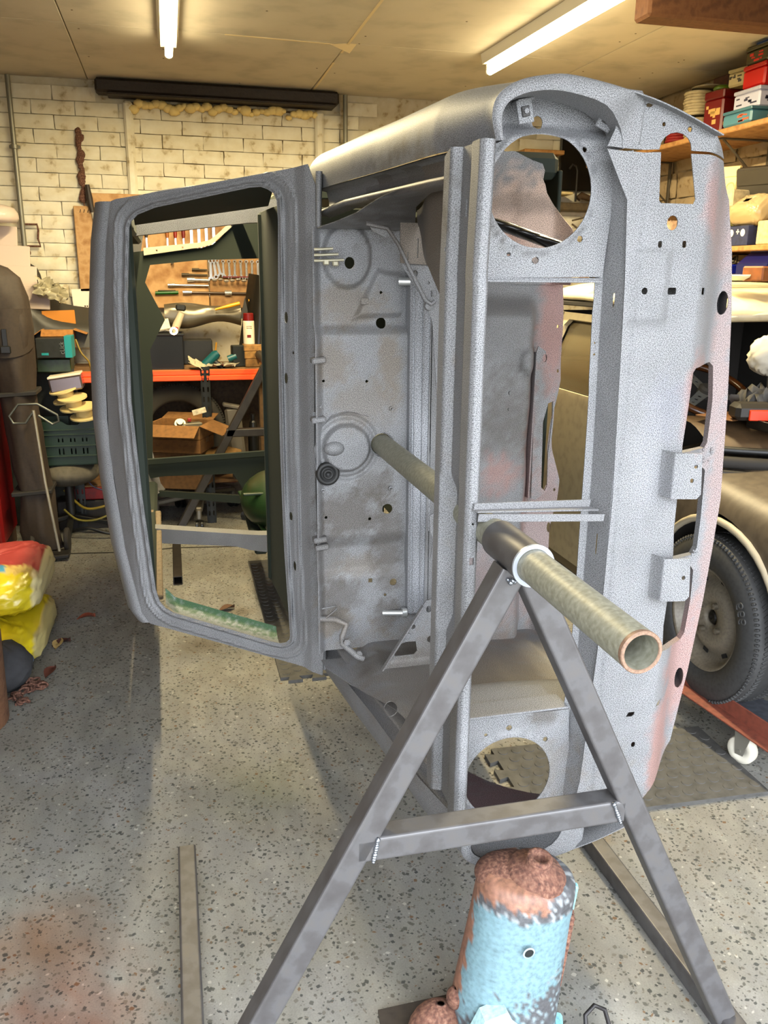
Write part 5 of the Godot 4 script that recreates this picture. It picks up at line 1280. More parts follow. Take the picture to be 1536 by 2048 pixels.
func pegboard():
	var W := BACK + 0.05
	var ply := mat("pegboard_ply", Color(0.7, 0.55, 0.37), 0.75, 0.0, T.wood, 2.0)
	var ply2 := mat("hardboard", Color(0.56, 0.42, 0.26), 0.75, 0.0, T.wood, 2.5)
	var pb := thing("tool_board", "two brown boards on the back wall for hanging tools", "board", Vector3(0.22, 1.2, W - 0.005))
	put(boxed(Vector3(0.62, 0.62, 0.018), Vector3(-0.3, 0.31, 0)), "light_panel", ply, pb)
	put(boxed(Vector3(0.56, 0.62, 0.018), Vector3(0.295, 0.31, 0.002)), "dark_panel", ply2, pb)
	var z := W + 0.018
	# hanging spanners along the top of the dark board
	var dark := plainm(Color(0.25, 0.2, 0.12), 0.6)
	var proto := {}
	for r in [true, false]: proto[r] = spanner(0.1, r).mesh()
	for i in 10:
		var L: float = [0.098, 0.104, 0.1, 0.108, 0.112, 0.104, 0.11, 0.118, 0.125, 0.13][i]
		var o := solo(proto[false], "combination_spanner", chrome(), ["first", "second", "third", "fourth", "fifth", "sixth", "seventh", "eighth", "ninth", "rightmost"][i] + " chrome combination spanner in the hanging row on the dark board", "spanner", "hanging row of spanners", Vector3(0.317 + i * 0.0335, 1.472, z))
		o.scale = Vector3(1, L / 0.1, 1)
		o.rotation_degrees.z = rng.randf_range(-2, 2)
	for i in 3:
		var o := solo(proto[i == 1], "open_spanner", chrome(), ["broad bright spanner at the left end of the dark board", "ring spanner hanging crooked between two bright ones", "short spanner beside the board's joint, tilted right"][i], "spanner", "", Vector3(0.245 + i * 0.018, 1.475, z + 0.008 * i))
		o.scale = Vector3(1.25, 1.2 - 0.12 * i, 1); o.rotation_degrees.z = [0, 6, 12][i]
	for i in 9:
		var o := solo(proto[true], "ring_spanner", chrome(), ["leftmost", "second", "third", "fourth", "fifth", "sixth", "seventh", "eighth", "ninth"][i] + " ring spanner hanging end-on in the lower row on the dark board", "spanner", "lower row of ring spanners", Vector3(0.262 + i * 0.034, 1.362 + 0.004 * sin(i * 2.0), z + 0.04))
		o.rotation_degrees = Vector3(62, 0, 0); o.scale = Vector3(1.5, 0.9, 1)
	# spanners and chisels on the upper part, seen through the quarter window
	for i in 4:
		var o := solo(proto[i % 2 == 0], "long_spanner", chrome(), ["first", "second", "third", "fourth"][i] + " long chrome spanner from the left above the quarter window rail", "spanner", "upper long spanners", Vector3(0.145 + i * 0.042, 1.72, z))
		o.scale = Vector3(1.3, 1.9, 1)
	for i in 3:
		m_stick("wood_chisel", ["orange-handled chisel hanging beside the long spanners", "red-handled chisel hanging beside the orange one", "dark red-handled chisel next to the long spanners"][i], Vector3(0.01 + i * 0.045, 1.71, z), [Color(0.55, 0.3, 0.06), Color(0.5, 0.1, 0.03), Color(0.4, 0.05, 0.03)][i])
	m_stick("hanging_rod", "thin dark rod hanging on the light board above the quarter window", Vector3(-0.105, 1.71, z), Color(0.1, 0.07, 0.05))
	# socket bars lying across pegs
	var bars := [["ratchet_bar", "short dark socket bar at the upper right of the light board", 0.15, 0.225, 1.419, 0.005, dark], ["extension_bar", "socket extension bar below the short one", 0.09, 0.225, 1.39, 0.006, dark], ["ratchet", "chrome ratchet with a knurled grip on the light board", 0.12, 0.23, 1.362, 0.009, chrome()], ["breaker_bar", "long chrome breaker bar with a hinged head on the light board", 0.01, 0.23, 1.331, 0.007, chrome()]]
	for b in bars:
		var t := thing(b[0], b[1], "tool", Vector3(b[2], b[4], z))
		var m := MB.new(); m.tube([Vector3(0, 0, 0), Vector3(b[3] - b[2], -0.003, 0)], b[5], 10)
		put(m, "shaft", b[6], t)
		m = MB.new(); m.tube([Vector3(-0.012, 0, 0), Vector3(0.03, 0, 0)], b[5] * 1.5, 10); put(m, "head", b[6], t)
	var tq := thing("torque_wrench", "long dark torque wrench across both boards with a chrome middle", "tool", Vector3(0.08, 1.29, z))
	var m := MB.new(); m.tube([Vector3(0, 0, 0), Vector3(0.47, -0.006, 0)], 0.007, 10); put(m, "shaft", mat("dark_chrome", Color(0.35, 0.3, 0.26), 0.3, 0.7), tq)
	m = MB.new(); m.tube([Vector3(0.24, -0.003, 0), Vector3(0.28, -0.003, 0)], 0.016, 12); m.tube([Vector3(0, 0, 0), Vector3(0.05, 0, 0)], 0.011, 12); put(m, "grip", chrome(), tq)
	var gb := thing("green_scraper", "tool with a bright green handle low on the light board", "tool", Vector3(-0.075, 1.285, z))
	m = MB.new(); m.tube([Vector3(0, 0, 0), Vector3(0.13, 0.004, 0)], 0.01, 10); put(m, "handle", plainm(Color(0.05, 0.3, 0.03), 0.4), gb)
	m = MB.new(); m.box(Vector3(0.1, 0.008, 0.006), Vector3(0.065, 0.014, 0.004)); put(m, "clip", dark, gb)
	m = MB.new()
	sheet(m, pv([0, 0, 0.09, 0, 0.09, 0.02, 0.085, 0.05, 0.07, 0.075, 0.04, 0.09, 0.02, 0.095, 0, 0.095]), [ell(0.045, 0.04, 0.008, 0.02)], 0.02, func(a, b): return Vector3(0.09 - a, 0.095 - b, 0.0), 0.006)
	solo(m, "protractor", plainm(Color(0.25, 0.28, 0.2), 0.5), "grey-green protractor at the left of the light board", "tool", "", Vector3(-0.235, 1.37, z))
	m = MB.new(); m.bar(Vector3(0, 0, 0), Vector3(0.05, 0, 0), 0.008, 0.02); m.bar(Vector3(0, 0, 0), Vector3(0, 0.1, 0), 0.006, 0.006)
	solo(m, "try_square", dark, "small square hanging below the protractor", "tool", "", Vector3(-0.2, 1.33, z))
	m = MB.new(); m.tube([Vector3(0, 0, -0.01), Vector3(0, 0, 0.02)], 0.009, 8)
	solo(m, "peg", dark, "dark peg near the top of the light board", "peg", "", Vector3(0.03, 1.455, z))
	m = MB.new(); m.bar(Vector3(0, 0, 0), Vector3(0.3, 0.002, 0), 0.008, 0.01)
	solo(m, "red_tool_rail", plainm(Color(0.35, 0.03, 0.05), 0.5), "dark red rail behind the lower row of ring spanners", "rail", "", Vector3(0.31, 1.378, z))
func m_stick(called: String, label: String, at: Vector3, c: Color):
	var t := thing(called, label, "tool", at)
	var m := MB.new(); m.tube([Vector3(0, 0, 0), Vector3(0, -0.02, 0), Vector3(0, -0.1, 0), Vector3(0, -0.12, 0)], [0.007, 0.011, 0.011, 0.007], 10)
	put(m, "handle", plainm(c, 0.4), t)
	m = MB.new(); m.bar(Vector3(0, -0.12, 0), Vector3(0, -0.22, 0), 0.01, 0.003, Vector3.BACK, 0.001)
	put(m, "blade", chrome(), t)

func workbench():
	var b := thing("workbench", "boltless workbench with an orange beam under the tool boards", "bench", Vector3(0.2, 0, -5.02))
	var org := plainm(Color(0.95, 0.3, 0.06), 0.4)
	var up := plainm(Color(0.09, 0.1, 0.1), 0.5, 0.3)
	put(boxed(Vector3(1.5, 0.02, 0.42), Vector3(0, 0.875, 0)), "worktop", mat("chipboard", Color(0.45, 0.33, 0.2), 0.85, 0.0, T.wood, 4.0), b)
	var m := MB.new()
	m.box(Vector3(1.5, 0.028, 0.02), Vector3(0, 0.868, 0.215), Basis(), 0.003); m.box(Vector3(1.5, 0.03, 0.026), Vector3(0, 0.838, 0.218), Basis(), 0.004)
	put(m, "beam", org, b)
	for x in [-0.03, 0.72, -0.74]:
		var hs := []
		for k in 15:
			for s in [-1, 1]: hs.append(rrect(s * 0.0125, 0.06 + k * 0.055, 0.004, 0.014, 0.003))
		m = MB.new()
		sheet(m, pv([-0.026, 0, 0.026, 0, 0.026, 0.9, -0.026, 0.9]), hs, 0.026, func(a, c): return Vector3(x + a, c, 0.236 - absf(a) * 0.25), 0.003)
		put(m, "upright", up, b)
	m = MB.new()
	for k in 2: for s in [-1, 1]: m.box(Vector3(0.01, 0.014, 0.004), Vector3(-0.03 + s * 0.0125, 0.845 + k * 0.028, 0.238), Basis(), 0.001)
	put(m, "rivet", org, b)
	put(boxed(Vector3(1.5, 0.85, 0.01), Vector3(0, 0.425, -0.2)), "back_sheet", grainy(Color(0.3, 0.25, 0.2), 0.9), b)
	put(boxed(Vector3(1.46, 0.02, 0.4), Vector3(0, 0.24, 0.0)), "lower_shelf", mat("chipboard", Color(0.45, 0.33, 0.2), 0.85, 0.0, T.wood, 4.0), b)
	var top := 0.886
	# black plastic crate with odds and ends
	var c := thing("tool_crate", "black plastic crate full of odds and ends at the bench's left", "crate", Vector3(-0.03, top, -4.9))
	var bk := plainm(Color(0.025, 0.027, 0.027), 0.45)
	m = MB.new()
	for s in [-1, 1]:
		m.box(Vector3(0.008, 0.19, 0.16), Vector3(s * 0.085, 0.095, 0), rot(0, 0, -s * 3.0)); m.box(Vector3(0.18, 0.19, 0.008), Vector3(0, 0.095, s * 0.08), rot(s * 3.0, 0, 0))
	m.box(Vector3(0.17, 0.006, 0.16), Vector3(0, 0.003, 0))
	put(m, "body", bk, c)
	m = MB.new(); for s in [-1, 1]: m.box(Vector3(0.012, 0.012, 0.19), Vector3(s * 0.094, 0.188, 0)); m.box(Vector3(0.2, 0.012, 0.012), Vector3(0, 0.188, s * 0.09))
	put(m, "rim", bk, c)
	var pad := bx("note_pad", "white paper pad lying tilted in the black crate", "pad", Vector3(0.09, 0.006, 0.08), Vector3(-0.05, top + 0.235, -4.88), Color(0.85, 0.82, 0.72)); pad.rotation_degrees = Vector3(38, 10, 12)
	var hg := thing("heat_gun", "white and black hand tool with a red mark standing in the crate", "tool", Vector3(0.015, top + 0.19, -4.9)); hg.rotation_degrees.z = -22
	m = MB.new(); m.tube([Vector3(0, -0.05, 0), Vector3(0, 0.05, 0), Vector3(0.004, 0.12, 0)], [0.02, 0.022, 0.018], 12); put(m, "body", plainm(Color(0.75, 0.7, 0.6), 0.4), hg)
	m = MB.new(); m.box(Vector3(0.055, 0.035, 0.04), Vector3(-0.01, 0.145, 0), rot(0, 0, 15), 0.008); put(m, "head", plainm(Color(0.08, 0.08, 0.08), 0.5), hg)
	m = MB.new(); m.box(Vector3(0.016, 0.018, 0.003), Vector3(0.004, 0.03, 0.022)); put(m, "badge", plainm(Color(0.6, 0.03, 0.02), 0.4), hg)
	m = MB.new(); m.tube([Vector3(-0.06, 0, 0), Vector3(0.0, 0.012, 0.01), Vector3(0.04, 0.004, 0.02)], 0.006, 8)
	m.lathe([Vector2(0.012, -0.005), Vector2(0.022, -0.005), Vector2(0.022, 0.005), Vector2(0.012, 0.005)], 16, Transform3D(rot(70, 0, 0), Vector3(0.045, 0.006, 0.02)))
	solo(m, "lug_wrench", chrome(), "chrome wrench lying across the crate's front edge", "wrench", "", Vector3(-0.03, top + 0.2, -4.83))
	# teal power tool on a plastic sheet
	var d := thing("cordless_drill", "teal cordless power tool lying on the bench", "drill", Vector3(0.2, top + 0.035, -4.88)); d.rotation_degrees = Vector3(0, 0, 38)
	var teal := plainm(Color(0.0, 0.28, 0.3), 0.4)
	m = MB.new(); m.tube([Vector3(-0.06, 0, 0), Vector3(-0.02, 0.0, 0), Vector3(0.05, 0.005, 0), Vector3(0.07, 0.004, 0)], [0.022, 0.026, 0.028, 0.018], 12); put(m, "body", teal, d)
	m = MB.new(); m.tube([Vector3(0.02, -0.01, 0), Vector3(0.035, -0.08, 0.01)], 0.016, 10); put(m, "grip", plainm(Color(0.04, 0.045, 0.045), 0.5), d)
	m = MB.new(); m.tube([Vector3(-0.095, -0.002, 0), Vector3(-0.06, 0, 0)], [0.01, 0.018], 10); put(m, "chuck", plainm(Color(0.05, 0.05, 0.05), 0.4, 0.4), d)
	d = thing("glue_gun", "smaller teal tool with a grey nozzle right of the drill", "tool", Vector3(0.325, top + 0.05, -4.9)); d.rotation_degrees.z = 20
	m = MB.new(); m.tube([Vector3(-0.02, 0, 0), Vector3(0.03, 0, 0)], 0.02, 10); put(m, "body", teal, d)
	m = MB.new(); m.tube([Vector3(0.03, 0, 0), Vector3(0.1, 0.01, 0)], [0.008, 0.004], 8); put(m, "nozzle", plainm(Color(0.4, 0.38, 0.33), 0.4), d)
	m = MB.new(); m.grid(crumple(0.17, 0.1, 0.016, 3)); solo(m, "plastic_sheet", plainm(Color(0.55, 0.52, 0.45), 0.2), "crumpled clear plastic packaging on the bench under the teal tools", "packaging", "", Vector3(0.27, top + 0.012, -4.86))
	m = MB.new(); m.grid(crumple(0.12, 0.09, 0.008, 8)); var ps := solo(m, "instruction_sheet", plainm(Color(0.62, 0.58, 0.48), 0.8), "folded pale leaflet leaning off the bench edge", "paper", "", Vector3(0.14, top + 0.02, -4.82)); ps.rotation_degrees = Vector3(20, 0, -32)
	bx("meter_case", "small dark box with pale keys beside the stacked cartons", "box", Vector3(0.075, 0.12, 0.06), Vector3(0.365, top, -4.92), Color(0.1, 0.11, 0.1), 6, "", 0.4)
	carton("small_carton", "flat brown carton at the bottom of the bench stack", Vector3(0.13, 0.045, 0.1), Vector3(0.465, top, -4.92), Color(0.5, 0.36, 0.18), 3, false, "bench cartons")
	carton("small_carton", "flat brown carton in the middle of the bench stack", Vector3(0.125, 0.042, 0.1), Vector3(0.462, top + 0.046, -4.92), Color(0.55, 0.4, 0.2), -2, false, "bench cartons")
	carton("small_carton", "flat brown carton on top of the stack, under the spray can", Vector3(0.12, 0.036, 0.1), Vector3(0.455, top + 0.089, -4.92), Color(0.58, 0.42, 0.22), 1, false, "bench cartons")
	var sp := thing("spray_can", "white spray can with a red cap on the carton stack", "spray can", Vector3(0.43, top + 0.126, -4.92))
	m = MB.new(); m.lathe([Vector2(0, 0), Vector2(0.031, 0), Vector2(0.032, 0.004), Vector2(0.032, 0.125), Vector2(0.026, 0.135)], 22); put(m, "can", plainm(Color(0.82, 0.78, 0.7), 0.35), sp)
	m = MB.new(); m.lathe([Vector2(0.029, 0.128), Vector2(0.03, 0.132), Vector2(0.029, 0.168), Vector2(0.026, 0.172), Vector2(0, 0.172)], 22); put(m, "cap", plainm(Color(0.38, 0.02, 0.02), 0.35), sp)
	m = MB.new(); m.box(Vector3(0.022, 0.016, 0.002), Vector3(-0.002, 0.045, 0.032)); m.box(Vector3(0.03, 0.002, 0.002), Vector3(0, 0.1, 0.032)); m.box(Vector3(0.03, 0.002, 0.002), Vector3(0, 0.09, 0.032)); put(m, "label_mark", plainm(Color(0.4, 0.06, 0.05), 0.5), sp)
	m = MB.new(); m.tube([Vector3(0, 0, 0), Vector3(0, 0.16, 0)], 0.017, 10)
	solo(m, "yellow_tube", plainm(Color(0.7, 0.48, 0.03), 0.4), "yellow tube standing at the bench's right", "tube", "", Vector3(0.545, top, -4.9))
	# body panels leaning at the back: a bumper blade, a dark wing, a bow saw with a yellow frame
	m = MB.new()
	var rr := []
	for i in 14:
		var x := -0.03 + i * 0.033; var k := 0.02 * sin(i * 0.5)
		rr.append(PackedVector3Array([Vector3(x, 1.225 + k * 0.5, -5.1), Vector3(x, 1.215, -5.05 + 0.01 * sin(i)), Vector3(x, 1.18, -5.03), Vector3(x, 1.14 - k, -5.03), Vector3(x, 1.11 - k, -5.06)]))
	m.grid(smooth_rows(rr))
	solo(m, "bumper_blade", mat("old_bumper", Color(0.4, 0.37, 0.31), 0.3, 0.5), "dull steel bumper blade along the back of the bench", "bumper")
	m = MB.new()
	rr = []
	for i in 9:
		var t := i / 8.0
		var line := PackedVector3Array()
		for j in 8:
			var s := j / 7.0
			line.append(Vector3(0.36 + 0.2 * s + 0.12 * pow(1.0 - t, 1.0) * 0.0 + 0.09 * t * (1.0 - s), 0.9 + 0.5 * t - 0.02 * s, -4.98 + 0.09 * sin(s * 2.6) - 0.05 * t))
		rr.append(line)
	m.grid(dense(smooth_rows(rr), 2))
	solo(m, "front_wing_panel", mat("satin_black_panel", Color(0.1, 0.09, 0.075), 0.3, 0.2), "dark curved car wing panel standing on the bench's right", "car panel")
	var bs := thing("bow_saw", "hand saw with a bright yellow frame behind the bumper blade", "saw", Vector3(0.25, 1.2, -4.99))
	m = MB.new(); m.tube([Vector3(0, 0, 0), Vector3(0.08, 0.02, 0), Vector3(0.14, 0.035, 0)], [0.006, 0.011, 0.011], 10); m.tube([Vector3(0.19, 0.05, 0), Vector3(0.215, 0.05, 0), Vector3(0.23, 0.02, 0), Vector3(0.22, -0.02, 0), Vector3(0.195, -0.02, 0)], 0.009, 10)
	put(m, "frame", plainm(Color(0.8, 0.55, 0.02), 0.4), bs)
	m = MB.new(); m.prism(pv([0.14, -0.05, 0.17, 0.07, 0.19, -0.05]), 0.012); put(m, "bracket", plainm(Color(0.2, 0.19, 0.17), 0.4, 0.3), bs)
	bx("dark_case", "dark moulded case at the back of the bench", "case", Vector3(0.2, 0.14, 0.12), Vector3(0.13, top, -5.12), Color(0.05, 0.05, 0.05), 0, "", 0.5)
	m = MB.new(); m.tube([Vector3(0, 0, 0), Vector3(0.02, 0.13, 0)], 0.005, 8)
	solo(m, "yellow_pencil", plainm(Color(0.6, 0.42, 0.05), 0.5), "yellow stick leaning behind the drill", "stick", "", Vector3(0.23, top, -5.0))
	# below the bench
	var ty := thing("spare_tyre", "grey worn tyre standing under the bench", "tyre", Vector3(0.0, 0.25, -4.93))
	tyre(ty, 0.268, 0.14, Transform3D(rot(-8, 0, 0) * Basis(Vector3.RIGHT, Vector3.BACK, Vector3.DOWN), Vector3(0.01, 0.275, 0.0)), plainm(Color(0.16, 0.145, 0.12), 0.85))
	carton("parts_box", "large brown carton at the bottom of the stack below the bench", Vector3(0.28, 0.205, 0.2), Vector3(0.02, 0.252, -4.72), Color(0.36, 0.25, 0.13), -20, false, "cartons below the bench")
	carton("parts_box", "long brown carton under the opened one below the bench", Vector3(0.3, 0.075, 0.22), Vector3(0.02, 0.46, -4.7), Color(0.42, 0.28, 0.13), -22, false, "cartons below the bench")
	var oc := carton("open_parts_box", "opened brown carton with a metal part in it below the bench", Vector3(0.3, 0.075, 0.22), Vector3(0.02, 0.536, -4.7), Color(0.48, 0.33, 0.16), -22, true, "cartons below the bench")
	oc.set_meta("category", "box")
	var al := thing("fuel_pump", "cast aluminium part lying in the opened carton", "engine part", Vector3(0.02, 0.57, -4.68))
	m = MB.new(); m.lathe([Vector2(0, 0), Vector2(0.035, 0), Vector2(0.038, 0.01), Vector2(0.03, 0.035), Vector2(0.02, 0.035), Vector2(0.016, 0.05), Vector2(0, 0.05)], 20, Transform3D(rot(50, 0, 0), Vector3(0, 0.02, 0))); m.box(Vector3(0.11, 0.03, 0.05), Vector3(0.06, 0.025, 0), rot(0, 15, 0)); put(m, "casting", mat("cast_alloy", Color(0.5, 0.48, 0.42), 0.4, 0.6), al)
	m = MB.new(); m.box(Vector3(0.02, 0.02, 0.02), Vector3(0.05, 0.055, 0)); put(m, "red_cap", plainm(Color(0.5, 0.06, 0.03), 0.5), al)
	bx("white_tag", "small white tag sticking up behind the opened carton", "tag", Vector3(0.075, 0.03, 0.003), Vector3(0.13, 0.65, -4.72), Color(0.8, 0.76, 0.66), 0).rotation_degrees.z = 14
	m = MB.new(); fn.frequency = 0.2; m.blob(Vector3.ZERO, Vector3(0.3, 0.06, 0.2), 12, fn, 0.25); fn.frequency = 1.0
	solo(m, "foam_pad", grainy(Color(0.45, 0.33, 0.15), 0.9), "brown foam pad below the cartons", "pad", "", Vector3(0.2, 0.43, -4.7))
	m = MB.new(); m.box(Vector3(0.09, 0.42, 0.06), Vector3(0, 0.03, 0), rot(0, 0, 5), 0.02); m.box(Vector3(0.1, 0.02, 0.07), Vector3(-0.02, 0.245, 0), rot(0, 0, -12), 0.006)
	solo(m, "grey_duct", plainm(Color(0.3, 0.28, 0.25), 0.5), "grey plastic duct standing below the bench", "duct", "", Vector3(0.33, 0.43, -4.82))
	m = MB.new(); m.lathe([Vector2(0, 0), Vector2(0.03, 0), Vector2(0.032, 0.01), Vector2(0.032, 0.14), Vector2(0.02, 0.175), Vector2(0.012, 0.18), Vector2(0.012, 0.2), Vector2(0, 0.2)], 18)
	solo(m, "oil_bottle", plainm(Color(0.03, 0.03, 0.03), 0.35), "black bottle standing below the bench beside the duct", "bottle", "", Vector3(0.43, 0.252, -4.84)).scale = Vector3(1, 1.85, 1)
	bx("chipboard_offcut", "mottled chipboard offcut leaning below the bench", "board", Vector3(0.12, 0.58, 0.02), Vector3(0.53, 0.252, -4.86), Color(0.3, 0.21, 0.1), 0, "", 0.9)
	# swivel chair base on the floor under the bench
	var cb := thing("chair_base", "grey five-star chair base with black castors under the bench", "chair base", Vector3(0.13, 0, -4.93))
	for k in 5:
		var a := k * TAU / 5 + 1.7
		m = MB.new(); m.bar(Vector3(0, 0.15, 0), Vector3(cos(a) * 0.27, 0.115, sin(a) * 0.27), 0.04, 0.03, Vector3.UP, 0.01); m.bar(Vector3(cos(a) * 0.27, 0.12, sin(a) * 0.27), Vector3(cos(a) * 0.275, 0.06, sin(a) * 0.275), 0.028, 0.028, Vector3.RIGHT, 0.008)
		put(m, "arm", plainm(Color(0.36, 0.34, 0.3), 0.35, 0.3), cb)
		m = MB.new()
		for s in [-1, 1]: m.lathe([Vector2(0, -0.009), Vector2(0.026, -0.009), Vector2(0.028, -0.004), Vector2(0.028, 0.006), Vector2(0, 0.009)], 18, Transform3D(rot(0, 20 * k, 90), Vector3(cos(a) * 0.275 + s * 0.014, 0.028, sin(a) * 0.275)))
		put(m, "castor", plainm(Color(0.02, 0.02, 0.02), 0.4), cb)
	m = MB.new(); m.tube([Vector3(0, 0.1, 0), Vector3(0, 0.215, 0)], 0.03, 14); put(m, "column", plainm(Color(0.1, 0.1, 0.1), 0.5), cb)
	bx("red_floor_rail", "low red rail on the floor below the bench", "rail", Vector3(0.5, 0.06, 0.04), Vector3(0.1, 0.14, -5.2), Color(0.4, 0.04, 0.02), 0, "", 0.4)

func crumple(w: float, d: float, h: float, sd: int) -> Array:
	var rows := []
	var f := FastNoiseLite.new(); f.seed = sd; f.frequency = 3.5; f.fractal_octaves = 2
	for i in 17:
		var line := PackedVector3Array()
		for j in 17: line.append(Vector3((i / 16.0 - 0.5) * w + 0.2 * w * f.get_noise_2d(i * 0.06 + 9.0, j * 0.06), h * (0.5 + f.get_noise_2d(i * 0.065, j * 0.055)), (j / 16.0 - 0.5) * d))
		rows.append(line)
	return rows
func tyre(parent: Node, R: float, w: float, t: Transform3D, mt: Material):
	var m := MB.new(); var h := w / 2
	var b := R * 0.62
	m.lathe([Vector2(b, -h * 0.8), Vector2(b + 0.012, -h * 0.95), Vector2(R * 0.8, -h * 1.04), Vector2(R * 0.93, -h * 0.94), Vector2(R * 0.985, -h * 0.8), Vector2(R, -h * 0.5), Vector2(R, h * 0.5), Vector2(R * 0.985, h * 0.8), Vector2(R * 0.93, h * 0.94), Vector2(R * 0.8, h * 1.04), Vector2(b + 0.012, h * 0.95), Vector2(b, h * 0.8), Vector2(b, -h * 0.8)], 56, t, false)
	put(m, "carcass", mt, parent)
	m = MB.new()
	for i in 110:
		var a := TAU * i / 110
		for s in [-1, 1]:
			m.box(Vector3(0.008, 0.022, R * 0.04), t * Vector3(cos(a) * R * 0.972, s * h * 0.78, sin(a) * R * 0.972), t.basis * Basis(Vector3.UP, -a) * rot(0, 90, 0) * rot(s * 28, 0, 0), 0.002)
			m.box(Vector3(0.007, 0.02, 0.006), t * Vector3(cos(a + 0.03) * R, s * h * 0.42, sin(a + 0.03) * R), t.basis * Basis(Vector3.UP, -a) * rot(0, 90, 0) * rot(0, 0, s * 30), 0.001)
	tag(put(m, "tread_block", mt, parent), "", "", "", "stuff")

# ---------- things on the floor
func floor_things():
	# interlocking rubber mats with jigsaw edges and coin studs
	var rub := mat("rubber_mat", Color(0.27, 0.265, 0.255), 0.8, 0.0, T.grain, 2.0)
	var mats_ := [[Vector2(0.875, -2.12), 0.70, 0.36, -2.0, "studded grey rubber floor mat under the car's front right"], [Vector2(0.31, -2.73), 1.3, 0.85, 90.0, "studded rubber floor mat with jigsaw edge under the car shell"]]
	for q in mats_:
		var t := thing("rubber_mat", q[4], "mat", Vector3(q[0].x, 0, q[0].y), "rubber mats"); t.rotation_degrees.y = q[3]
		var o := PackedVector2Array([Vector2(0, 0)])
		var L: float = q[1]; var D: float = q[2]
		for k in int(D / 0.085):                       # teeth along the near left edge
			var y := 0.02 + k * 0.085
			o.append_array(PackedVector2Array([Vector2(0, y), Vector2(0.0, y + 0.012), Vector2(-0.028, y + 0.004), Vector2(-0.028, y + 0.056), Vector2(0, y + 0.046)]))
		o.append_array(PackedVector2Array([Vector2(0, D), Vector2(L, D), Vector2(L, 0)]))
		var m := MB.new(); m.prism(o, 0.012, Transform3D(Basis(Vector3.RIGHT, Vector3.BACK, Vector3.UP), Vector3.ZERO))
		put(m, "slab", rub, t)
		m = MB.new()
		for i in int(L / 0.042):
			for j in int(D / 0.042): m.lathe([Vector2(0.0155, 0), Vector2(0.0145, 0.002), Vector2(0.0, 0.0022)], 12, Transform3D(Basis(), Vector3(0.03 + i * 0.042 + (0.021 if j % 2 else 0.0), 0.0118, 0.025 + j * 0.042)))
		tag(put(m, "stud", rub, t), "", "", "", "stuff")
	# old blue jack in front of the car's nose
	var jk := thing("machine_pedestal", "old sky-blue machine pedestal, rusty on top, standing under the crossbar", "pedestal", Vector3(0.52, 0.0, -1.165))
	jk.rotation_degrees.z = -6.5
	var blue := Color(0.12, 0.2, 0.225); var rustc := Color(0.2, 0.095, 0.06); var blk := Color(0.06, 0.06, 0.065)
	var fl := FastNoiseLite.new(); fl.frequency = 18.0; fl.seed = 5; fl.fractal_octaves = 5
	var body := mat("jack_paint", Color(1, 1, 1), 0.5, 0.0, T.grain, 8.0, T.fine, 0.06)
	var colour := func(p: Vector3) -> Color:
		var a := atan2(p.x, p.z)
		var k := fl.get_noise_3d(p.x * 2.0, p.y * 2.0, p.z * 2.0); var f := fl.get_noise_3d(p.x * 9.0, p.y * 9.0, p.z * 9.0)
		var c := blue * (1.0 + 0.12 * k)
		if p.y > 0.335 + 0.02 * k: c = blk.lerp(Color(0.26, 0.28, 0.285), smoothstep(0.05, 0.35, fl.get_noise_3d(p.x * 22.0, p.y * 22.0, p.z * 22.0)))
		if p.y > 0.352 + 0.02 * k and a < 0.3 + 0.4 * k: c = rustc * (1.0 + 0.7 * f)
		if a < -1.5 + 0.25 * k: c = rustc * (1.0 + 0.6 * f)
		var low := 0.165 + 0.05 * a + 0.05 * k
		if p.y < low + 0.09 * f: c = blk.lerp(Color(0.18, 0.225, 0.24), smoothstep(0.1, 0.3, fl.get_noise_3d(p.x * 22.0, p.y * 22.0, p.z * 22.0)))
		if p.y < 0.12 and a > 0.2 and f < 0.1: c = blk
		c.a = 1.0
		return c
	var m := MB.new()
	var rows := []
	for i in 57:
		var y := 0.385 * i / 56.0
		var r := 0.098 - 0.012 * smoothstep(0.0, 0.385, y)
		if y > 0.355: r *= sqrt(maxf(1.0 - pow((y - 0.355) / 0.032, 2.0), 0.0)) * 0.25 + 0.75
		var line := PackedVector3Array()
		for j in 84:
			var a := TAU * j / 84
			var f := r * (1.0 + 0.06 * cos(a * 2.0))
			line.append(Vector3(cos(a) * f, y, sin(a) * f * 0.92))
		rows.append(line)
	rows.append(PackedVector3Array()); for j in 84: rows[-1].append(rows[-2][j] * Vector3(0.5, 1, 0.5) + Vector3(0, 0.006, 0))
	rows.append(PackedVector3Array()); for j in 84: rows[-1].append(Vector3(0, 0.394, 0))
	m.grid(rows, true, -1.0)
	for i in m.v.size(): m.c[i] = colour.call(m.v[i])
	put(m, "body", body, jk)
	var rust := mat("rust", Color(1, 1, 1), 0.9, 0.0, T.rust, 6.0, T.grain, 0.1)
	m = MB.new(); m.lathe([Vector2(0.058, -0.02), Vector2(0.056, 0.004), Vector2(0.045, 0.018), Vector2(0.024, 0.026), Vector2(0.022, 0.032), Vector2(0.0225, 0.042), Vector2(0.019, 0.043), Vector2(0.0135, 0.042), Vector2(0.0135, 0.02), Vector2(0, 0.02)], 28, Transform3D(rot(8, 0, 0), Vector3(0.008, 0.383, 0.012)), false)
	put(m, "boss", rust, jk, Vector3.ZERO, "rusty boss with a bored hole")
	m = MB.new(); m.blob(Vector3(-0.018, 0.368, -0.012), Vector3(0.15, 0.058, 0.12), 16)
	put(m, "lug", rust, jk)
	m = MB.new()
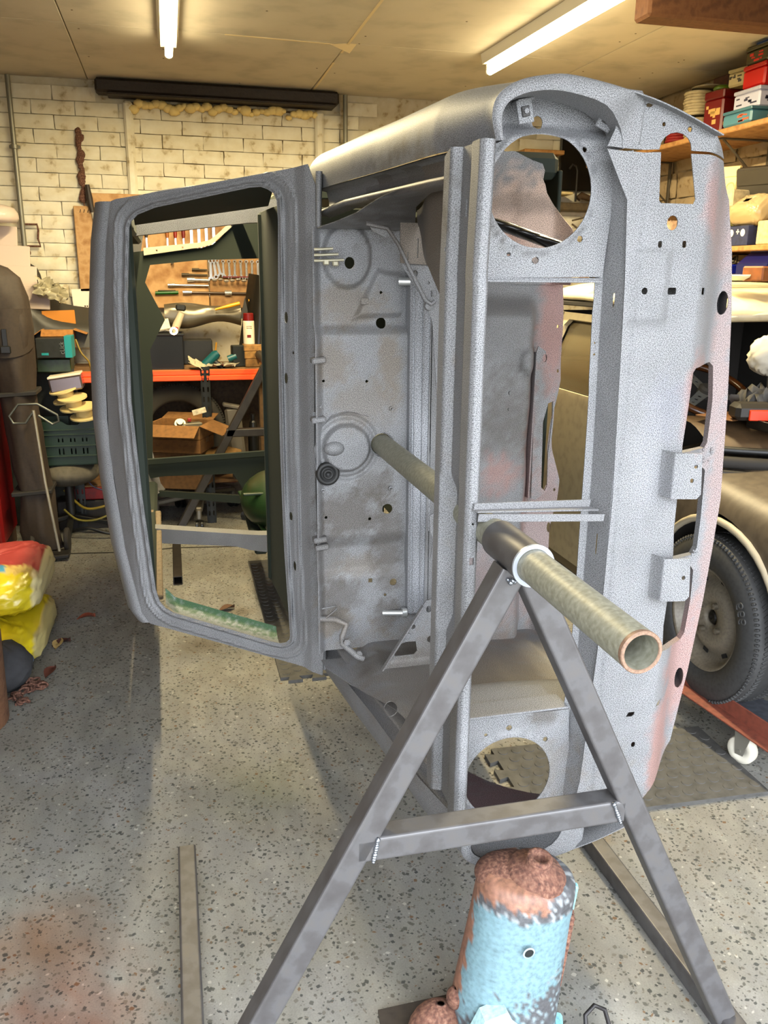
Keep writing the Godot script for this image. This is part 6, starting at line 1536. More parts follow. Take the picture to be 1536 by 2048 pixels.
	m.lathe([Vector2(0.0085, 0), Vector2(0.011, 0.001), Vector2(0.0085, 0.002)], 16, Transform3D(Basis(Vector3.RIGHT, Vector3.BACK, Vector3.DOWN), Vector3(-0.018, 0.285, 0.0835)))
	m.col = Color(0.02, 0.02, 0.02); m.lathe([Vector2(0.0085, 0.0008), Vector2(0, 0.0008)], 16, Transform3D(Basis(Vector3.RIGHT, Vector3.BACK, Vector3.DOWN), Vector3(-0.018, 0.285, 0.0835)))
	put(m, "grub_hole", plainm(Color(0.5, 0.58, 0.58), 0.5), jk)
	m = MB.new(); m.box(Vector3(0.012, 0.15, 0.03), Vector3(0.082, 0.24, 0.032), rot(0, -22, 0), 0.005)
	put(m, "side_slot", rust, jk)
	m = MB.new()
	m.box(Vector3(0.014, 0.22, 0.016), Vector3(0.093, 0.245, 0.008), rot(0, -22, 0), 0.005)
	m.box(Vector3(0.02, 0.06, 0.045), Vector3(0.1, 0.045, 0.03), rot(0, -22, -4), 0.006)
	m.lathe([Vector2(0.014, -0.012), Vector2(0.016, -0.01), Vector2(0.016, 0.01), Vector2(0.014, 0.012), Vector2(0, 0.012)], 6, Transform3D(rot(0, 0, -80), Vector3(0.122, 0.04, 0.035)))
	for i in m.v.size(): m.c[i] = Color(0.2, 0.45, 0.52) * (1.0 + 0.5 * fl.get_noise_3dv(m.v[i] * 6.0))
	put(m, "cover_rail", body, jk)
	# cast foot with a sloping arm to the left
	m = MB.new()
	m.prism(pv([-0.09, 0.12, -0.05, 0.135, -0.035, 0.11, -0.075, 0.03, -0.16, -0.005, -0.2, -0.005, -0.18, 0.02, -0.11, 0.06]), 0.03, Transform3D(Basis(), Vector3(0.01, 0.035, 0.06)))
	m.bar(Vector3(-0.045, 0.15, 0.075), Vector3(0.035, 0.085, 0.1), 0.03, 0.014)
	for i in m.v.size(): m.c[i] = (Color(0.36, 0.55, 0.57) if m.n[i].y > -0.2 and m.n[i].x < 0.9 else rustc) * (1.0 + 0.5 * fl.get_noise_3dv(m.v[i] * 6.0))
	put(m, "foot_arm", body, jk)
	m = MB.new(); m.blob(Vector3(-0.125, 0.05, 0.0), Vector3(0.11, 0.12, 0.09), 12)
	m.blob(Vector3(-0.1, 0.12, 0.0), Vector3(0.03, 0.04, 0.04), 8)
	put(m, "cast_rib", rust, jk)
	var base := MB.new(); base.prism(pv([-0.2, -0.12, -0.22, 0.1, 0.02, 0.14, 0.1, 0.13, 0.15, 0.08, 0.14, -0.02, 0.1, -0.1, 0, -0.125]), 0.008, Transform3D(Basis(Vector3.RIGHT, Vector3.BACK, Vector3.UP), Vector3(0, 0.0, 0)))
	var bo := put(base, "base_plate", grainy(Color(0.2, 0.17, 0.14), 0.85), jk); bo.rotation_degrees.z = 6.5
	# rusty shackle by its foot, and a rusted strip at the frame's lower edge
	var sh := thing("shackle", "small rusty shackle lying by the pedestal's foot", "shackle", Vector3(0.70, 0.006, -1.13))
	m = MB.new(); m.tube([Vector3(-0.012, 0.02, 0.0), Vector3(-0.01, 0.045, -0.012), Vector3(0.012, 0.055, -0.02), Vector3(0.032, 0.045, -0.015), Vector3(0.038, 0.015, 0)], 0.0045, 8); put(m, "bow", plainm(Color(0.12, 0.11, 0.11), 0.5, 0.4), sh)
	m = MB.new(); m.lathe([Vector2(0, 0), Vector2(0.018, 0), Vector2(0.018, 0.008), Vector2(0.012, 0.01), Vector2(0.014, 0.02), Vector2(0.008, 0.026), Vector2(0, 0.026)], 8, Transform3D(rot(0, 0, 12), Vector3(-0.012, 0.0, 0.0))); put(m, "nut", rust, sh)
	m = MB.new(); m.prism(pv([0, 0, 0.1, 0.0, 0.12, 0.06, 0.06, 0.075, 0.02, 0.06]), 0.006, Transform3D(Basis(Vector3.RIGHT, Vector3.FORWARD, Vector3.UP), Vector3.ZERO))
	solo(m, "rusty_bracket", rust, "rusty flat bracket on the floor left of the pedestal", "bracket", "", Vector3(0.265, 0.001, -1.165))
	# sacks on the left
	var sk := thing("compost_sack", "half-empty yellow plastic sack with a red top and blue print", "sack", Vector3(-0.76, 0.0, -3.42))
	m = MB.new(); fn.frequency = 0.35
	pillow(m, Vector3(0, 0.225, 0), Vector3(0.46, 0.17, 0.62), 30, 3)
	for i in m.v.size():
		var p := m.v[i]
		var c := Color(0.45, 0.35, 0.015)
		var f := fl.get_noise_3dv(p * 1.5)
		if p.z < 0.1 + 0.03 * f and p.y > 0.2: c = Color(0.27, 0.04, 0.036)
		elif p.z < 0.19 + 0.03 * f and p.y > 0.2: c = Color(0.42, 0.3, 0.09)
		if absf(Vector2(p.x - 0.01, p.z - 0.2).length() - 0.085) < 0.03 and p.y > 0.2 and p.x + p.z < 0.26: c = Color(0.04, 0.2, 0.34)
		if p.x > 0.2 + 0.02 * f: c = Color(0.55, 0.48, 0.25)
		m.c[i] = c
	fn.frequency = 1.0
	var film := mat("plastic_film", Color(1, 1, 1), 0.3, 0.0)
	put(m, "film", film, sk)
	var sk2 := thing("soil_sack", "flat yellow sack with small blue squares under the red-topped one", "sack", Vector3(-0.73, 0.0, -3.22))
	m = MB.new(); fn.frequency = 0.35
	pillow(m, Vector3(0, 0.067, -0.05), Vector3(0.42, 0.13, 0.6), 30, 4); fn.frequency = 1.0
	for i in m.v.size(): m.c[i] = Color(0.55, 0.43, 0.015) if m.v[i].x < 0.18 else Color(0.4, 0.34, 0.14)
	put(m, "film", film, sk2)
	m = MB.new()
	for q in [[0.11, 0.06, 0.238], [0.0, 0.08, 0.24]]: m.box(Vector3(0.03, 0.03, 0.006), Vector3(q[0], q[1], q[2]), rot(-20, 12, 0), 0.001)
	put(m, "blue_square", plainm(Color(0.06, 0.25, 0.4), 0.4), sk2)
	m = MB.new()
	for q in [[0.165, 0.05, 0.222], [0.055, 0.085, 0.236]]: m.lathe([Vector2(0.01, 0), Vector2(0.017, 0), Vector2(0.017, 0.005), Vector2(0.01, 0.005)], 18, Transform3D(rot(70, 30, 0), Vector3(q[0], q[1], q[2])))
	put(m, "ring_print", plainm(Color(0.03, 0.15, 0.25), 0.4), sk2)
	m = MB.new(); fn.frequency = 0.3; m.blob(Vector3(0, 0.07, 0), Vector3(0.2, 0.17, 0.24), 14, fn, 0.15); fn.frequency = 1.0
	solo(m, "grey_stone", grainy(Color(0.2, 0.2, 0.21), 0.9), "grey rounded stone in front of the yellow sacks", "stone", "", Vector3(-0.64, 0, -2.91))
	# chain of separate links
	var chn := thing("rusty_chain", "heap of rusty chain links on the floor by the stone", "chain", Vector3(-0.545, 0.0, -2.78))
	var link := MB.new()
	var ring := []
	for i in 17: ring.append(Vector3(cos(TAU * i / 16) * 0.016, 0, sin(TAU * i / 16) * 0.009 + 0.0))
	link.tube(ring, 0.0035, 7, false)
	var lm := link.mesh()
	var p := Vector3(0.03, 0.006, -0.1)
	for i in 34:
		var o := put(lm, "link", rust, chn, p)
		o.rotation = Vector3(rng.randf_range(-0.5, 0.5) + (PI / 2 if i % 2 else 0.0), rng.randf() * TAU, 0)
		p += Vector3(rng.randf_range(-0.024, 0.022), 0, rng.randf_range(-0.008, 0.017))
		p.y = 0.005 + 0.006 * float(i % 3); p.x = clampf(p.x, -0.08, 0.07); p.z = clampf(p.z, -0.12, 0.16)
	# dead leaves
	var lv := [[-0.515, -3.2, 30.0, Color(0.22, 0.09, 0.05), "curled dark red leaf by the stone"], [-0.505, -2.93, 70.0, Color(0.3, 0.13, 0.07), "brown curled leaf beside the chain"], [-0.45, -3.46, 10.0, Color(0.42, 0.18, 0.1), "reddish leaf lying clear of the sacks"], [-0.28, -3.89, 0.0, Color(0.5, 0.12, 0.04), "orange-red leaf by the roof's edge"], [-0.5, -3.17, 80.0, Color(0.6, 0.5, 0.3), "pale dry leaf stalk beside the dark red leaf"], [0.13, -3.42, 20.0, Color(0.3, 0.2, 0.12), "brown leaf seen through the windscreen opening"]]
	for q in lv:
		m = MB.new()
		var rr := []
		for i in 7:
			var t := i / 6.0; var w := 0.02 * sin(t * PI) + 0.0006
			rr.append(PackedVector3Array([Vector3(t * 0.075, 0.004 + 0.016 * sin(t * 2.5), -w), Vector3(t * 0.075, 0.002 + 0.006 * sin(t * 3.0), 0), Vector3(t * 0.075, 0.006 + 0.016 * sin(t * 2.0), w)]))
		m.grid(rr)
		var o := solo(m, "dead_leaf", plainm(q[3], 0.8), q[4], "leaf", "", Vector3(q[0], 0.001, q[1])); o.rotation_degrees.y = q[2]
	m = MB.new(); m.tube([Vector3(0, 0, 0), Vector3(0, 0.3, 0.0)], [0.16, 0.165], 28)
	solo(m, "log_section", mat("bark", Color(0.4, 0.27, 0.17), 0.9, 0.0, T.wood, 8.0, T.grain, 0.3), "upright brown timber section at the left frame edge", "log", "", Vector3(-0.742, 0.0, -2.66))

func pillow(m: MB, center: Vector3, size: Vector3, seg: int, sd: int):      # a filled plastic sack: flat, square-cornered, creased
	var f := FastNoiseLite.new(); f.seed = sd; f.frequency = 7.0; f.fractal_octaves = 3
	var rows := []
	for i in seg + 1:
		var line := PackedVector3Array()
		var th := PI * i / seg
		for j in seg * 2:
			var ph := TAU * j / (seg * 2)
			var c := cos(ph); var s := sin(ph); var k := sin(th); var y := cos(th)
			var p := Vector3(signf(c) * pow(absf(c), 0.45) * pow(k, 0.5), signf(y) * pow(absf(y), 0.8), signf(s) * pow(absf(s), 0.45) * pow(k, 0.5))
			var crease := 1.0 + 0.28 * absf(f.get_noise_3d(p.x * 0.5, p.y * 0.4, p.z * 0.5)) - 0.05
			line.append(center + p * size * 0.5 * Vector3(1.0 + (crease - 1.0) * 0.3, crease, 1.0 + (crease - 1.0) * 0.3))
		rows.append(line)
	m.grid(rows, true, 1.0)

# ---------- the second car, parked along the right wall
func second_car():
	var c := thing("old_saloon_car", "old beige saloon car without bonnet behind the shell, its wing in bare metal", "car", Vector3(2.15, 0.1, -3.0))
	var off := -c.position
	var beige := mat("beige_paint", Color(0.66, 0.61, 0.5), 0.4, 0.0, T.plaster, 2.0)
	var bare := mat("sanded_wing", Color(0.33, 0.29, 0.235), 0.5, 0.1, T.mill, 3.5, T.fine, 0.01)
	var blackm := plainm(Color(0.13, 0.115, 0.1), 0.8)
	var rub := plainm(Color(0.03, 0.03, 0.028), 0.5)
	var X := 1.6
	# front wing with wheel arch; s runs up the side and over the shoulder
	var wing := func(z: float, s: float) -> Vector3:
		if s < 0.66: return Vector3(X - 0.012 * sin(clampf((s - 0.2) / 0.46, 0, 1) * PI), s, z)
		var a := clampf((s - 0.66) / 0.16, 0, 1) * PI / 2
		var y := 0.66 + 0.1 * sin(a) + (s - 0.82) * 0.18 * float(s > 0.82)
		return Vector3(X + 0.1 * (1.0 - cos(a)) + maxf(s - 0.82, 0.0), y + 0.04 * smoothstep(-1.7, -2.6, z), z)
	var arch := PackedVector2Array()
	for i in 21:
		var a := PI * i / 20.0
		arch.append(Vector2(-2.14 + 0.315 * cos(a), 0.40 + 0.285 * sin(a)))
	var m := MB.new()
	var outl := PackedVector2Array([Vector2(-1.62, 0.22)]); outl.append_array(PackedVector2Array([Vector2(-1.62, 1.0), Vector2(-2.62, 1.0), Vector2(-2.62, 0.2), Vector2(-2.455, 0.2)]))
	var ra := arch.duplicate(); ra.reverse()
	outl.append_array(ra); outl.append(Vector2(-1.825, 0.22))
	sheet(m, outl, [], 0.03, wing, -0.004)
	put(m, "front_wing", bare, c, off)
	m = MB.new()
	var lip := []
	for q in arch: lip.append(Vector3(X - 0.006, q.y, q.x))
	m.tube(lip, 0.012, 8)
	put(m, "arch_lip", mat("pale_filler", Color(0.62, 0.58, 0.5), 0.6), c, off)
	m = MB.new()
	rows_arc(m, arch, X, X + 0.28)
	m.box(Vector3(0.01, 0.7, 0.95), Vector3(X + 0.28, 0.5, -2.14))
	put(m, "wheel_arch", blackm, c, off)
	# door and rear side
	m = MB.new()
	var side := func(z: float, y: float) -> Vector3: return Vector3(X + 0.0 - 0.012 * sin(clampf((y - 0.25) / 0.65, 0, 1) * PI) + 0.13 * smoothstep(0.9, 1.36, y), y, z)
	sheet(m, pv([-2.63, 0.24, -2.63, 0.93, -2.66, 0.94, -2.80, 1.24, -3.5, 1.245, -3.52, 0.24]), [pv([-2.70, 0.94, -2.83, 1.2, -2.87, 1.21, -3.43, 1.215, -3.46, 1.19, -3.47, 0.94])], 0.04, side, -0.02)
	var door := put(m, "door", beige, c, off)
	m = MB.new(); m.box(Vector3(0.012, 0.02, 0.86), Vector3(X - 0.004, 0.918, -3.07)); put(m, "waist_trim", mat("dull_trim", Color(0.55, 0.5, 0.4), 0.4, 0.4), door)
	m = MB.new(); sheet(m, pv([-2.70, 0.94, -2.83, 1.205, -3.45, 1.215, -3.47, 0.94]), [], 0.1, func(z, y): return side.call(z, y) + Vector3(0.012, 0, 0), -0.004)
	var gl := mat("dirty_glass", Color(0.35, 0.31, 0.22, 0.5), 0.2, 0.0); gl.transparency = BaseMaterial3D.TRANSPARENCY_ALPHA
	put(m, "door_glass", gl, door)
	m = MB.new(); sheet(m, pv([-3.53, 0.24, -3.53, 1.25, -4.0, 1.25, -4.25, 0.9, -4.55, 0.85, -4.6, 0.3]), [], 0.06, side, -0.01); put(m, "rear_quarter", beige, c, off)
	m = MB.new(); m.box(Vector3(0.03, 0.05, 1.9), Vector3(X + 0.01, 0.215, -3.5), Basis(), 0.01); put(m, "sill", mat("sill_paint", Color(0.35, 0.3, 0.22), 0.5), c, off)
	m = MB.new()
	var rf := []
	for q in [[-2.50, 1.285], [-2.54, 1.32], [-2.62, 1.345], [-2.8, 1.37], [-3.2, 1.385], [-3.7, 1.38], [-4.0, 1.34], [-4.1, 1.28]]:
		var line := PackedVector3Array()
		for i in 15:
			var t := i / 14.0
			line.append(Vector3(lerpf(1.69, 2.75, t), q[1] - 0.06 * pow(absf(t * 2 - 1), 4.0) + 0.0, q[0] - 0.12 * pow(absf(t * 2 - 1), 2.0) * float(q[0] > -2.7)))
		rf.append(line)
	m.grid(dense(smooth_rows(rf), 2))
	put(m, "roof", mat("beige_roof", Color(0.8, 0.74, 0.6), 0.35, 0.0, T.plaster, 2.0), c, off)
	m = MB.new()
	m.tube([Vector3(1.69, 1.275, -2.66), Vector3(1.68, 1.3, -2.8), Vector3(1.68, 1.315, -3.3), Vector3(1.69, 1.31, -4.0)], 0.012, 8)
	put(m, "drip_rail", beige, c, off)
	m = MB.new()
	m.tube([Vector3(1.63, 0.93, -2.6), Vector3(1.70, 1.27, -2.68)], 0.022, 8); m.tube([Vector3(2.78, 0.93, -2.6), Vector3(2.72, 1.27, -2.68)], 0.022, 8)
	m.tube([Vector3(1.70, 1.265, -2.66), Vector3(1.9, 1.275, -2.56), Vector3(2.2, 1.28, -2.52), Vector3(2.72, 1.27, -2.66)], 0.02, 8)
	put(m, "windscreen_pillar", beige, c, off)
	m = MB.new(); m.box(Vector3(1.1, 0.9, 0.02), Vector3(2.2, 0.8, -3.7)); m.box(Vector3(1.06, 0.02, 1.3), Vector3(2.2, 1.29, -3.3)); m.box(Vector3(0.02, 0.7, 1.3), Vector3(2.76, 0.95, -3.3)); m.box(Vector3(1.06, 0.02, 1.2), Vector3(2.2, 0.42, -3.2)); m.box(Vector3(0.02, 0.62, 0.95), Vector3(X + 0.04, 0.56, -3.1))
	put(m, "cabin_lining", blackm, c, off)
	put(boxed(Vector3(0.9, 0.02, 0.02), Vector3(2.2, 1.03, -3.66)), "parcel_shelf", plainm(Color(0.5, 0.44, 0.33), 0.7), c, off)
	# scuttle below the windscreen with its rubber seal, dashboard and steering wheel
	m = MB.new()
	var sc := []
	for i in 13:
		var t := i / 12.0; var x := lerpf(1.7, 2.75, t); var bow := 0.2 * (1.0 - pow(t * 2 - 1, 2.0))
		sc.append(PackedVector3Array([Vector3(x, 0.93, -2.62 + bow * 0.3), Vector3(x, 0.925, -2.5 + bow * 0.6), Vector3(x, 0.89, -2.42 + bow), Vector3(x, 0.86, -2.38 + bow)]))
	m.grid(dense(smooth_rows(sc), 2))
	put(m, "scuttle", grainy(Color(0.3, 0.22, 0.13), 0.6), c, off)
	for k in 3:
		m = MB.new()
		var pts := []
		for i in 13:
			var t := i / 12.0; pts.append(Vector3(lerpf(1.68, 2.75, t), [0.862, 0.825, 0.79][k], [-2.37, -2.35, -2.33][k] + 0.2 * (1.0 - pow(t * 2 - 1, 2.0))))
		m.tube(pts, [0.012, 0.02, 0.016][k], 8)
		put(m, ["scuttle_seal", "bulkhead_pad", "cable_loom"][k], [rub, blackm, plainm(Color(0.08, 0.06, 0.05), 0.5)][k], c, off)
	m = MB.new(); m.box(Vector3(1.0, 0.25, 0.02), Vector3(2.25, 0.66, -2.28)); m.box(Vector3(0.8, 0.4, 0.5), Vector3(2.35, 0.45, -2.0)); put(m, "engine_bay", blackm, c, off)
	var sw := thing("steering_wheel", "wood-rimmed steering wheel with a drilled spoke in the old car", "steering wheel", Vector3(1.9, 1.0, -2.72))
	m = MB.new(); var rg := []
	var tb := rot(-62, 8, 0)
	for i in 41: rg.append(tb * Vector3(cos(TAU * i / 40) * 0.17, sin(TAU * i / 40) * 0.17, 0))
	m.tube(rg, 0.014, 10, false); put(m, "rim", mat("varnished_wood", Color(0.25, 0.14, 0.06), 0.25, 0.0, T.wood, 5.0), sw)
	for a in [90.0, 210.0, 330.0]:
		var bz := tb * rot(0, 0, a)
		put(plate(pv([0.02, -0.02, 0.16, -0.014, 0.16, 0.014, 0.02, 0.02]), [ell(0.06, 0, 0.008, 0.008), ell(0.09, 0, 0.008, 0.008), ell(0.12, 0, 0.007, 0.007)], 0.004, Transform3D(bz, Vector3.ZERO)), "spoke", mat("brushed_spoke", Color(0.5, 0.5, 0.48), 0.4, 0.6), sw)
	m = MB.new(); m.lathe([Vector2(0.03, -0.02), Vector2(0.03, 0.012), Vector2(0.02, 0.02), Vector2(0, 0.02)], 20, Transform3D(tb * rot(90, 0, 0), Vector3.ZERO)); put(m, "hub", blackm, sw)
	# wheel
	var wc := Vector3(1.635, 0.368, -2.14)
	var wh := thing("road_wheel", "dusty steel road wheel with a black tyre on the wheel dolly", "wheel", wc)
	var ax := Transform3D(rot(0, 0, 90), Vector3.ZERO)       # lathe axis turned along x; +y becomes -x
	tyre(wh, 0.265, 0.145, ax, mat("tyre_black", Color(0.2, 0.2, 0.2), 0.7, 0.0, T.grain, 6.0))
	m = MB.new()
	m.lathe([Vector2(0.17, 0.055), Vector2(0.166, 0.062), Vector2(0.158, 0.056), Vector2(0.15, 0.02), Vector2(0.138, 0.012), Vector2(0.118, 0.016), Vector2(0.1, 0.034), Vector2(0.085, 0.04), Vector2(0.06, 0.036), Vector2(0.042, 0.03), Vector2(0.03, 0.03), Vector2(0.03, -0.02), Vector2(0.0, -0.02)], 48, ax, false)
	put(m, "rim", mat("wheel_silver", Color(0.46, 0.43, 0.38), 0.4, 0.15, T.grain, 8.0), wh)
	m = MB.new()
	for i in 8:
		var a := TAU * i / 8 + 0.2
		m.box(Vector3(0.024, 0.006, 0.014), ax * Vector3(cos(a) * 0.124, 0.016, sin(a) * 0.124), ax.basis * Basis(Vector3.UP, -a + PI / 2), 0.003)
	put(m, "vent_hole", plainm(Color(0.06, 0.055, 0.05), 0.9), wh)
	for i in 4:
		var a := TAU * i / 4 + 0.5
		m = MB.new(); m.lathe([Vector2(0.012, 0), Vector2(0.011, 0.014), Vector2(0.006, 0.018), Vector2(0, 0.018)], 6, Transform3D(ax.basis, ax * Vector3(cos(a) * 0.055, 0.034, sin(a) * 0.055)))
		put(m, "wheel_nut", mat("nut_steel", Color(0.4, 0.37, 0.32), 0.35, 0.6), wh)
	m = MB.new(); m.lathe([Vector2(0.024, -0.02), Vector2(0.024, 0.02), Vector2(0.016, 0.028), Vector2(0.008, 0.03), Vector2(0, 0.026)], 18, ax); put(m, "hub_cap", plainm(Color(0.05, 0.045, 0.04), 0.5, 0.4), wh)
	var tm := Color(0.26, 0.26, 0.26)
	for q in [["999", 32.0, 0.032], ["145/70", -112.0, 0.024]]:
		for i in q[0].length():
			var a := deg_to_rad(q[1] - i * q[2] * 190.0)
			var dir := Vector3(0, sin(a), cos(a))
			text(q[0][i], q[2], wh, Vector3(-0.0755, 0, 0) + dir * 0.212, Basis(Vector3(0, -cos(a), sin(a)) * -1.0, dir, Vector3(-1, 0, 0)), tm, "sidewall_lettering", 0.003)
	# dolly under it
	var dl := thing("wheel_dolly", "wheel dolly of grey plate with an orange edge on white castors", "dolly", Vector3(1.66, 0.0, -2.0))
	m = MB.new(); m.box(Vector3(0.2, 0.004, 0.34), Vector3(0.06, 0.112, 0.08), rot(-8, 14, 0), 0.001); put(m, "plate", mat("dolly_plate", Color(0.5, 0.52, 0.56), 0.35, 0.5, T.mill, 4.0), dl)
	m = MB.new(); m.box(Vector3(0.006, 0.05, 0.48), Vector3(-0.075, 0.145, 0.0), rot(0, 6, 0), 0.002); m.box(Vector3(0.05, 0.006, 0.48), Vector3(-0.1, 0.12, 0.0), rot(0, 6, 0), 0.002); put(m, "orange_edge", grainy(Color(0.44, 0.22, 0.16), 0.65), dl)
	m = MB.new(); for k in 4: m.lathe([Vector2(0.008, 0), Vector2(0.008, 0.005), Vector2(0, 0.006)], 10, Transform3D(Basis(), Vector3(0.02 + 0.05 * k, 0.118 + 0.002 * k, 0.19 - 0.012 * k))); put(m, "rivet", mat("nut_steel", Color(0.4, 0.37, 0.32), 0.35, 0.6), dl)
	for z in [0.1, -0.36]:
		m = MB.new(); m.lathe([Vector2(0.012, -0.014), Vector2(0.04, -0.014), Vector2(0.0435, -0.009), Vector2(0.0435, 0.009), Vector2(0.04, 0.014), Vector2(0.012, 0.014), Vector2(0.012, -0.014)], 30, Transform3D(rot(0, 25, 90), Vector3(-0.07, 0.044, z)), false); put(m, "castor_wheel", plainm(Color(0.75, 0.73, 0.67), 0.4), dl)
		m = MB.new()
		for s in [-1, 1]: m.prism(pv([-0.012, -0.012, 0.012, -0.012, 0.03, 0.06, -0.02, 0.06]), 0.003, Transform3D(rot(0, -65, 0), Vector3(-0.07, 0.044, z) + rot(0, 25, 0) * Vector3(s * 0.018, 0, 0)))
		m.box(Vector3(0.06, 0.004, 0.06), Vector3(-0.06, 0.106, z)); m.lathe([Vector2(0.006, -0.024), Vector2(0.006, 0.024), Vector2(0, 0.024)], 8, Transform3D(rot(0, 25, 90), Vector3(-0.07, 0.044, z)))
		put(m, "castor_fork", mat("zinc_fork", Color(0.5, 0.49, 0.45), 0.4, 0.6), dl)
	# things lying on the car
	var Y := 0.935
	bx("cardboard_flap", "piece of brown cardboard under the orange tape measure", "cardboard", Vector3(0.16, 0.004, 0.14), Vector3(1.82, Y + 0.012, -2.47), Color(0.42, 0.27, 0.13), 20)
	var tp := thing("tape_measure", "orange and grey tape measure on the old car's scuttle", "tape measure", Vector3(1.835, Y + 0.016, -2.37)); tp.rotation_degrees.y = -14
	m = MB.new(); m.box(Vector3(0.13, 0.055, 0.08), Vector3(0, 0.03, 0), Basis(), 0.018); put(m, "case", plainm(Color(0.12, 0.1, 0.08), 0.5), tp)
	m = MB.new(); m.box(Vector3(0.075, 0.035, 0.01), Vector3(0.012, 0.022, 0.042), Basis(), 0.004); put(m, "orange_grip", plainm(Color(0.8, 0.2, 0.02), 0.4), tp)
	m = MB.new(); m.tube([Vector3(0, 0, 0), Vector3(0.05, 0, 0)], 0.01, 12); m.tube([Vector3(0.05, 0, 0), Vector3(0.12, 0.01, -0.02)], 0.007, 10)
	solo(m, "socket_bit", chrome(), "chrome socket on a short bar right of the tape measure", "socket", "", Vector3(1.905, Y + 0.03, -2.36))
	var ty := thing("drip_tray", "black tray holding green glass beads on the scuttle", "tray", Vector3(1.93, Y - 0.01, -2.3))
	m = MB.new(); m.box(Vector3(0.2, 0.006, 0.16), Vector3(0, 0.003, 0)); for s in [-1, 1]: m.box(Vector3(0.2, 0.03, 0.006), Vector3(0, 0.018, s * 0.08)); m.box(Vector3(0.006, 0.03, 0.16), Vector3(s * 0.1, 0.018, 0))
	put(m, "tray", plainm(Color(0.03, 0.03, 0.03), 0.4), ty)
	var grn := mat("green_glass", Color(0.03, 0.12, 0.04), 0.1, 0.0)
	for i in 8:
		m = MB.new(); m.blob(Vector3.ZERO, Vector3(0.04, 0.035, 0.04), 8)
		solo(m, "glass_stopper", grn, "green glass stopper in the black tray", "stopper", "green stoppers in the tray", Vector3(1.88 + 0.034 * (i % 4), Y + 0.016 + 0.014 * (i / 4), -2.31 + 0.036 * (i / 4)))
	m = MB.new(); m.grid(crumple(0.2, 0.16, 0.09, 12)); solo(m, "grey_rag", grainy(Color(0.3, 0.29, 0.28), 0.9), "crumpled grey rag at the right edge of the scuttle", "rag", "", Vector3(1.97, Y + 0.02, -2.45))
	m = MB.new(); fn.frequency = 0.25; m.blob(Vector3.ZERO, Vector3(0.16, 0.13, 0.12), 14, fn, 0.3); fn.frequency = 1.0
	solo(m, "paper_towel", plainm(Color(0.66, 0.63, 0.57), 0.8), "crumpled white paper towel hanging in the windscreen opening", "paper", "", Vector3(1.93, 1.155, -2.43))
	m = MB.new(); m.tube([Vector3(0, 0, 0), Vector3(0.02, -0.17, 0.0)], 0.006, 8); solo(m, "wiper_arm", blackm, "black wiper arm holding up the white paper", "wiper", "", Vector3(1.94, 1.1, -2.445))
	m = MB.new(); m.lathe([Vector2(0, 0), Vector2(0.035, 0), Vector2(0.055, 0.012), Vector2(0.058, 0.02), Vector2(0.05, 0.014), Vector2(0.03, 0.006), Vector2(0, 0.006)], 24, Transform3D(), false)
	solo(m, "glass_dish", plainm(Color(0.75, 0.72, 0.58), 0.15), "shallow pale glass dish on the old car's roof", "dish", "", Vector3(1.95, 1.392, -2.66))
	bx("wood_wedge", "rough orange-brown wood offcut on the old car's roof", "offcut", Vector3(0.12, 0.05, 0.08), Vector3(2.0, 1.39, -2.62), Color(0.5, 0.27, 0.07), 20)
	for k in 3: bx("trim_strip", ["front", "middle", "rear"][k] + " black trim strip lying across the old car's roof", "trim strip", Vector3(0.7, 0.02, 0.03), Vector3(2.15, 1.39, -2.8 - k * 0.07), Color(0.03, 0.028, 0.025), 3, "strips on the roof", 0.4)
	m = MB.new()
	for i in 5: m.blob(Vector3(i * 0.05, 0.02, 0.02 * sin(i * 2.0)), Vector3(0.06, 0.04, 0.05), 8)
	solo(m, "black_goggles", plainm(Color(0.02, 0.02, 0.02), 0.2), "glossy black goggles on the rear of the old car's roof", "goggles", "", Vector3(1.72, 1.385, -3.3))
func rows_arc(m: MB, arch: PackedVector2Array, x0: float, x1: float):
	var a := PackedVector3Array(); var b := PackedVector3Array()
	for q in arch: a.append(Vector3(x0, q.y, q.x)); b.append(Vector3(x1, q.y, q.x))
	m.grid([a, b])

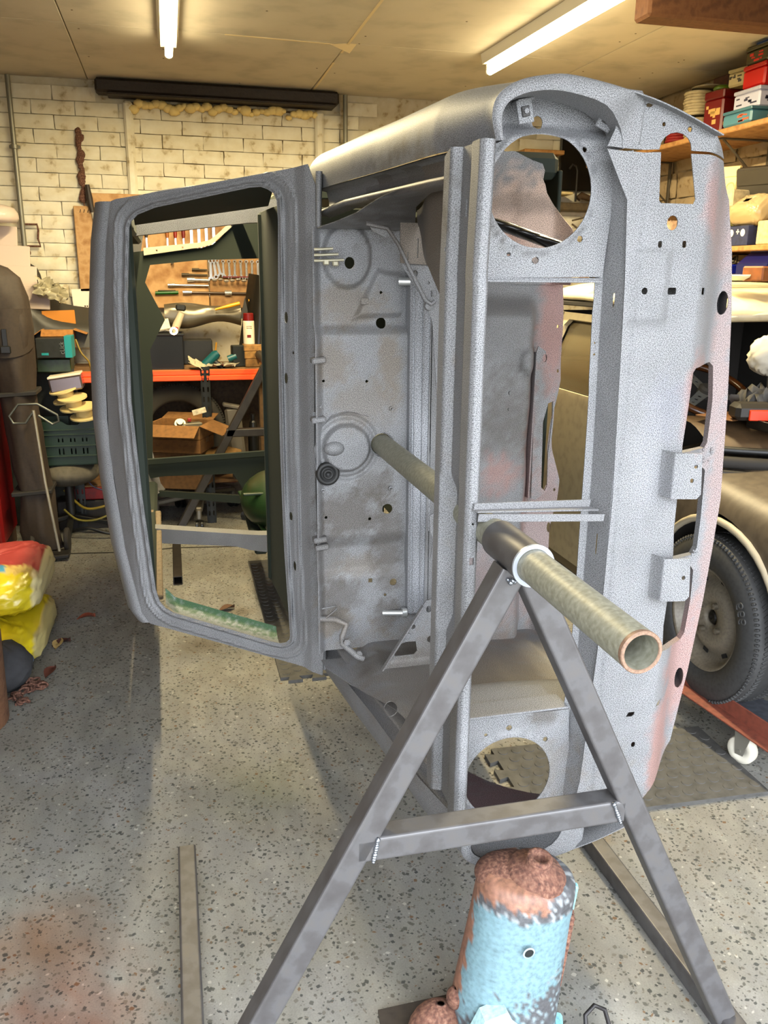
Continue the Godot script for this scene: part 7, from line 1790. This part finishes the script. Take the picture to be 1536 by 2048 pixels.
# ---------- shelves on the right wall and the corner behind
func shelves():
	var pine := mat("pine_shelf", Color(0.6, 0.44, 0.25), 0.7, 0.0, T.wood, 4.0)
	var ys := [2.055, 1.54, 1.415]
	for k in 3:
		var s := thing("wall_shelf", ["top pine shelf on the right wall, full of tins", "middle pine shelf on the right wall with switch boxes", "lower shelf on the right wall with cables and a blue bin"][k], "shelf", Vector3(2.66, ys[k], -3.7), "pine shelves")
		put(boxed(Vector3(0.34, 0.024, 2.6), Vector3(0, -0.012, 0)), "board", pine, s)
		for z in [-0.9, -0.05, 0.8]:
			var m := MB.new(); m.box(Vector3(0.28, 0.006, 0.025), Vector3(0.02, -0.028, z), Basis(), 0.001); m.box(Vector3(0.006, 0.24, 0.025), Vector3(0.155, -0.15, z), Basis(), 0.001); m.bar(Vector3(-0.1, -0.03, z), Vector3(0.152, -0.24, z), 0.006, 0.014, Vector3.BACK, 0.001)
			put(m, "bracket", plainm(Color(0.3, 0.27, 0.22), 0.5, 0.3), s)
	var t: float = ys[0]
	# tins
	tin("biscuit_tin", "tall dark red square tin with pictures on the top shelf", Vector3(0.13, 0.19, 0.13), Vector3(2.6, t, -3.83), Color(0.36, 0.02, 0.03), Color(0.7, 0.55, 0.3), 6)
	tin("flat_tin", "pale blue flat tin with an orange label lowest on the top shelf", Vector3(0.18, 0.065, 0.2), Vector3(2.58, t, -3.57), Color(0.25, 0.42, 0.48), Color(0.75, 0.3, 0.15), 0)
	tin("patterned_tin", "white tin with a small blue pattern on the pale blue one", Vector3(0.17, 0.085, 0.18), Vector3(2.62, t + 0.067, -3.58), Color(0.7, 0.7, 0.78), Color(0.15, 0.15, 0.25), 0)
	tin("red_tin", "bright red tin on the white patterned one", Vector3(0.15, 0.095, 0.15), Vector3(2.62, t + 0.154, -3.56), Color(0.65, 0.02, 0.015), Color(0.65, 0.02, 0.015), 0)
	tin("olive_tin", "olive green tin with a red line of writing on the red tin", Vector3(0.15, 0.07, 0.15), Vector3(2.62, t + 0.251, -3.555), Color(0.2, 0.18, 0.08), Color(0.7, 0.08, 0.03), 0)
	tin("pot_tin", "round tin with a picture band beside the red tin", Vector3(0.1, 0.075, 0.1), Vector3(2.62, t + 0.19, -3.73), Color(0.6, 0.55, 0.4), Color(0.15, 0.12, 0.1), 10)
	tin("drink_carton", "dark red and white carton next to the olive tin", Vector3(0.06, 0.11, 0.06), Vector3(2.62, t + 0.23, -3.665), Color(0.25, 0.02, 0.02), Color(0.8, 0.75, 0.65), 4)
	tin("blue_tub", "slate blue plastic tub on the olive tin", Vector3(0.13, 0.02, 0.13), Vector3(2.64, t + 0.322, -3.54), Color(0.25, 0.33, 0.5), Color(0.25, 0.33, 0.5), 0)
	# rope coils
	for k in 3:
		var m := MB.new()
		var R: float = [0.055, 0.06, 0.055][k]
		var n: int = [7, 8, 7][k]
		for i in n: 
			var rg := []
			for j in 21: rg.append(Vector3(cos(TAU * j / 20) * (R + 0.003 * sin(i * 1.9)), i * 0.0135 + 0.008, sin(TAU * j / 20) * (R + 0.003 * sin(i * 1.9))))
			m.tube(rg, 0.0085, 6, false)
		solo(m, "cable_reel", grainy([Color(0.62, 0.55, 0.42), Color(0.66, 0.6, 0.47), Color(0.5, 0.02, 0.03)][k], 0.7), ["lower reel of off-white cable on the top shelf", "upper reel of off-white cable stacked on the lower one", "reel of red cable behind the off-white reels"][k], "cable reel", "cable reels", [Vector3(2.58, t, -4.0), Vector3(2.58, t + 0.11, -4.02), Vector3(2.6, t, -4.2)][k])
		for e in ([] if k == 2 else [0, n]):
			pass
	var m := MB.new(); m.lathe([Vector2(0, 0), Vector2(0.08, 0), Vector2(0.08, 0.006), Vector2(0, 0.006)], 24); solo(m, "reel_lid", grainy(Color(0.45, 0.4, 0.3), 0.7), "thin disc lying on the upper cable reel", "disc", "", Vector3(2.6, t + 0.228, -3.97))
	m = MB.new(); m.blob(Vector3.ZERO, Vector3(0.1, 0.04, 0.08), 10); solo(m, "green_tape", plainm(Color(0.25, 0.35, 0.02), 0.3), "yellow-green roll between the reels and the tins", "tape roll", "", Vector3(2.62, t + 0.21, -3.88))
	bx("wood_block", "brown wooden block fixed at the top of the right wall", "block", Vector3(0.12, 0.09, 0.12), Vector3(2.77, 2.27, -4.05), Color(0.28, 0.14, 0.06))
	bx("junction_box", "grey junction box beside the wooden block", "box", Vector3(0.1, 0.085, 0.13), Vector3(2.74, 2.26, -4.2), Color(0.5, 0.47, 0.4))
	# switchgear on the middle shelf
	t = ys[1]
	var cream := Color(0.78, 0.7, 0.5)
	sock("socket_plate", "cream double socket plate on top of the switch boxes", Vector3(2.58, t + 0.3, -3.7), Vector3(0.1, 0.13, 0.03), cream, -20)
	sock("consumer_unit", "dark grey consumer unit leaning on the middle shelf", Vector3(2.62, t + 0.26, -3.52), Vector3(0.2, 0.17, 0.06), Color(0.2, 0.18, 0.15), 14)
	sock("switch_box", "cream switch box in the middle of the pile", Vector3(2.57, t + 0.19, -3.66), Vector3(0.12, 0.09, 0.08), cream, -4)
	bx("white_socket_box", "white box with a screw hole in front of the pile", "box", Vector3(0.14, 0.075, 0.05), Vector3(2.55, t + 0.17, -3.56), Color(0.7, 0.64, 0.5), 10)
	bx("yellow_label_box", "cream box with a green lower edge on the middle shelf", "box", Vector3(0.14, 0.085, 0.08), Vector3(2.56, t + 0.09, -3.66), Color(0.68, 0.66, 0.4), 4)
	bx("grey_relay_box", "grey-green relay box at the front of the middle shelf", "box", Vector3(0.1, 0.09, 0.1), Vector3(2.55, t, -3.66), Color(0.28, 0.28, 0.22), 0)
	var sb := carton("blue_bulb_box", "blue box printed with pale round lamps on the middle shelf", Vector3(0.12, 0.085, 0.17), Vector3(2.55, t, -3.48), Color(0.1, 0.12, 0.25))
	m = MB.new()
	for i in 2:
		m.lathe([Vector2(0.016, 0), Vector2(0, 0.001)], 16, Transform3D(rot(0, 0, 90), Vector3(-0.0605, 0.055, -0.03 + i * 0.08)))
		m.box(Vector3(0.002, 0.006, 0.022), Vector3(-0.0605, 0.06, -0.065 + i * 0.08)); m.box(Vector3(0.002, 0.022, 0.006), Vector3(-0.0605, 0.06, -0.065 + i * 0.08))
	put(m, "lamp_print", plainm(Color(0.75, 0.72, 0.7), 0.5), sb)
	bx("cream_carton", "cream carton at the right end of the middle shelf", "box", Vector3(0.12, 0.1, 0.1), Vector3(2.56, t, -3.3), Color(0.75, 0.66, 0.46), 0)
	m = MB.new(); pillow(m, Vector3.ZERO, Vector3(0.13, 0.11, 0.22), 24, 21); var pb := solo(m, "clear_bag", mat("clear_film", Color(0.6, 0.52, 0.38), 0.25, 0.0), "crumpled clear plastic bag over the switch boxes", "bag", "", Vector3(2.54, t + 0.15, -3.45)); pb.rotation_degrees = Vector3(0, 0, 35)
	var ob := carton("brown_parts_carton", "brown carton with a dark slot at the back of the middle shelf", Vector3(0.2, 0.2, 0.16), Vector3(2.62, t, -4.25), Color(0.4, 0.28, 0.13), 10)
	put(boxed(Vector3(0.003, 0.06, 0.02), Vector3(-0.101, 0.12, 0.02), Basis(), 0.001), "slot", plainm(Color(0.05, 0.07, 0.12), 0.5), ob)
	bx("white_cup", "white upright carton left of the brown one", "box", Vector3(0.07, 0.13, 0.06), Vector3(2.54, t, -4.38), Color(0.78, 0.74, 0.64), 0)
	m = MB.new(); pillow(m, Vector3(0, 0.06, 0), Vector3(0.12, 0.12, 0.14), 24, 31); solo(m, "pink_wrapping", grainy(Color(0.66, 0.54, 0.44), 0.8), "crumpled pale wrapping beside the brown carton", "wrapping", "", Vector3(2.54, t + 0.02, -4.1))
	# cables and a blue bin on the lower shelf
	t = ys[2]
	for k in 7:
		var pts := []
		var r := RandomNumberGenerator.new(); r.seed = 90 + k
		for i in 9: pts.append(Vector3(2.56 + r.randf_range(-0.04, 0.05), t + 0.012 + r.randf() * 0.085, -3.62 + r.randf_range(-0.12, 0.1)))
		cable("cable_tangle", ["thick black", "pale grey", "dark brown", "thin white", "dull olive", "second black", "grey-green"][k] + " cable in the tangle on the lower shelf", pts, r.randf_range(0.004, 0.008), [Color(0.03, 0.03, 0.03), Color(0.4, 0.37, 0.3), Color(0.1, 0.08, 0.06), Color(0.55, 0.5, 0.42), Color(0.25, 0.22, 0.15), Color(0.05, 0.05, 0.05), Color(0.2, 0.2, 0.17)][k], "tangled cables")
	var bb := thing("storage_bin", "blue plastic storage bin at the right of the lower shelf", "bin", Vector3(2.6, t, -3.33))
	m = MB.new(); m.prism(pv([-0.12, 0, 0.12, 0, 0.12, 0.098, -0.05, 0.098, -0.12, 0.045]), 0.006, Transform3D(rot(0, 0, 0), Vector3(0, 0, -0.1))); m.prism(pv([-0.12, 0, 0.12, 0, 0.12, 0.098, -0.05, 0.098, -0.12, 0.045]), 0.006, Transform3D(Basis(), Vector3(0, 0, 0.1))); m.box(Vector3(0.006, 0.098, 0.2), Vector3(0.12, 0.049, 0)); m.box(Vector3(0.006, 0.045, 0.2), Vector3(-0.12, 0.023, 0)); m.box(Vector3(0.24, 0.006, 0.2), Vector3(0, 0.003, 0)); m.box(Vector3(0.006, 0.085, 0.2), Vector3(-0.085, 0.071, 0), rot(0, 0, -52))
	put(m, "body", plainm(Color(0.01, 0.03, 0.25), 0.35), bb)
	m = MB.new(); m.box(Vector3(0.012, 0.01, 0.21), Vector3(-0.05, 0.098, 0)); put(m, "rim", plainm(Color(0.02, 0.06, 0.35), 0.35), bb)
	bx("small_blue_bin", "small bright blue bin in front of the cable tangle", "bin", Vector3(0.08, 0.045, 0.1), Vector3(2.53, t, -3.56), Color(0.04, 0.1, 0.5), 0, "", 0.35)
	# the back corner, seen through the headlamp opening
	var W := BACK + 0.06
	var cs := thing("corner_shelf", "short wooden bracket shelf on the back wall near the corner", "shelf", Vector3(2.24, 2.12, W + 0.06))
	put(boxed(Vector3(0.26, 0.025, 0.16), Vector3.ZERO), "board", pine, cs)
	m = MB.new(); m.prism(pv([-0.02, -0.012, 0.11, -0.012, -0.02, -0.07]), 0.03); put(m, "bracket", grainy(Color(0.2, 0.12, 0.06), 0.8), cs)
	bx("lower_corner_shelf", "thin white shelf below the sealant tubes", "shelf", Vector3(0.2, 0.016, 0.14), Vector3(2.35, 1.885, W + 0.06), Color(0.75, 0.68, 0.5))
	for k in 2:
		var st := thing("sealant_tube", ["left cream sealant cartridge with a black label", "right cream sealant cartridge with a black and white label"][k], "cartridge", Vector3(2.27 + k * 0.055, 1.902, W + 0.06), "sealant cartridges")
		m = MB.new(); m.lathe([Vector2(0, 0), Vector2(0.025, 0), Vector2(0.025, 0.16), Vector2(0.008, 0.17), Vector2(0.006, 0.2), Vector2(0, 0.2)], 18); put(m, "cartridge", plainm(Color(0.75, 0.66, 0.45), 0.45), st)
		m = MB.new(); m.lathe([Vector2(0.0255, 0.06), Vector2(0.0255, 0.12)], 18); put(m, "label_band", plainm(Color(0.03, 0.03, 0.04), 0.5), st)
	var dw := MB.new(); dw.box(Vector3(0.3, 0.34, 0.03), Vector3(2.56, 2.09, BACK + 0.05)); struct(dw, "dark_recess_1", plainm(Color(0.012, 0.01, 0.008), 0.3), "near-black panel standing for the shade of a recess near the corner")  # shade of a recess put into the near-black colour of a flat panel
	var sl := MB.new(); sl.box(Vector3(0.42, 0.05, 0.1), Vector3(2.55, 1.82, BACK + 0.07), Basis(), 0.008); struct(sl, "trim_3", grainy(Color(0.3, 0.25, 0.17), 0.8), "wooden ledge under the dark recess panel")
	m = MB.new(); m.tube([Vector3(0, -0.12, 0), Vector3(0, 0.06, 0), Vector3(-0.01, 0.085, 0), Vector3(-0.035, 0.095, 0), Vector3(-0.055, 0.07, 0)], 0.007, 8); solo(m, "iron_hook", plainm(Color(0.06, 0.045, 0.04), 0.7), "dark iron hook standing by the dark recess panel", "hook", "", Vector3(2.5, 1.97, W + 0.06))
	for k in 2:
		m = MB.new(); m.bar(Vector3(0, 0, 0), Vector3(0.12, -0.08 + 0.11 * k, 0.02), 0.014, 0.01); solo(m, "steel_offcut", plainm(Color(0.3, 0.25, 0.18), 0.5, 0.3), ["thin steel strip sloping down below the ledge", "thin steel strip sloping up below the ledge"][k], "strip", "steel strips", Vector3(2.5, 1.72 + 0.02 * k, W + 0.03))
	m = MB.new(); m.tube([Vector3(0, 0, 0), Vector3(0.02, 0.02, 0), Vector3(0.14, -0.01, 0)], [0.018, 0.022, 0.012], 10); solo(m, "old_hand_drill", grainy(Color(0.25, 0.18, 0.1), 0.6), "dark old tool lying on the wooden ledge", "tool", "", Vector3(2.52, 1.868, W + 0.05))
	m = MB.new(); m.box(Vector3(1.2, 0.1, 0.11), Vector3(2.32, CEIL - 0.05, -3.1), Basis(), 0.01); struct(m, "trim_2", mat("joist", Color(0.36, 0.22, 0.1), 0.8, 0.0, T.wood, 5.0), "brown joist under the ceiling at the right")
func tin(called: String, label: String, size: Vector3, at: Vector3, c: Color, c2: Color, turn: float):
	var t := thing(called, label, "tin", at, "tins on the top shelf"); t.rotation_degrees.y = turn
	put(boxed(size * Vector3(1, 0.8, 1), Vector3(0, size.y * 0.4, 0), Basis(), 0.008), "body", plainm(c, 0.35), t)
	put(boxed(Vector3(size.x + 0.004, size.y * 0.2, size.z + 0.004), Vector3(0, size.y * 0.9, 0), Basis(), 0.006), "lid", plainm(Color(c.r * 0.9, c.g * 0.9, c.b * 0.9), 0.3), t)
	var m := MB.new(); var r := RandomNumberGenerator.new(); r.seed = called.length() * 7
	for i in 7: m.box(Vector3(0.002, size.y * r.randf_range(0.05, 0.16), size.z * r.randf_range(0.08, 0.25)), Vector3(-size.x / 2 - 0.0005, size.y * r.randf_range(0.15, 0.65), size.z * r.randf_range(-0.35, 0.35)), Basis(), 0.0005)
	for i in 5: m.box(Vector3(size.x * r.randf_range(0.08, 0.25), size.y * r.randf_range(0.05, 0.16), 0.002), Vector3(size.x * r.randf_range(-0.35, 0.35), size.y * r.randf_range(0.15, 0.65), size.z / 2 + 0.0005), Basis(), 0.0005)
	if c != c2: put(m, "print", plainm(c2, 0.5), t)
func sock(called: String, label: String, at: Vector3, size: Vector3, c: Color, tilt: float):
	var t := thing(called, label, "switchgear", at); t.rotation_degrees = Vector3(tilt, -62, 0)
	put(boxed(size, Vector3.ZERO, Basis(), 0.006), "housing", plainm(c, 0.4), t)
	for k in 2:
		var m := MB.new(); m.lathe([Vector2(0.017, -0.001), Vector2(0.02, 0.002), Vector2(0.016, 0.003), Vector2(0.014, 0.001), Vector2(0, 0.001)], 20, Transform3D(Basis(Vector3.RIGHT, Vector3.BACK, Vector3.DOWN), Vector3(-0.022 + 0.044 * k, -size.y * 0.28, size.z / 2)))
		put(m, "knockout", plainm(Color(c.r * 0.85, c.g * 0.85, c.b * 0.85), 0.4), t)
	put(boxed(Vector3(size.x * 0.96, size.y * 0.38, 0.006), Vector3(0, size.y * 0.26, size.z / 2 + 0.002), Basis(), 0.002), "cover", plainm(Color(c.r * 1.05, c.g * 1.05, c.b * 1.05), 0.35), t)
